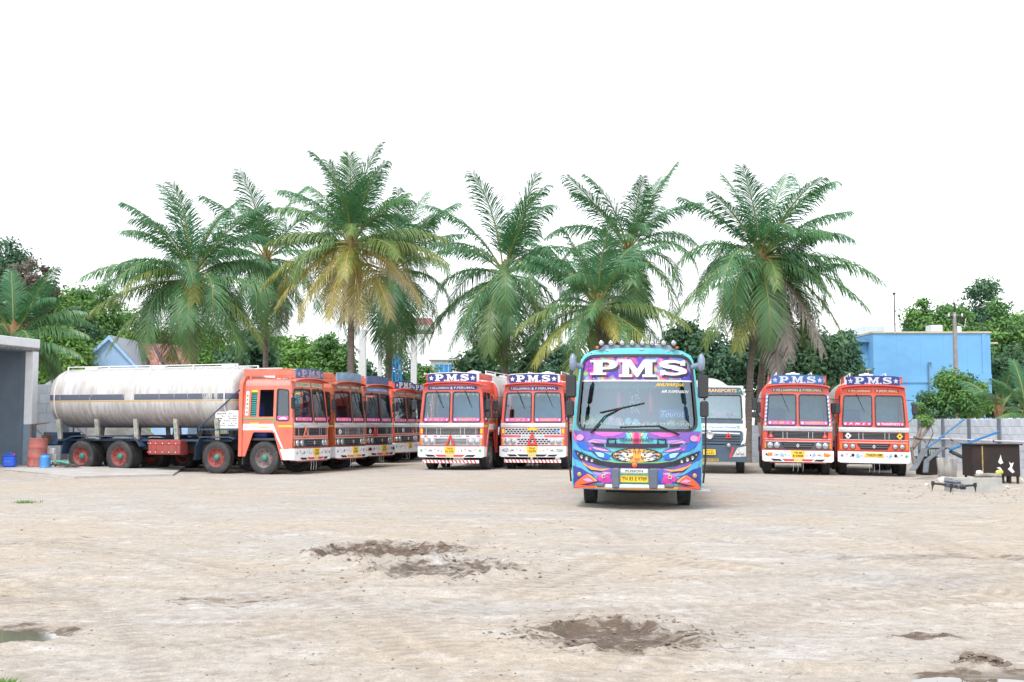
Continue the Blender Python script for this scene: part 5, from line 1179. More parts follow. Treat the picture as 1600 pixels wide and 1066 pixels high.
for s in (-1, 1):
    mb = MB(); mb.plate([(s * .74, .56), (s * 1.18, .58), (s * 1.18, .92), (s * .90, .86)][::s], [], JF, -.062, -.05); hd = mb.build('headlamp', m_chr, J)
    for x in (.92, 1.06):
        q = JF(s * x, .68, -.066); mb = MB(); mb.lathe([(.055, .0), (.055, -.01), (.001, -.014)], q, 'Y', 12); mb.build('lens', m_lens, hd)
    mb = MB(); mb.plate([(s * .64, .54), (s * .70, .54), (s * .80, .88), (s * .74, .88)][::s], [], JF, -.06, -.05); mb.build('reflector', m_redl, J)
    mb = MB(); mb.plate([(.15, .9), (1.9, .9), (1.9, 2.8), (.3, 2.8), (.12, 1.7)], [[(.35, 1.8), (1.1, 1.8), (1.1, 2.55), (.45, 2.55)]], lambda u, v, t: (s * (1.15 - t), u, v), 0, .04); mb.build('cab_side', m_jw, J)
    mb = MB(); mb.tube([(s * 1.1, .2, 2.7), (s * 1.42, -.02, 2.72), (s * 1.45, -.03, 2.0)], .018, 5); mr = mb.build('mirror', m_ink, J); mb = MB(); mb.box(s * 1.36, s * 1.54, -.06, .04, 2.1, 2.5, .03); mb.build('mirror_shell', m_blk, mr)
    mb = MB(); mb.box(s * 1.37, s * 1.52, -.06, .04, 1.85, 2.05, .03); mb.build('mirror_shell', m_blk, mr)
    for y in (1.3, 5.4, 6.8): wheel(J, s * 1.0, y, .505, s, 'dull')
    mb = MB(); mb.ball((s * .62, -.10, .94), .07, .06, .07, 10, 8); mb.build('spot_lamp', m_lens, J)
mb = MB(); mb.box(-.2, .2, -.09, -.065, .62, .80); mb.m = 1; mb.text('TN 52', -.12, .12, .72, .78, lambda a, b, t: (a, -.0925, b), 0); mb.text('12295', -.15, .15, .64, .70, lambda a, b, t: (a, -.0925, b), 0); mb.build('number_plate', [m_plt, m_ink], J)
mb = MB(); mb.box(-.3, .3, -.09, -.065, .42, .50); mb.m = 1; mb.text('TN 83 W 7993', -.27, .27, .435, .487, lambda a, b, t: (a, -.0925, b), 0); mb.build('number_plate', [M('plate_ochre', (.45, .30, .05), .5), m_ink], J)
mb = MB(); mb.box(-1.1, 1.1, .25, 2.0, 2.80, 2.9, .03); mb.box(-1.1, 1.1, 1.95, 2.0, .8, 2.85); mb.box(-1.05, 1.05, .3, .8, 1.3, 1.72, .04); mb.build('cab_shell', m_jw, J)
mb = MB(); mb.box(-.45, .45, .2, 7.6, .6, 1.0); mb.build('chassis', m_chs, J)
mb = MB(); n = 36; prof = [(.0, 2.2), (.5, 2.23), (.85, 2.32), (.96, 2.45), (1, 2.65), (1, 7.4), (.9, 7.65), (0, 7.75)]
mb.add([(1.0 * r_ * math.cos(2 * PI * i / n) - .1, y, 2.25 + 1.0 * r_ * math.sin(2 * PI * i / n)) for r_, y in prof for i in range(n)], [(k * n + i, k * n + (i + 1) % n, (k + 1) * n + (i + 1) % n, (k + 1) * n + i) for k in range(len(prof) - 1) for i in range(n)], True); mb.build('tank', MATS['tank_plain'], J)
bpy.context.view_layer.update()
for lab, x, c_, r_ in (('green balloon at the left in the white lorry windscreen', -.05, (.10, .45, .15), .13), ('pink heart balloon in the middle of the white lorry windscreen', .3, (.75, .35, .50), .17), ('crimson heart balloon in the white lorry windscreen', .64, (.45, .12, .2), .13), ('pale mint heart balloon at the right in the white lorry windscreen', .92, (.40, .62, .48), .13)):
    mb = MB(); hp = [(r_ * (16 * math.sin(a) ** 3) / 15, r_ * (13 * math.cos(a) - 5 * math.cos(2 * a) - 2 * math.cos(3 * a) - math.cos(4 * a)) / 17) for a in [2 * PI * i / 24 for i in range(24)]]
    mb.plate(hp, [], lambda u, v, t: (u, t, v), -.05, .05); mb.sheet(scaled(hp, .7), [], lambda u, v, t: (u, t, v), -.075); mb.sheet(scaled(hp, .7), [], lambda u, v, t: (u, t, v), .075)
    o = mb.build('balloon', M('balloon_' + lab[:5] + '_j', c_, .35, var=.05), None, J.matrix_basis @ Vector((x, .45, 1.93)), (0, 0, R(-11))); tag(o, lab, 'balloon', 'balloons on the white lorry dashboard')
# ------------------------------------------------------------------ coconut palms
def leaf_mat(name, stops, trans=.22, rough=.42):
    m, t = nt(name)
    a = N(t, 'Attribute', attribute_name='age'); tc = N(t, 'TexCoord')
    n1 = N(t, 'TexNoise', Scale=1.3, Detail=3.0); L(t, tc.outputs['Object'], n1.inputs['Vector'])
    ad = N(t, 'Math', operation='MULTIPLY_ADD'); L(t, n1.outputs[0], ad.inputs[0]); ad.inputs[1].default_value = .22; L(t, a.outputs['Fac'], ad.inputs[2])
    sb = N(t, 'Math', operation='SUBTRACT', use_clamp=True); L(t, ad.outputs[0], sb.inputs[0]); sb.inputs[1].default_value = .11
    c = ramp(t, sb.outputs[0], stops)
    b = N(t, 'BsdfPrincipled', Roughness=rough); L(t, c, b.inputs['Base Color']); b.inputs['Specular IOR Level'].default_value = .5
    tr = N(t, 'BsdfTranslucent'); L(t, mixc(t, 1.0, c, (1.0, 1.15, .6), 'MULTIPLY'), tr.inputs[0])
    mx = N(t, 'MixShader'); mx.inputs[0].default_value = trans; L(t, b.outputs[0], mx.inputs[1]); L(t, tr.outputs[0], mx.inputs[2])
    o = N(t, 'OutputMaterial'); L(t, mx.outputs[0], o.inputs['Surface']); MATS[name] = m; return m
palm_leaf = leaf_mat('palm_leaf', [(0.0, (.062, .185, .085)), (.22, (.115, .245, .092)), (.42, (.14, .22, .065)), (.60, (.33, .30, .06)), (.78, (.34, .27, .17)), (1.0, (.27, .23, .22))])
m_rach = M('palm_rachis', (.20, .22, .06), .5, var=.2); m_rachy = M('palm_rachis_yellow', (.42, .27, .06), .5, var=.2); m_rachd = M('palm_rachis_dead', (.20, .15, .11), .8, var=.2)
m_trunk = M('palm_bark', (.20, .165, .145), .9, var=.3, vsc=3, dirt=.3, dirtc=(.08, .065, .055), bump=.6, bsc=18, stretch=(1, 1, 5))
m_fib = M('palm_fibre', (.24, .13, .06), .9, var=.4, vsc=9); m_nut = M('coconut_husk', (.33, .22, .07), .6, var=.3); m_dead = M('dead_skirt', (.17, .13, .11), .95, var=.35, vsc=7, stretch=(6, 6, .6))

def frond(parent, org, az, el, Ln, droop, age, rs, n=84, name='frond', twist=0.0, wide=1.0):
    ns = 13; pts = []; tans = []; p = np.array(org, float); seg = Ln / (ns - 1)
    hx, hy = math.sin(az), math.cos(az); tw = twist
    for i in range(ns):
        t = i / (ns - 1); a = el - droop * t ** 1.35
        z_ = az + tw * t; hx, hy = math.sin(z_), math.cos(z_)
        d = np.array([hx * math.cos(a), hy * math.cos(a), math.sin(a)]); pts.append(p.copy()); tans.append(d); p = p + d * seg
    pts = np.array(pts); tans = np.array(tans)
    mb = MB(); mb.tube([tuple(q) for q in pts], [.045 * (1 - .85 * i / (ns - 1)) + .004 for i in range(ns)], 5)
    V = []; Q = []; T3 = []; Ag = []
    ts = np.linspace(.15, .995, n)
    for j, t in enumerate(ts):
        f = t * (ns - 1); i = min(int(f), ns - 2); w_ = f - i
        b0 = pts[i] * (1 - w_) + pts[i + 1] * w_; T = tans[i] * (1 - w_) + tans[i + 1] * w_; T /= np.linalg.norm(T)
        S = np.cross(T, (0, 0, 1.0)); sn = np.linalg.norm(S)
        S = S / sn if sn > .15 else np.array([math.cos(az), -math.sin(az), 0])
        U = np.cross(S, T)
        prof = (min(1, (t + .02) / .34) ** .7) * (1 - max(0, t - .55) / .45 * .60)
        for s in (-1, 1):
            ll = Ln * .30 * wide * prof * (.74 + .40 * rs.rand()); k = rs.rand()
            if rs.rand() < .035 + .10 * max(0, age - .5): continue
            fw = .70 + .75 * t ** 2 + .2 * (k - .5); lift = .20 * (1 - t) + .02
            d0 = S * s + T * fw + U * (lift + .34 * (rs.rand() - .5)); d0 /= np.linalg.norm(d0)
            hh = math.hypot(T[0], T[1]); hang = .05 + .20 * age + .26 * rs.rand() + .80 * hh ** 2.5
            d1 = d0 + np.array([0, 0, -hang]); d1 /= np.linalg.norm(d1); d2 = d1 + np.array([0, 0, -hang * 1.2 - .05]); d2 /= np.linalg.norm(d2)
            wv = T * (.0190 + .009 * k) * (1.0 if prof > .5 else .8) * (Ln / 4.0) ** .5
            m1 = b0 + d0 * ll * .38; m2 = m1 + d1 * ll * .34; tp = m2 + d2 * ll * .28
            o = len(V); V += [b0 - wv * .6, b0 + wv * .6, m1 + wv, m1 - wv, m2 + wv * .75, m2 - wv * .75, tp]
            Q += [(o, o + 1, o + 2, o + 3), (o + 3, o + 2, o + 4, o + 5)]; T3.append((o + 5, o + 4, o + 6))
            ag = age + .10 * (k - .5) + (.10 * t if age > .25 else 0); tipx = .30 * max(0, age - .2)
            Ag += [ag, ag, ag + tipx * .2, ag + tipx * .2, ag + tipx * .6, ag + tipx * .6, ag + tipx]
    no = len(mb.v); mb.m = 1
    mb.add([tuple(q) for q in V], Q + T3)
    rm = m_rachd if age > .8 else (m_rachy if age > .42 else m_rach)
    o = mb.build(name, [rm, palm_leaf], parent)
    at_ = o.data.attributes.new('age', 'FLOAT', 'POINT'); at_.data.foreach_set('value', np.concatenate([np.full(no, age), np.array(Ag)]).astype(np.float32))
    return o

def palm(label, crown_px, base_px, Y, Lpx, seed, n=26, yellow=0.0, dead=2, top_el=84, spread=1.0, custom=(), nuts=0, skirt=0, trunk=True, trunk_r=.17, low=-62, name='coconut_palm'):
    rs = np.random.RandomState(seed); s = F_PX / Y
    cr = at(crown_px[0], crown_px[1], Y); bs = at(base_px[0], 700, Y)
    root = empty(name, (bs.x, Y, gz(bs.x, Y)), 0, label, 'palm', 'coconut palms behind the lorries')
    c = np.array([cr.x - bs.x, 0.0, cr.z - root.location.z]); Ln = Lpx / s
    if trunk:
        k = 26; pts = []; rad = []
        lean = c[0]
        for i in range(k + 1):
            t = i / k; pts.append((lean * (t + .18 * math.sin(t * PI) * (-1 if lean > 0 else 1) * (abs(lean) > .15)), .12 * math.sin(t * 3 + seed), c[2] * t - .1 * (1 - t)))
            rad.append(trunk_r * (1.35 if i == 0 else 1.0 + .18 * math.exp(-t * 9)) * (1 - .28 * t) * (1 + .035 * (-1) ** i))
        MB().tube(pts, rad, 12).build('trunk', m_trunk, root)
    # fibrous heart of the crown
    mb = MB(); mb.lathe([(trunk_r * .8, -.7), (trunk_r * 1.2, -.4), (trunk_r * 1.5, 0), (trunk_r * 1.1, .35), (.03, .7)], tuple(c), 'Z', 10); mb.build('crown_heart', m_fib, root)
    ga = 2.39996
    for i in range(n):
        t = (i + .5) / n
        el = R(top_el - (top_el - low) * t ** .98 * spread + rs.uniform(-16, 6)); az = i * ga + rs.uniform(-.5, .5) + seed
        ln = Ln * (1.04 + .06 * math.sin(min(1, t * 1.5) * PI * .5)) * rs.uniform(.84, 1.08)
        dr = R(30 + 68 * float(sst(.05, .5, t)) - 75 * max(0, t - .6)) * rs.uniform(.5, 1.45)
        ag = max(0, yellow * (t - .25) * 1.5 + (.07 if t > .7 else 0) + rs.uniform(-.04, .14) * (1 if t > .3 else .3))
        org = c + np.array([math.sin(az), math.cos(az), 0]) * .12 + np.array([0, 0, .25 - .5 * t])
        frond(root, org, az, el, ln, dr, min(.78, ag), rs, twist=rs.uniform(-.55, .55))
    for i in range(dead):
        az = seed * 1.7 + i * 2.1; frond(root, c + np.array([math.sin(az) * .15, math.cos(az) * .15, -.5]), az, R(-52 - 14 * i), Ln * .85, R(34), .98, rs, 40, 'dead_frond')
    for (dx, dy, az_deg, el_deg, k, dr_, ag) in custom:   # fronds that stand out in the photograph
        frond(root, c + np.array([dx, dy, -.15]), R(az_deg), R(el_deg), Ln * k, R(dr_), ag, rs, twist=0.05)
    for i in range(nuts):
        a = i * 1.3 + seed; mb = MB(); q = c + np.array([.30 * math.sin(a), .30 * math.cos(a) * (1 if math.cos(a) < 0 else .6), -.35 - .13 * (i % 3)]); mb.ball(tuple(q), .12, .12, .15, 10, 8); mb.build('coconut', m_nut, root)
    for i in range(skirt):
        mb = MB(); rr = random.Random(seed + i); a = 2 * PI * i / max(1, skirt); h = rr.uniform(1.6, 3.4); x0, y0 = .20 * math.sin(a), .20 * math.cos(a)
        mb.tube([(c[0] * (1 - 0.0) + x0, y0, c[2] - .3), (c[0] + x0 * 1.9, y0 * 1.9, c[2] - .3 - h * .4), (c[0] + x0 * 1.5, y0 * 1.5, c[2] - .3 - h)], [.05, .11, .02], 5); mb.build('dry_sheath', m_dead, root)
    return root

palm('tall dark green coconut palm behind the tank of the side-on lorry', (300, 432), (321, 0), 50, 146, 3, 36, .14, 1, low=-42, custom=((0, -.1, -150, 15, 1.0, 75, .35), (0, -.1, 160, 8, .9, 80, .40), (0, 0, -95, 22, 1.2, 55, .18), (0, 0, -100, -5, 1.15, 40, .35), (0, 0, 75, 30, 1.1, 60, .12), (0, 0, 95, 5, 1.15, 50, .2), (0, 0, 100, -25, 1.1, 40, .35), (0, -.1, -112, -30, 1.15, 35, .28), (0, -.1, 118, -34, 1.1, 35, .25)), nuts=4)
palm('slender coconut palm between the two big left palms, farther back', (416, 405), (414, 0), 60, 128, 5, 30, .10, 1, trunk_r=.16, low=-62)
palm('yellowing coconut palm with orange heart behind the left row of lorries', (550, 378), (547, 0), 49, 140, 8, 22, .40, 0, low=-20, custom=((0, -.1, 180, -55, 1.0, 25, .56), (0, -.1, -160, -50, 1.05, 28, .58), (0, -.1, 160, -50, 1.1, 28, .60), (0, -.1, -135, -38, 1.15, 38, .55), (0, -.1, 135, -36, 1.15, 38, .58), (0, 0, -115, -25, 1.15, 42, .50), (0, 0, 115, -22, 1.2, 42, .60), (0, 0, -95, -8, 1.1, 45, .40), (0, 0, 95, 8, 1.15, 50, .38), (0, 0, 85, 25, 1.1, 55, .30), (0, 0, -85, 22, 1.05, 55, .32), (0, 0, -60, 62, .95, 30, .10), (0, 0, 60, 58, .95, 35, .10), (0, -.2, 175, 76, 1.0, 14, .12), (0, -.2, -150, 72, .95, 18, .08)), skirt=9, nuts=3)
palm('dark coconut palm behind the right side of the yellowing palm', (612, 425), (605, 0), 59, 142, 11, 32, .10, 1, low=-66, trunk_r=.2)
palm('coconut palm with drooping dark skirt above the two centre lorries', (789, 428), (790, 0), 52, 142, 14, 34, .15, 0, low=-60, nuts=7, custom=((0, -.1, -118, -40, 1.1, 30, .05), (0, -.1, -100, -22, 1.15, 40, .08), (0, 0, -135, -45, 1.0, 26, .06), (0, -.1, 178, -10, .8, 70, .40), (0, -.1, 110, -38, 1.1, 32, .1), (0, -.1, 128, -50, 1.0, 25, .08)))
palm('short coconut palm leaning over the bus roof', (934, 478), (936, 0), 46, 134, 17, 28, .18, 0, low=-42, nuts=5, custom=((0, -.1, -125, -20, 1.15, 42, .42), (0, -.1, -108, 8, 1.1, 62, .35), (0, -.1, 130, -20, 1.1, 45, .38), (0, -.1, 112, 10, 1.15, 58, .34), (0, -.1, 165, -15, .8, 45, .5)), skirt=3)
palm('tall coconut palm rising behind the short palm over the bus', (982, 392), (985, 0), 56, 140, 21, 32, .12, 0, low=-56)
palm('tall leaning coconut palm with brown dead fronds behind the right lorries', (1190, 402), (1168, 0), 50, 156, 26, 34, .12, 0, low=-50, nuts=4, custom=((.1, -.1, 132, -46, 1.15, 28, .93), (.1, -.1, 112, -30, 1.1, 42, .30), (0, -.1, -122, -36, 1.2, 34, .30), (0, -.1, -142, -48, 1.1, 28, .42), (0, -.1, -105, -16, 1.2, 45, .25), (0, 0, 95, 10, 1.25, 55, .12), (0, 0, 100, -8, 1.2, 50, .15), (0, -.1, 178, -2, .75, 75, .30), (.1, -.1, 160, -58, 1.1, 25, 1.0), (.1, -.1, 172, -70, 1.2, 14, 1.0)))
palm('second leaning palm trunk close behind the tall leaning palm', (1208, 440), (1182, 0), 52, 105, 29, 14, .2, 2, trunk_r=.19)
palm('straight palm hung with a brown dead frond above the scarlet lorry', (1216, 452), (1208, 0), 51, 96, 33, 12, .3, 2, trunk_r=.22, skirt=6, low=-70)
palm('low bushy coconut palm behind the shed roof', (22, 528), (20, 0), 42, 112, 37, 20, .12, 0, low=-25, custom=((0, -.1, 95, 25, 1.15, 55, .2), (0, -.1, 100, 2, 1.1, 35, .15), (0, -.1, 80, 48, 1.1, 62, .15)))
def young_palm(px, py, Y, Lpx, seed, label, n=9):
    return palm(label, (px, py), (px, 0), Y, Lpx, seed, n, .12, 0, low=5, spread=.85, trunk_r=.12, name='young_palm')
young_palm(1560, 642, 47, 70, 41, 'young palm with pale upright fronds behind the right wall', 6)
young_palm(1606, 645, 45, 74, 44, 'young bright green palm at the right edge behind the wall', 9)
# ------------------------------------------------------------------ broad-leaved trees and shrubs
def crown_mat(name, lo, mid, hi):
    return leaf_mat(name, [(0.0, lo), (.5, mid), (1.0, hi)], .25, .55)
g_dark = crown_mat('foliage_dark', (.028, .085, .045), (.05, .125, .06), (.10, .19, .08))
g_mid = crown_mat('foliage_mid', (.065, .165, .05), (.11, .25, .065), (.18, .34, .09))
g_lite = crown_mat('foliage_light', (.10, .23, .05), (.16, .32, .065), (.25, .40, .10))
g_teal = crown_mat('foliage_blue_green', (.04, .12, .075), (.075, .175, .10), (.12, .24, .13))
g_brown = crown_mat('foliage_withered', (.09, .06, .055), (.13, .09, .085), (.18, .15, .13))
m_bark = M('tree_bark', (.14, .11, .09), .9, var=.3, bump=.5)
def crown_mesh(name, rx, ry, rz, n_leaf, leaf, seed, mat, clumps=40, ragged=.5):
    rs = np.random.RandomState(seed)
    cl = []
    for i in range(clumps):
        d = rs.normal(size=3); d /= np.linalg.norm(d); d[2] = d[2] * .9 + .12
        q = rs.rand() ** .42; cl.append((d * q * np.array([rx, ry, rz]) * .80, (.20 + .26 * rs.rand()) * min(rx, rz) * (1.2 - .3 * q)))
    per = rs.randint(0, clumps, n_leaf)
    C0 = np.array([c[0] for c in cl])[per]; Rr = np.array([c[1] for c in cl])[per]
    d = rs.normal(size=(n_leaf, 3)); d /= np.linalg.norm(d, axis=1)[:, None]
    k = rs.rand(n_leaf) ** .5 * (1 + ragged * np.clip(np.abs(rs.normal(size=n_leaf)) * .7, 0, 1.6))
    P = C0 + d * (Rr * k)[:, None] * np.array([1.1, 1.1, .82])
    nrm = d + rs.normal(size=(n_leaf, 3)) * .6 + np.array([0, 0, .5]); nrm /= np.linalg.norm(nrm, axis=1)[:, None]
    a = np.cross(nrm, rs.normal(size=(n_leaf, 3))); a /= np.linalg.norm(a, axis=1)[:, None]; b = np.cross(nrm, a)
    sz = leaf * (.6 + .8 * rs.rand(n_leaf))[:, None]
    V = np.stack([P - a * sz, P + b * sz * .45 - nrm * sz * .1, P + a * sz, P - b * sz * .45 - nrm * sz * .1], 1).reshape(-1, 3)
    age = np.repeat(np.clip(.5 + .22 * rs.normal(size=clumps)[per] + .15 * rs.normal(size=n_leaf), 0, 1), 4)
    Q = np.arange(n_leaf * 4).reshape(-1, 4)
    return np_mesh(name, V, Q, mat, False, {'age': age})
def tree(label, px, top, bot, wpx, Y, mat, seed, n=5200, leaf=.16, cat='tree', name='broadleaf_tree', group=None, clumps=40, trunk_h=None, base_z=None):
    """crown between the two heights of the photograph, trunk down to the soil"""
    s = F_PX / Y; A_ = at(px, top, Y); B_ = at(px, bot, Y); cz = (A_.z + B_.z) / 2; rz = (A_.z - B_.z) / 2; rx = wpx / 2 / s
    z0 = gz(A_.x, Y) if base_z is None else base_z
    root = empty(name, (A_.x, Y, z0), 0, label, cat, group)
    rr = random.Random(seed); h = cz - z0
    mb = MB(); r0 = max(.012, (.03 if cat == 'tree' else .010) * (A_.z - z0)); mb.tube([(0, 0, -.3), (rr.uniform(-.1, .1), 0, h * .35), (rr.uniform(-.3, .3), 0, h * .75), (rr.uniform(-.3, .3), 0, h + rz * .3)], [r0 * 1.3, r0, r0 * .8, r0 * .35], 8)
    for i in range(6):
        a = rr.uniform(0, 6.28); z = h * rr.uniform(.45, .9); mb.tube([(0, 0, z), (math.cos(a) * rx * .35, math.sin(a) * rx * .3, z + rz * .25), (math.cos(a) * rx * .7, math.sin(a) * rx * .6, z + rz * rr.uniform(.3, .7))], [r0 * .5, r0 * .35, r0 * .12], 5)
    mb.build('trunk', m_bark, root)
    cm = crown_mesh('crown', rx, rx * .85, rz, n, leaf, seed, mat, clumps); link('crown', cm, root, (0, 0, cz - z0))
    return root
# hill behind the left side
def hill(x, y): return 11.0 * np.exp(-(((x + 75) / 34) ** 2 + ((y - 105) / 34) ** 2)) + 4.5 * np.exp(-(((x + 32) / 26) ** 2 + ((y - 98) / 20) ** 2))
hx = np.linspace(-170, 40, 90); hy = np.linspace(72, 200, 50); HX, HY = np.meshgrid(hx, hy); HZ = hill(HX, HY) * sst(72, 82, HY) + .5 * (fbm(HX * .2, HY * .2, 6) - .5) - .15
_i = np.arange(89)[None, :] + 90 * np.arange(49)[:, None]
hq = np.stack([_i, _i + 1, _i + 91, _i + 90], -1).reshape(-1, 4)
tag(link('hill', np_mesh('hill', np.stack([HX, HY, HZ], -1).reshape(-1, 3), hq, M('hill_scrub', (.12, .17, .06), .95, var=.4, vsc=.4, dirt=.4, dirtc=(.22, .19, .12)))), 'low green scrub hill behind the left palms', kind='structure')
GL = 'bushy trees on the left hill'
for k, (lb, px, top, bot, wp, Y, mt, nm) in enumerate([
    ('blue green tree at the far left edge above the low palm', 4, 362, 470, 95, 84, g_teal, 5000), ('withered brown purple tree left of the green hill trees', 52, 385, 520, 70, 80, g_brown, 3000),
    ('light green bushy tree right of the withered brown tree', 78, 432, 560, 90, 82, g_lite, 6000), ('mid green rounded tree second right of the withered tree', 122, 430, 560, 80, 86, g_mid, 6000), ('pale green tree left of the dark green tall palm', 160, 428, 570, 70, 84, g_mid, 5000),
    ('bright green shrub mass above the shed end and tank', 95, 500, 600, 95, 64, g_lite, 6000), ('dark shrub tucked under the low palm by the shed', 120, 470, 560, 60, 72, g_dark, 3500), ('light green shrub left of the blue gabled house', 140, 520, 600, 70, 76, g_lite, 4000),
    ('bright green bushy tree right of the tiled house', 240, 500, 600, 110, 84, g_lite, 6500), ('bright green tree behind the dark green tall palm trunk', 335, 492, 600, 110, 82, g_lite, 6500), ('dark blue green tree right of that palm trunk', 392, 505, 605, 80, 66, g_teal, 5500),
    ('light green tree behind the slender palm trunk', 470, 500, 605, 90, 78, g_lite, 6000), ('light green tree just left of the slender palm crown foot', 440, 515, 605, 70, 80, g_lite, 5000), ('bright green tree between the tiled roof and the dark palm trunk', 288, 505, 600, 80, 86, g_lite, 6000),
    ('leafy green tree behind the tiled roof ridge', 195, 478, 590, 90, 90, g_mid, 6500), ('light green hill tree between the withered tree and the low palm', 30, 440, 560, 80, 86, g_lite, 6000), ('dark green low tree right of the yellowing palm trunk', 575, 560, 610, 50, 74, g_dark, 3500),
    ('mid green tree left of the yellowing palm trunk', 520, 510, 605, 70, 76, g_mid, 5000)]):
    x_ = at(px, 500, Y).x; tree(lb, px, top, bot + (45 if top > 480 else 25), wp * 1.15, Y, mt, 100 + k, int(nm * 1.5), .15, group=GL, base_z=float(hill(x_, Y) * (1 if Y > 82 else .3)) - .2 if Y > 76 else None)
GC = 'trees behind the centre lorries'
for k, (lb, px, top, bot, wp, Y, mt, nm) in enumerate([
    ('hazy blue green tree seen between the white pillars', 630, 545, 605, 60, 95, g_teal, 3500), ('mid green tree right of the blue pipes', 665, 560, 605, 45, 90, g_mid, 2500), ('dark green tree left of the centre palm trunk', 752, 515, 600, 72, 70, g_dark, 6000),
    ('dark tree right of the centre palm trunk', 830, 520, 600, 80, 72, g_dark, 6000), ('blue green tree behind the bus left shoulder', 880, 530, 605, 60, 70, g_teal, 5000), ('dark green tree behind the short palm', 960, 500, 600, 90, 66, g_dark, 6000),
    ('dark tree behind the bus right shoulder', 1065, 490, 600, 80, 66, g_dark, 6500), ('dark blue green tree above the white modern lorry', 1125, 498, 605, 90, 64, g_teal, 7000), ('dark tree behind the leaning palm trunks', 1185, 500, 605, 80, 66, g_dark, 6500),
    ('broad dark tree above the scarlet lorry', 1255, 495, 605, 100, 63, g_dark, 7500), ('blue green tree against the left end of the blue building', 1312, 480, 600, 62, 66, g_teal, 6000)]):
    tree(lb, px, top, bot + 50, wp * 1.2, Y, mt, 200 + k, int(nm * 1.4), .145, group=GC)
GR = 'tall trees at the right edge'
for k, (lb, px, top, bot, wp, Y, mt, nm) in enumerate([
    ('leafy tree over the left part of the blue building roof', 1452, 455, 575, 85, 88, g_mid, 7000), ('tall ragged tree above the utility pole', 1526, 420, 560, 80, 92, g_teal, 7000), ('broad light tree right of the utility pole', 1562, 450, 620, 100, 84, g_mid, 9000),
    ('dark lower tree at the right of the blue building', 1585, 530, 660, 95, 78, g_dark, 8000), ('pale green tree at the far right edge', 1610, 448, 600, 80, 86, g_lite, 6000), ('small sparse tree beside the thin mast', 1432, 468, 560, 40, 94, g_teal, 2500), ('mid green tree behind the middle of the blue roof', 1495, 465, 570, 70, 90, g_mid, 6000)]):
    tree(lb, px, top, bot + 30, wp * 1.1, Y, mt, 300 + k, int(nm * 1.4), .16, group=GR)
GS = 'shrubs along the right wall'
for k, (lb, px, top, bot, wp, Y, mt, nm) in enumerate([
    ('leafy shrub below the blue building wall pole', 1490, 580, 645, 88, 52, g_mid, 5500), ('bright shrub right of the pole behind the wall', 1522, 590, 650, 74, 53, g_lite, 4500), ('dark low shrub between the pole shrub and the lorry', 1462, 608, 655, 62, 52.5, g_teal, 3500),
    ('small sparse shrub beside the farthest right lorry', 1436, 622, 660, 34, 51, g_mid, 1800), ('dark shrub behind the young palms', 1565, 615, 660, 60, 54, g_dark, 4000), ('thin sapling in front of the wall above the leaning timbers', 1446, 645, 672, 30, 44.2, g_lite, 500)]):
    tree(lb, px, top, bot + (22 if nm > 600 else 0), wp, Y, mt, 400 + k, nm, .085 if nm > 600 else .05, cat='shrub', name='shrub', group=GS, clumps=14)

# ------------------------------------------------------------------ buildings
def prism(mb, pts2, y0, y1):
    n = len(pts2); mb.add([(x, y0, z) for x, z in pts2] + [(x, y1, z) for x, z in pts2], [tuple(range(n))[::1], tuple(range(n, 2 * n))[::-1]] + [(i, n + i, n + (i + 1) % n, (i + 1) % n) for i in range(n)])
m_bblue = M('building_blue', (.14, .36, .62), .7, var=.10, vsc=.5, dirt=.25, dirtc=(.09, .24, .46), bump=.15)
m_bedge = M('parapet_cream', (.45, .42, .30), .8, var=.15)
Y = 72.0; sB = F_PX / Y; x0 = at(1352, 0, Y).x; x1 = at(1531, 0, Y).x; zt = at(0, 521, Y).z
bb = empty('blue_building', ((x0 + x1) / 2, Y, gz((x0 + x1) / 2, Y)), 0, 'two storey bright blue block with flat roof behind the right wall', 'building')
hw = (x1 - x0) / 2; zt -= bb.location.z
mb = MB(); mb.box(-hw, hw, 0, 9, 0, zt); mb.box(-hw - .75, -hw, 1.2, 9, 0, zt - .5); mb.build('wall', m_bblue, bb)
mb = MB(); mb.box(-hw - .06, hw + .06, -.08, 9.1, zt + .003, zt + .12); mb.build('parapet', m_bedge, bb)
mb = MB(); mb.box(-hw - .9, -hw + .02, .8, 9, zt - .5, zt - .25); mb.build('side_roof', M('roof_edge_blue', (.12, .26, .42), .8), bb)
mb = MB(); mb.box(hw - .55, hw - .30, -.06, 0, .6, zt - .05); mb.build('pilaster', m_bblue, bb)
zb = at(0, 598, Y).z - bb.location.z; zl = at(0, 586, Y).z - bb.location.z
mb = MB(); mb.box(-hw, hw, -.08, 0, zb, zl); mb.build('floor_band', m_bblue, bb)
mb = MB(); mb.box(-hw - 1.3, -hw - .1, .2, 1.2, zl + .3, zl + .42); mb.build('canopy_slab', m_bedge, bb)
mb = MB(); mb.box(hw + .002, hw + .9, 1.0, 2.2, zt - .6, zt - .48); mb.build('sunshade', m_bedge, bb)
for k in range(4):
    mb = MB(); xk = -hw + (k + 1) * 2 * hw / 5; mb.box(xk - .006, xk + .006, -.004, .0, zl + .01, zt - .05); mb.build('wall_joint', M('joint_blue', (.08, .29, .58), .8), bb)
mb = MB(); mb.box(.35, 1.1, 1, 2, zt + .12, zt + .62, .03); mb.build('roof_block', M('roof_block_white', (.55, .60, .62), .8), bb)
xp = at(1434, 0, Y).x - bb.location.x; zp = at(0, 570, Y).z - bb.location.z
mb = MB(); mb.tube([(xp, -.12, 0), (xp, -.12, zp), (xp + .04, -.12, zp + .12), (xp + .16, -.12, zp + .14), (xp + .2, -.12, zp)], .045, 6); mb.build('vent_pipe', M('pipe_slate', (.10, .15, .22), .5), bb)
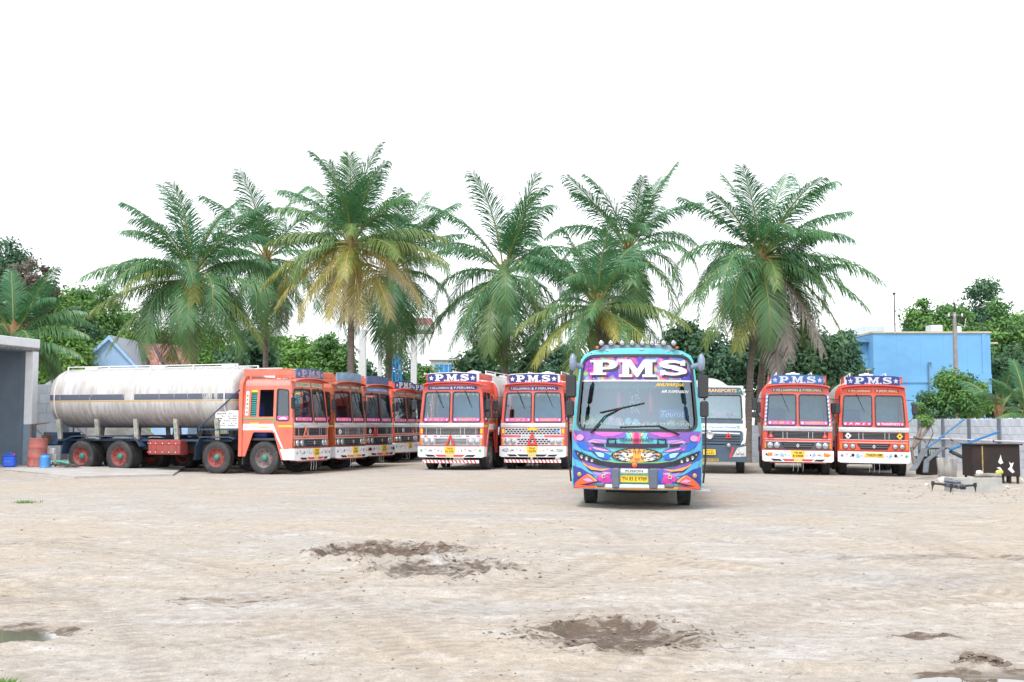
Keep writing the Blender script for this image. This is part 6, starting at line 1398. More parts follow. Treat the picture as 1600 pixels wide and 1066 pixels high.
# pale block behind it
x0 = at(1322, 0, 90).x; x1 = at(1362, 0, 90).x; zt = at(0, 512, 90).z
o = empty('pale_building', ((x0 + x1) / 2, 90, 0), 0, 'pale blue white block behind the left end of the blue building', 'building'); h_ = (x1 - x0) / 2
mb = MB(); mb.box(-h_, h_, 0, 6, 0, zt - .5); mb.build('wall', M('pale_wall', (.50, .58, .66), .8), o); mb = MB(); mb.box(-h_ * .2, h_ + .3, -.3, 6, zt - .5, zt + .1); mb.build('roof_slab', M('pale_roof', (.6, .66, .7), .8), o)
# gabled house with tiled roof at the left
Y = 66.0; p = at(172, 527, Y); q = at(142, 560, Y); hz = .1
house = empty('gabled_house', (p.x, Y, 0), 0, 'small light blue gabled house with red tiled roof beyond the tank', 'house')
xl = q.x - p.x; ze = at(0, 553, Y).z; zr = p.z; xr = at(232, 575, Y).x - p.x
m_hb = M('house_blue', (.30, .45, .66), .8, var=.12, vsc=1.0, dirt=.2, dirtc=(.3, .4, .55))
mb = MB(); prism(mb, [(xl + .15, 0), (xr - .6, 0), (xr - .6, ze - .9), (0, zr - .12), (xl + .15, ze)], 0, .25); mb.build('gable_wall', m_hb, house)
m_vg = M('verge_blue', (.30, .48, .72), .7)
for s_, (ex, ez) in enumerate(((xl - .2, ze - .25), (xr - .1, ze - 1.35))):
    mb = MB(); mb.add([(0, -.2, zr + .1), (ex, -.2, ez + .1), (ex, -.2, ez - .12), (0, -.2, zr - .14), (0, 0, zr + .1), (ex, 0, ez + .1), (ex, 0, ez - .12), (0, 0, zr - .14)], [(0, 1, 2, 3), (4, 7, 6, 5), (0, 4, 5, 1), (2, 6, 7, 3), (1, 5, 6, 2), (0, 3, 7, 4)]); mb.build('verge_board', m_vg, house)
    mb = MB(); mb.add([(0, -.15, zr + .12), (ex, -.15, ez + .12), (ex, 6, ez + .12), (0, 6, zr + .12)], [(0, 1, 2, 3)]); mb.build('roof_slope', M('grey_sheet', (.30, .33, .38), .7), house)
# the tiled roof, set back and to the right: rows of single tiles
TR = [at(218, 537, 68.5), at(282, 540, 68.5), at(300, 570, 66.2), at(232, 570, 66.2)]
tr = [Vector((v.x - p.x, v.y - Y, v.z)) for v in TR]
mt_tile = [M('tile_red', (.36, .16, .135), .8, var=.2), M('tile_brick', (.31, .13, .11), .85, var=.2), M('tile_pale', (.40, .22, .19), .85, var=.2)]
mb = MB(); mb.add([tuple(v + Vector((0, 0, -.05))) for v in tr], [(0, 1, 2, 3)]); tl = mb.build('tiled_roof', M('roof_batten', (.08, .06, .06), .9), house)
nr, ncl = 9, 16
rt = random.Random(2)
for i in range(nr):
    for j in range(ncl):
        if j in (5, 11): continue
        f = lambda a, b: tr[0].lerp(tr[1], b).lerp(tr[3].lerp(tr[2], b), a)
        a0, a1, b0, b1 = i / nr, (i + 1.12) / nr, j / ncl, (j + .94) / ncl
        up = Vector((0, 0, .03)); v = [f(a0, b0), f(a0, b1), f(a1, b1) + up, f(a1, b0) + up]; vm = [(v[0] + v[1]) / 2 + Vector((0, 0, .05)), (v[3] + v[2]) / 2 + Vector((0, 0, .05))]
        mb = MB(); mb.add([tuple(x) for x in (v[0], vm[0], vm[1], v[3], v[1], v[2])] + [tuple(x - Vector((0, 0, .06))) for x in (v[3], vm[1], v[2])], [(0, 1, 2, 3), (1, 4, 5, 2), (3, 2, 7, 6), (2, 5, 8, 7)]); mb.build('tile', mt_tile[rt.randrange(3)], tl)
for b in (5.47 / ncl, 11.47 / ncl, 0.0, 1.0):
    mb = MB(); mb.tube([tuple(tr[0].lerp(tr[1], b) + Vector((0, -.02, .06))), tuple(tr[3].lerp(tr[2], b) + Vector((0, -.02, .06)))], .09, 6); mb.build('roof_ridge', M('ridge_dark', (.09, .08, .09), .8), tl)
mb = MB(); mb.box(tr[3].x + .2, tr[2].x - .2, .3, 3.0, 0, tr[3].z - .15); mb.build('rear_wall', m_hb, house)
# white pillared tower with pink parapet and blue pipes between the palms
m_pw = M('pillar_white', (.70, .71, .72), .7, var=.06, dirt=.15, dirtc=(.5, .5, .5))
Y = 70.0
tw = empty('pillared_tower', (at(613, 0, Y).x, Y, 0), 0, 'white pillared tower with pink parapet half hidden by the palms', 'tower')
for px, wp in ((571, 11), (598, 6), (650, 9)):
    a, b = at(px - wp / 2, 0, Y).x - tw.location.x, at(px + wp / 2, 0, Y).x - tw.location.x; mb = MB(); mb.box(a, b, 0, b - a, 0, at(0, 515, Y).z, .02); mb.build('pillar', m_pw, tw)
zt = at(0, 516, Y).z; xa = at(640, 0, Y).x - tw.location.x; xb = at(676, 0, Y).x - tw.location.x
mb = MB(); mb.box(xa, xb, -.3, 3.2, zt, zt + .28); mb.build('slab', m_pw, tw)
mb = MB(); mb.box(xa, xb, -.3, -.15, zt + .283, zt + .72); mb.box(xb - .15, xb, -.15, 3.2, zt + .283, zt + .72); mb.build('parapet', M('parapet_pink', (.62, .22, .28), .7), tw)
m_bp = M('pipe_blue', (.03, .26, .62), .5)
pf = empty('pipe_frame', (at(624, 0, 68).x, 68, 0), 0, 'four upright blue pipes in front of the white tower', 'pipes')
for px in (617.5, 622.5, 627, 631):
    x = at(px, 0, 68).x - pf.location.x; mb = MB(); mb.cyl((x, 0, 0), (x, 0, at(0, 537 + (px % 3), 68).z), .055, n=8); mb.build('pipe', m_bp, pf)
mb = MB(); mb.box(-.3, .3, -.03, .03, 1.2, 1.3); mb.build('pipe_clamp', m_bp, pf)
# far white house with blue shutters
Y = 92.0; xa = at(676, 0, Y).x; xb = at(716, 0, Y).x; zt = at(0, 563, Y).z
fh = empty('white_house', ((xa + xb) / 2, Y, 0), 0, 'far white house with blue windows left of the centre palm', 'house'); h_ = (xb - xa) / 2
mb = MB(); mb.box(-h_, h_, 0, 5, 0, zt); mb.build('wall', m_pw, fh); mb = MB(); mb.box(-h_ - .2, h_ + .2, -.3, 5.2, zt, zt + .15); mb.build('roof_slab', m_pw, fh)
for xw in (-.35, .35):
    mb = MB(); mb.box(h_ * xw - .35, h_ * xw + .35, -.03, 0, zt - 1.05, zt - .35); wd = mb.build('window', m_bp, fh); mb = MB(); mb.box(h_ * xw - .02, h_ * xw + .02, -.05, -.03, zt - 1.05, zt - .35); mb.build('mullion', m_pw, wd)

# ------------------------------------------------------------------ boundary walls
m_blk_w = M('block_white', (.66, .71, .79), .85, var=.10, vsc=2, dirt=.2, dirtc=(.42, .42, .44), bump=.3); m_blk_w2 = M('block_grey_white', (.60, .65, .73), .85, var=.12, vsc=2, dirt=.2, dirtc=(.36, .36, .38), bump=.3)
m_mort = M('mortar_grey', (.46, .49, .54), .95, var=.15); m_post = M('post_slate', (.17, .20, .25), .8, var=.15, dirt=.15)
mats_b = [m_blk_w, m_blk_w2]
def block_wall(name, label, p0, p1, h, posts, rows=6, blen=.62):
    d = Vector((p1[0] - p0[0], p1[1] - p0[1])); ln = d.length; ang = math.atan2(d.y, d.x)
    z0 = min(gz(*p0), gz(*p1)) - .02
    root = empty(name, (p0[0], p0[1], z0), math.degrees(ang), label, 'wall')
    mb = MB(); mb.box(0, ln, -.07, .07, -.2, h - .012); mb.build('wall_core', m_mort, root)
    rh = h / rows; rr = random.Random(7); shared = {}
    me = None
    for r_ in range(rows):
        x = -blen * .5 * (r_ % 2)
        while x < ln:
            a, b = max(0, x), min(ln, x + blen)
            if b - a > .1:
                key = (round(b - a, 2), rr.randrange(2))
                if key not in shared:
                    mb = MB(); mb.box(.006, b - a - .006, -.085, .085, .006, rh - .006, .008); t_ = mb.build('block', mats_b[key[1]]); shared[key] = t_.data; bpy.data.objects.remove(t_)
                link('block', shared[key], root, (a, rr.uniform(-.004, .004), r_ * rh))
            x += blen
    for x in posts:
        mb = MB(); mb.box(x - .14, x + .14, -.13, .13, -.2, h + .03, .012); mb.build('post', m_post, root)
    return root
wr = block_wall('boundary_wall', 'whitewashed block wall with slate posts along the right side', (17.75, 34.5), (17.6, 51.0), 2.0, [1.4, 4.0, 6.7, 9.35, 11.95, 14.6], 7)
mb = MB(); rr = random.Random(9)
for k in range(160):
    x = 16.4 * k / 160 + rr.uniform(0, .05); hh = rr.uniform(.02, .07); mb.add([(x, rr.uniform(-.05, .05), 2.0 - .02), (x + .06, rr.uniform(-.05, .05), 2.0 - .02), (x + .03, rr.uniform(-.03, .03), 2.0 + hh)], [(0, 1, 2)])
tag(mb.build('glass_shards', M('shard_glass', (.5, .55, .55), .3), wr), kind='stuff')
block_wall('boundary_wall', 'low pale block wall along the back behind the lorries', (17.3, 51.2), (-12.5, 51.9), 1.75, [1.5 + 2.7 * k for k in range(11)], 5, 1.2)
block_wall('boundary_wall', 'tall pale wall between the shed and the tank end', (-16.6, 44.5), (-22.5, 44.7), 3.0, [.8], 8)
zp = at(0, 680, 42).z
pp = empty('water_pipe', (17.52, 36.0, gz(17.5, 40) + 1.17), 0, 'thin white pipe fixed along the right block wall', 'pipe')
mb = MB(); mb.tube([(0, 0, 0), (.0, 5, .01), (-.02, 14.8, .02)], .03, 6); mb.build('pipe', m_wht, pp)
for y in (1.5, 5.5, 9.5, 13.2):
    mb = MB(); mb.box(-.04, .06, y - .03, y + .03, -.04, .04); mb.build('pipe_clip', m_blk, pp)
# earth mound behind the left wall
mx = np.linspace(-26, -15, 40); my = np.linspace(45.5, 55, 30); MX, MY = np.meshgrid(mx, my); MZ = 3.9 * np.exp(-(((MX + 19.5) / 3.6) ** 2 + ((MY - 50) / 3) ** 2)) + .5 * (fbm(MX, MY, 8) - .5) - .3
_i = np.arange(39)[None, :] + 40 * np.arange(29)[:, None]
tag(link('earth_mound', np_mesh('earth_mound', np.stack([MX, MY, MZ], -1).reshape(-1, 3), np.stack([_i, _i + 1, _i + 41, _i + 40], -1).reshape(-1, 4), M('mound_grey', (.24, .23, .22), .95, var=.35, vsc=2, bump=.6, bsc=8))), 'heap of grey earth behind the left wall', kind='structure')

# ------------------------------------------------------------------ shed at the left
sh = empty('shed', (-16.15, 38.4, gz(-16.2, 38)), 0, 'open fronted shed with white roof edge and dark inside at the left', 'shed')
sh.rotation_euler[2] = R(-13)
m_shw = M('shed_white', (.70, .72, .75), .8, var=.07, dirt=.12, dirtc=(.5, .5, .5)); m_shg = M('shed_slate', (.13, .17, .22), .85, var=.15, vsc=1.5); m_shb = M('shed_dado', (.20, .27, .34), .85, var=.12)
zc = 3.88
mb = MB(); mb.box(-.30, 0, -.05, .25, 1.42, zc, .01); mb.build('column', m_shw, sh); mb = MB(); mb.box(-.303, .003, -.053, .253, 0, 1.42, .01); mb.build('column_dado', m_shb, sh)
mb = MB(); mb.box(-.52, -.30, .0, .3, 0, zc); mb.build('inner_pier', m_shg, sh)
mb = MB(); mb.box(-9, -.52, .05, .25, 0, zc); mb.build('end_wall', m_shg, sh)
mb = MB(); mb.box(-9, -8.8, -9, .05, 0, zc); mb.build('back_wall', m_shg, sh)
mb = MB(); mb.box(-9.2, .03, -9, .27, zc + .12, zc + .42, .02); mb.build('roof_slab', m_shw, sh)
mb = MB(); rr = random.Random(6)
for k in range(60):
    y = -9 + 9.25 * k / 60; mb.box(-.10, .015, y, y + .15, zc + .04 + rr.uniform(-.02, .02), zc + .12)
for k in range(40):
    x = -9 + 9.1 * k / 40; mb.box(x, x + .22, -8.95, -8.85, zc + .03 + rr.uniform(-.02, .02), zc + .12)
tag(mb.build('roof_drip_edge', M('drip_rust', (.20, .17, .17), .9, var=.4, vsc=9), sh), kind='stuff')
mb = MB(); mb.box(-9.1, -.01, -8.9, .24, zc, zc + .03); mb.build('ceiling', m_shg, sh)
mb = MB(); mb.box(-.25, -.05, -8.8, -8.6, 0, zc, .01); mb.build('column', m_shw, sh)

# ------------------------------------------------------------------ utility pole, wires, mast
Y = 60.0; up = at(1491, 488, Y); pb = empty('utility_pole', (up.x, Y, gz(up.x, Y)), 0, 'concrete utility pole in front of the blue building', 'pole'); h_ = up.z - pb.location.z
mb = MB(); mb.add([(-.13, -.11, 0), (.13, -.11, 0), (.13, .11, 0), (-.13, .11, 0), (-.075, -.07, h_), (.075, -.07, h_), (.075, .07, h_), (-.075, .07, h_)], [(0, 1, 5, 4), (1, 2, 6, 5), (2, 3, 7, 6), (3, 0, 4, 7), (4, 5, 6, 7)]); mb.build('post', M('pole_concrete', (.26, .25, .24), .9, var=.2, vsc=2), pb)
mb = MB(); mb.box(-.35, .45, -.06, .0, h_ - .35, h_ - .25); mb.tube([(0, 0, h_), (0, 0, h_ + .75)], .03, 5); mb.build('crossarm', m_ink, pb)
for x in (-.3, .0, .4):
    mb = MB(); mb.lathe([(.02, 0), (.06, .03), (.04, .08), (.06, .12), (.02, .18)], (x, -.03, h_ - .25), 'Z', 8); mb.build('insulator', m_wht, pb)
mb = MB(); mb.box(.1, .32, -.12, -.02, h_ - 1.1, h_ - .75, .02); mb.tube([(.15, -.05, h_ - .6), (.5, -.05, h_ - .8), (.6, -.05, h_ - .3)], .02, 4); mb.build('cable_box', m_wht, pb)
for k, (lb, a, b, sag) in enumerate((('upper overhead wire running right from the utility pole', (1491, 493), (1660, 503), .3), ('middle overhead wire running right from the utility pole', (1491, 497), (1660, 508), .35), ('lower overhead wire running right from the utility pole', (1491, 500), (1660, 514), .4), ('overhead wire running left from the utility pole', (1489, 494), (1330, 492), .5))):
    A_ = at(a[0], a[1], Y); B_ = at(b[0], b[1], Y - 4 if b[0] > 1500 else Y + 6); pts = [A_.lerp(B_, t / 12) - Vector((0, 0, sag * math.sin(PI * t / 12))) for t in range(13)]
    mb = MB(); mb.tube([tuple(q - A_) for q in pts], .016, 4); tag(mb.build('overhead_wire', m_ink, None, A_), lb, 'wire', 'wires at the utility pole')
ms = at(1397, 458, 95); mast = empty('thin_mast', (ms.x, 95, 0), 0, 'thin lattice mast against the sky left of the right trees', 'mast')
mb = MB(); mb.cyl((0, 0, 0), (0, 0, ms.z), .06, n=6); mb.build('pole', M('mast_grey', (.10, .11, .12), .6), mast); mb = MB(); mb.box(-.12, .12, -.05, .05, ms.z - .15, ms.z + .05); mb.build('head', m_blk, mast)
# banana plants between the lorries and the palms
m_ban = leaf_mat('banana_leaf', [(0, (.10, .30, .04)), (1, (.22, .42, .06))], .35)
for k, (px, lb) in enumerate(((562, 'banana plant left of the white pillar'), (589, 'banana plant right of the white pillar'))):
    P = at(px, 600, 58); o = empty('banana_plant', (P.x, 58, 0), 0, lb, 'plant', 'banana plants'); rs = random.Random(k)
    mb = MB(); mb.tube([(0, 0, 0), (0, 0, 2.4)], [.12, .06], 8); mb.build('stem', g_lite, o)
    for i in range(6):
        a = i * 1.1 + k; el = R(78 - 9 * i); mb = MB()
        def lf(u, v):
            t = v; aa = el - 1.0 * t * t; x = 2.2 * t * math.cos(aa); z = 2.2 + 2.2 * t * math.sin(aa); w_ = .28 * math.sin(min(1, t * 1.1 + .05) * PI) ** .6
            return (math.cos(a) * x - math.sin(a) * (u - .5) * 2 * w_, math.sin(a) * x + math.cos(a) * (u - .5) * 2 * w_, z - .25 * abs(u - .5))
        mb.grid(4, 8, lf); mb.build('leaf', m_ban, o)
# ------------------------------------------------------------------ things by the shed
def ground_at(px, Y, dz=0.0):
    P = at(px, 700, Y); return Vector((P.x, Y, gz(P.x, Y) + dz))
AP = 0
m_drum = M('drum_red', (.42, .10, .085), .6, var=.2, dirt=.55, dirtc=(.36, .24, .20), vsc=6)
o = empty('oil_drum', ground_at(58, 37.0, .06), 20, 'dented faded red oil drum beside the shed column', 'drum')
mb = MB(); mb.lathe([(.29, 0), (.30, .02), (.29, .05), (.29, .29), (.30, .31), (.29, .33), (.285, .6), (.295, .62), (.285, .64), (.285, .9), (.295, .92), (.27, .905), (.001, .90)], (0, 0, 0), 'Z', 24); mb.build('shell', m_drum, o)
mb = MB(); mb.cyl((.15, 0, .90), (.15, 0, .93), .035, n=8); mb.build('bung', m_blk, o); o.rotation_euler[1] = R(2.5)
m_can = M('plastic_blue', (.02, .10, .62), .4, var=.08); m_canl = M('water_can_blue', (.06, .27, .62), .35, var=.08)
o = empty('jerry_can', ground_at(16, 36.6, .06), 8, 'blue plastic jerry can standing at the shed opening', 'jerry can')
mb = MB(); mb.box(-.2, .2, -.14, .14, 0, .36, .05); mb.box(-.19, .19, -.13, .13, .355, .39, .03); mb.build('body', m_can, o)
mb = MB(); mb.tube([(-.12, 0, .38), (-.10, 0, .45), (.04, 0, .45), (.06, 0, .38)], .022, 6); mb.build('handle', m_can, o); mb = MB(); mb.cyl((.13, 0, .38), (.13, 0, .44), .04, n=10); mb.build('cap', m_redl, o)
mb = MB(); mb.sheet(rrect(-.13, .06, .18, .2, .006, 1), [], lambda u, v, t: (u, -.1425, v)); mb.build('embossed_line', m_canl, o)
o = empty('water_can', ground_at(71, 36.3, .06), 0, 'ribbed light blue water can in front of the red drum', 'water can')
mb = MB(); pr = [(.001, 0), (.16, 0), (.165, .03)]
for k in range(5): pr += [(.165, .03 + .055 * k), (.157, .05 + .055 * k), (.165, .07 + .055 * k)]
pr += [(.165, .32), (.13, .38), (.06, .40)]; mb.lathe(pr, (0, 0, 0), 'Z', 20); mb.build('body', m_canl, o); mb = MB(); mb.cyl((0, 0, .39), (0, 0, .44), .06, n=12); mb.build('cap', m_can, o)
# heap of hose and chain, with a green pipe
o = empty('hose_heap', ground_at(92, 36.6, .06), 0, 'tangled heap of dark chain and hose beside the rear wheels', 'hose'); rr = random.Random(5)
for k in range(7):
    mb = MB(); pts = []; x, y = rr.uniform(-.3, .2), rr.uniform(-.2, .2); a = rr.uniform(0, 6)
    for i in range(14): a += rr.uniform(-.9, .9); x = max(-.55, min(.6, x + .12 * math.cos(a))); y = max(-.3, min(.3, y + .10 * math.sin(a))); pts.append((x, y, .03 + .16 * rr.random() * math.exp(-(x / .4) ** 2)))
    mb.tube(pts, .028, 6); mb.build('coil', m_chs if k % 2 else M('chain_rust', (.12, .10, .09), .8), o)
mb = MB(); mb.tube([(-.05, -.25, .2), (.2, -.28, .19), (.45, -.3, .13)], .03, 8); mb.build('green_hose', M('hose_green', (.03, .35, .25), .4), o)
o = empty('loose_blocks', ground_at(79, 37.4, .06), 0, 'pale blocks stacked behind the light blue water can', 'blocks')
for k, (x, z, c_) in enumerate(((0, 0, m_wht), (.05, .2, m_conc), (-.02, .4, m_wht))):
    mb = MB(); mb.box(x - .17, x + .17, -.1, .1, z, z + .19, .01); mb.build('block', c_, o)

# ------------------------------------------------------------------ scrap at the right
m_rust = M('rusty_sheet', (.016, .010, .010), .75, var=.4, vsc=3, dirt=.3, dirtc=(.06, .022, .015), bump=.2)
o = empty('rusty_bin', ground_at(1556, 33.6), -4, 'dark rusty sheet metal bin on legs with peeled patches', 'bin')
mb = MB(); mb.box(-.68, .68, 0, .95, .20, 1.12, .015); mb.build('bin_body', m_rust, o); mb = MB(); mb.box(-.72, .76, -.06, 1.0, 1.12, 1.155, .008); mb.build('bin_top', m_rust, o)
mb = MB(); mb.box(-.41, -.375, -.012, .0, .22, 1.1); mb.build('bin_seam', M('seam_ochre', (.30, .24, .08), .8, var=.4, vsc=12), o)
for x in (-.6, .2, .4, .62):
    for y in (.06, .88):
        mb = MB(); mb.box(x - .03, x + .03, y - .03, y + .03, -.02, .2); mb.build('bin_leg', m_rust, o)
m_peel = M('peeled_white', (.62, .66, .64), .7, var=.1)
for k, pts in enumerate(([(.05, .62), (.12, .56), (.20, .60), (.16, .70), (.13, .85), (.10, .74)], [(.32, .42), (.45, .30), (.52, .34), (.44, .45), (.50, .62), (.42, .58), (.36, .64), (.40, .50)], [(.0, .46), (.10, .40), (.2, .34), (.1, .48)])):
    mb = MB(); mb.sheet(pts, [], lambda u, v, t: (u, -.004, v)); mb.build('peeled_patch', m_peel, o)
mb = MB(); mb.ball((.07, -.03, .33), .12, .03, .07, 10, 6); mb.build('plastic_scrap', M('scrap_yellow', (.50, .55, .08), .5, var=.3, vsc=12), o)
o = empty('concrete_trough', ground_at(1526, 28.4), -3, 'low grey concrete trough near the hovering drone', 'trough')
mb = MB(); mb.box(-.6, .6, 0, .08, -.05, .37, .012); mb.box(-.6, .6, .62, .70, -.05, .35, .012); mb.box(-.6, -.52, .08, .62, -.05, .36, .01); mb.box(.52, .6, .08, .62, -.05, .36, .01); mb.build('trough_wall', M('trough_concrete', (.38, .38, .36), .9, var=.2, vsc=2.5, dirt=.35, dirtc=(.24, .23, .2), bump=.35), o)
mb = MB(); mb.box(-.52, .52, .08, .62, .0, .22); mb.build('trough_fill', M('fill_soil', (.20, .16, .12), .95, var=.3), o)
o = empty('timber_log', at(1545, 739, 28.9), 0, 'short grey log lying across the concrete trough', 'log'); o.location.z = gz(o.location.x, 28.9) + .40
mb = MB(); mb.tube([(-.35, 0, .0), (-.05, .02, .015), (.3, .0, .0)], [.045, .055, .06], 8); mb.build('log', M('log_grey', (.26, .23, .20), .9, var=.3, vsc=9), o)
o = empty('plastic_bag', at(1530, 733, 29.0), 0, 'crumpled white plastic bag on the trough end', 'bag'); o.location.z = gz(o.location.x, 29) + .40
def crumple(mb, rx, ry, rz, seed, n=12, m=8):
    rs = np.random.RandomState(seed); v = []
    for i in range(m + 1):
        a = PI * i / m
        for k in range(n):
            b = 2 * PI * k / n; q = 1 + .38 * (rs.rand() - .5) * math.sin(a); v.append((rx * math.sin(a) * math.cos(b) * q, ry * math.sin(a) * math.sin(b) * q, rz * math.cos(a) * q + rz * .8))
    mb.add(v, [(i * n + k, i * n + (k + 1) % n, (i + 1) * n + (k + 1) % n, (i + 1) * n + k) for i in range(m) for k in range(n)]); return mb
crumple(MB(), .09, .08, .075, 3).build('bag', m_wht, o)
o = empty('rag_heap', ground_at(1477, 33.8), 0, 'white rag heap lying in front of the concrete stump', 'rags'); m_rag = M('rag_white', (.58, .57, .58), .95, var=.35, vsc=18)
for k in range(6): crumple(MB(), .16, .13, .07, 20 + k).build('rag', m_rag, o, (rr.uniform(-.22, .2), rr.uniform(-.1, .1), rr.uniform(-.02, .05)))
o = empty('concrete_stump', ground_at(1479, 37.2), 12, 'tapered whitish concrete stump below the blue rails', 'stump')
mb = MB(); mb.lathe([(.001, -.02), (.27, -.02), (.30, .3), (.33, .62), (.31, .64), (.001, .64)], (0, 0, 0), 'Z', 20); mb.build('stump', M('stump_white', (.48, .47, .45), .95, var=.25, vsc=9, dirt=.4, dirtc=(.27, .25, .22), stretch=(2, 2, .3), bump=.4), o)
o = empty('dark_crate', ground_at(1447, 39.2), 8, 'dark box standing behind the left metal chute', 'crate')
mb = MB(); mb.box(-.27, .27, -.25, .25, .02, .60, .012); mb.build('box', m_rust, o); mb = MB(); mb.box(-.3, .3, -.28, .28, .60, .63, .006); mb.build('lid', m_rust, o)
m_st = M('sheet_steel', (.14, .16, .18), .55, .3, var=.25, dirt=.2); m_rail = M('rail_blue', (.02, .17, .42), .5, var=.15, dirt=.15)
def steel_strip(mb, pts, w_, th=.03):
    v = []
    for q in pts: v += [(q[0] - w_ / 2, q[1], q[2]), (q[0] + w_ / 2, q[1], q[2]), (q[0] + w_ / 2, q[1], q[2] - th), (q[0] - w_ / 2, q[1], q[2] - th)]
    f = [(0, 1, 2, 3)]
    for i in range(len(pts) - 1):
        for k in range(4): f.append((i * 4 + k, i * 4 + (k + 1) % 4, i * 4 + 4 + (k + 1) % 4, i * 4 + 4 + k))
    n = len(pts) * 4; f.append((n - 1, n - 2, n - 3, n - 4)); mb.add(v, f); return mb
g0 = ground_at(1465, 36.4)
def W(px, py, Y): return tuple(at(px, py, Y) - g0)
ch = empty('bent_chute', g0, 0, 'pair of bent steel chutes with blue rails at the right wall', 'chute')
steel_strip(MB(), [W(1426, 734, 35.4), W(1431, 727, 35.5), W(1446, 700, 36.6), W(1452, 700.5, 37.2)], .20).build('chute_bed', m_st, ch)
steel_strip(MB(), [W(1446, 737, 35.4), W(1448, 719, 35.5), W(1474, 699, 36.6), W(1480, 700, 37.2)], .17).build('chute_bed', m_st, ch)
mb = MB(); mb.tube([W(1449, 700, 36.8), W(1507, 655, 37.6)], .028, 6); mb.build('rail', m_rail, ch)
mb = MB(); mb.tube([W(1484, 703, 36.6), W(1519, 690, 37.0), W(1560, 675, 37.4)], .04, 6); mb.build('rail', m_rail, ch)
mb = MB(); mb.tube([W(1513, 693, 36.9), W(1506, 713, 36.9)], .025, 6); mb.build('strut', m_rail, ch)
mb = MB(); mb.tube([W(1484, 705, 36.7), W(1520, 722, 36.3)], .06, 6); mb.tube([W(1480, 701, 37.1), W(1450, 701, 37.3)], .03, 6); mb.build('beam', m_chs, ch)
mb = MB(); mb.tube([W(1450, 701, 37.1), W(1451, 733, 37.2)], .03, 6); mb.build('leg', m_chs, ch); mb = MB(); mb.tube([W(1519, 720, 36.3), W(1519, 733, 36.3)], .05, 6); mb.build('leg', m_chs, ch)
m_tim = M('weathered_timber', (.22, .17, .14), .9, var=.3, vsc=5, stretch=(1, 1, 4))
g1 = ground_at(1430, 43.8); tl_ = empty('leaning_timbers', g1, 0, 'weathered timbers lashed into a frame leaning on the wall', 'timbers')
for a, b, r_ in (((1427, 700), (1444, 655), .06), ((1426, 702), (1459, 657), .06)):
    mb = MB(); mb.tube([tuple(at(a[0], a[1], 43.2) - g1), tuple(at(b[0], b[1], 44.6) - g1)], r_, 6); mb.build('timber', m_tim, tl_)
mb = MB(); mb.tube([tuple(at(1428, 683, 43.5) - g1), tuple(at(1441, 686, 43.6) - g1)], .04, 6); mb.build('crosspiece', m_tim, tl_)
mb = MB(); mb.tube([tuple(at(1424, 699, 43.2) - g1), tuple(at(1428, 725, 43.0) - g1)], .05, 6); mb.build('timber', m_tim, tl_)
# spiky plants at the foot of the wall
for k, (px, Y) in enumerate(((1440, 44), (1452, 43.5), (1462, 43.0))):
    o = empty('spiky_plant', ground_at(px, Y), k * 40, ('left', 'middle', 'right')[k] + ' one of the spiky plants at the foot of the wall', 'plant', 'spiky plants at the right wall'); rs = random.Random(k)
    for i in range(11):
        a = rs.uniform(0, 6.28); h = rs.uniform(.5, .95); l_ = rs.uniform(.05, .3); mb = MB()
        mb.add([(-.035 * math.sin(a), .035 * math.cos(a), 0), (.035 * math.sin(a), -.035 * math.cos(a), 0), (math.cos(a) * l_ * .5 + .03 * math.sin(a), math.sin(a) * l_ * .5 - .03 * math.cos(a), h * .55), (math.cos(a) * l_ * .5 - .03 * math.sin(a), math.sin(a) * l_ * .5 + .03 * math.cos(a), h * .55), (math.cos(a) * l_, math.sin(a) * l_, h)], [(0, 1, 2, 3), (3, 2, 4)]); mb.build('leaf', M("spiky_leaf", (.07, .15, .06), .5, var=.3), o)
# litter near the trough
for k, (px, py, lb) in enumerate(((1446, 758, 'flat white scrap of paper left of the drone'), (1571, 750, 'white scrap right of the concrete trough'), (1576, 745, 'pale scrap below the rusty bin legs'), (1572, 760, 'small white scrap in front of the trough end'), (1595, 747, 'white scrap at the right edge beside the bin'))):
    s = (py - 668) / 1.6; Y = F_PX / s; P = ground_at(px, Y); mb = MB(); rs = random.Random(k); n_ = 9; lp = [(math.cos(2 * PI * i / n_) * rs.uniform(.03, .07), math.sin(2 * PI * i / n_) * rs.uniform(.03, .08)) for i in range(n_)]
    mb.sheet(lp, [], lambda u, v, t: (u, v, .02 + .03 * math.sin(u * 40 + k))); mb.sheet(scaled(lp, .6), [], lambda u, v, t: (u, v, .045 + .02 * math.sin(v * 50))); tag(mb.build('paper_scrap', m_wht, None, P), lb, 'litter', 'white scraps near the trough')
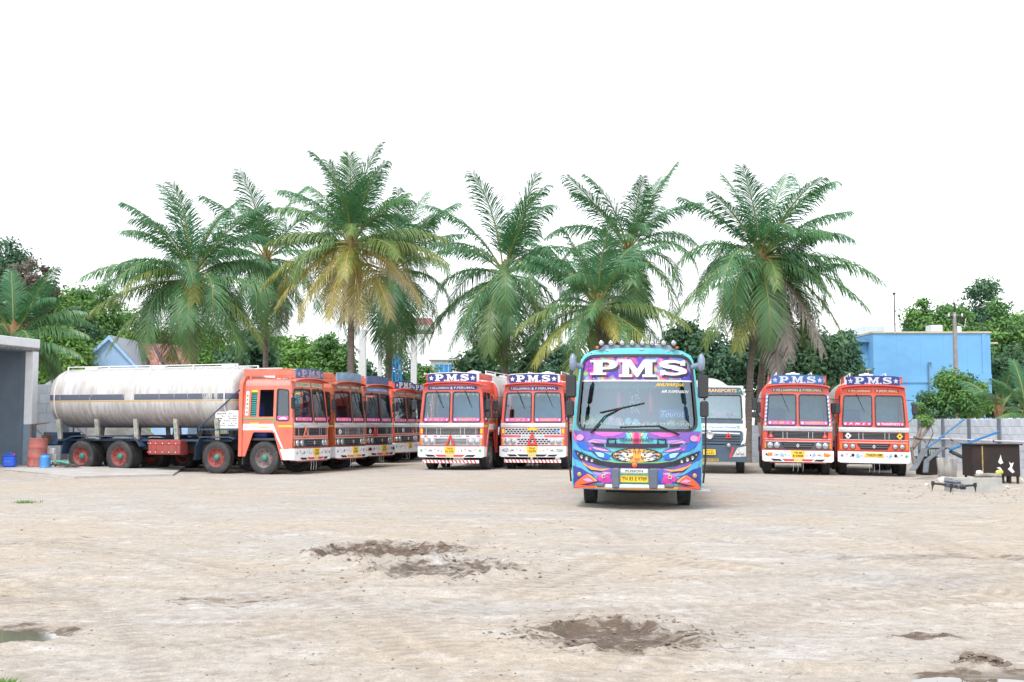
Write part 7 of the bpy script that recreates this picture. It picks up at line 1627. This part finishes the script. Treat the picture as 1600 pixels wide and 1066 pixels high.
# ------------------------------------------------------------------ drone hovering in front of the trough
m_dr = M('drone_grey', (.022, .024, .03), .45, var=.15); m_drl = M('drone_light', (.09, .105, .13), .4, var=.1)
DP = at(1491, 759, 11.3); dr = empty('drone', DP, 24, 'small dark folding drone hovering above the dirt', 'drone'); dr.rotation_euler[0] = R(3)
mb = MB(); mb.box(-.045, .045, -.10, .10, -.022, .028, .014); mb.box(-.038, .038, -.06, .11, .028, .046, .010); mb.build('body', m_drl, dr)
mb = MB(); mb.box(-.034, .034, -.128, -.098, -.026, .012, .008); mb.cyl((0, -.127, -.008), (0, -.140, -.008), .015, n=10); mb.build('camera', m_dr, dr)
for sx_, sy_ in ((-1, -1), (1, -1), (-1, 1), (1, 1)):
    ex, ey = sx_ * .155, sy_ * .115 if sy_ < 0 else .125; mb = MB(); mb.tube([(sx_ * .035, sy_ * .07, .0), (sx_ * .09, (sy_ * .07 + ey) / 2, .008), (ex, ey, .012)], [.013, .011, .010], 6); ar = mb.build('arm', m_dr, dr)
    mb = MB(); mb.cyl((ex, ey, -.004), (ex, ey, .034), .017, n=10); mb.build('motor', m_dr, ar)
    mb = MB(); mb.add([(ex - .010, ey - .006, .0), (ex + .010, ey - .006, .0), (ex + .004 + sx_ * .01, ey, -.055), (ex - .004 + sx_ * .01, ey, -.055), (ex - .010, ey + .006, .0), (ex + .010, ey + .006, .0)], [(0, 1, 2, 3), (5, 4, 3, 2), (0, 3, 4), (1, 5, 2)]); mb.build('landing_leg', m_dr, ar)
    a = sx_ * 1.1 + sy_ * .6; c_, s_ = math.cos(a), math.sin(a); mb = MB()
    for q in (1, -1): mb.add([(ex - s_ * .004, ey + c_ * .004, .036), (ex + s_ * .004, ey - c_ * .004, .036), (ex + q * c_ * .05 + s_ * .010, ey + q * s_ * .05 - c_ * .010, .038), (ex + q * c_ * .108 + s_ * .002, ey + q * s_ * .108 - c_ * .002, .037), (ex + q * c_ * .06 - s_ * .006, ey + q * s_ * .06 + c_ * .006, .036)], [(0, 1, 2, 3, 4)])
    mb.build('propeller', m_dr, ar)
# ------------------------------------------------------------------ near grass corner and two pale stones
m_gr = leaf_mat('grass_blade', [(0, (.10, .22, .04)), (.5, (.17, .33, .05)), (1, (.30, .40, .10))], .35)
rs = np.random.RandomState(2); n_ = 5200
gx_ = -3.35 + rs.rand(n_) ** .7 * .62 - .25 * rs.rand(n_); gy_ = 6.55 + rs.rand(n_) * .42
keep = (gx_ + 3.05) * .55 + (gy_ - 6.80) < .06 * rs.normal(size=n_); gx_ = gx_[keep]; gy_ = gy_[keep]; n_ = len(gx_)
gz_ = ground_fields(gx_, gy_)[0]; a = rs.rand(n_) * 6.28; h = .025 + .055 * rs.rand(n_); l_ = .35 * h + .6 * h * rs.rand(n_)
B0 = np.stack([gx_, gy_, gz_], -1); wv = np.stack([-np.sin(a), np.cos(a), 0 * a], -1) * .0022; dr_ = np.stack([np.cos(a), np.sin(a), 0 * a], -1)
V = np.stack([B0 - wv, B0 + wv, B0 + dr_ * (l_ * .4)[:, None] + np.array([0, 0, 1]) * (h * .65)[:, None] + wv * .8, B0 + dr_ * l_[:, None] + np.array([0, 0, 1]) * h[:, None]], 1).reshape(-1, 3)
tag(link('grass', np_mesh('grass', V, np.arange(n_ * 4).reshape(-1, 4), m_gr, False, {'age': np.repeat(rs.rand(n_), 4)})), 'short green grass in the near left corner', 'grass', kind='stuff')
for k, (px, lb) in enumerate(((122, 'pale stone right beside the near grass'), (163, 'second pale stone right of the near grass'))):
    P = at(px, 1064, 6.86); mb = MB(); crumple(mb, .026, .022, .018, 60 + k, 10, 7); tag(mb.build('pale_stone', M('stone_pale', (.48, .52, .56), .6, var=.1), None, (P.x, 6.86, gz(P.x, 6.86) - .006)), lb, 'stone', 'pale stones by the grass')
P = ground_at(42, 22.6)
V = []; n_ = 110; rs = np.random.RandomState(5)
gx_ = P.x + rs.normal(size=n_) * .11; gy_ = 22.6 + rs.normal(size=n_) * .10; a = rs.rand(n_) * 6.28; h = .02 + .05 * rs.rand(n_); B0 = np.stack([gx_, gy_, np.full(n_, P.z)], -1); dr_ = np.stack([np.cos(a), np.sin(a), 0 * a], -1); wv = np.stack([-np.sin(a), np.cos(a), 0 * a], -1) * .008
V = np.stack([B0 - wv, B0 + wv, B0 + dr_ * .03 + wv + np.array([0, 0, 1]) * (h * .6)[:, None], B0 + dr_ * .06 + np.array([0, 0, 1]) * h[:, None]], 1).reshape(-1, 3)
tag(link('weed_tuft', np_mesh('weed_tuft', V, np.arange(n_ * 4).reshape(-1, 4), g_mid, False, {'age': np.repeat(rs.rand(n_), 4)})), 'small green weed tuft on the bare dirt at left', 'weeds', kind='stuff')
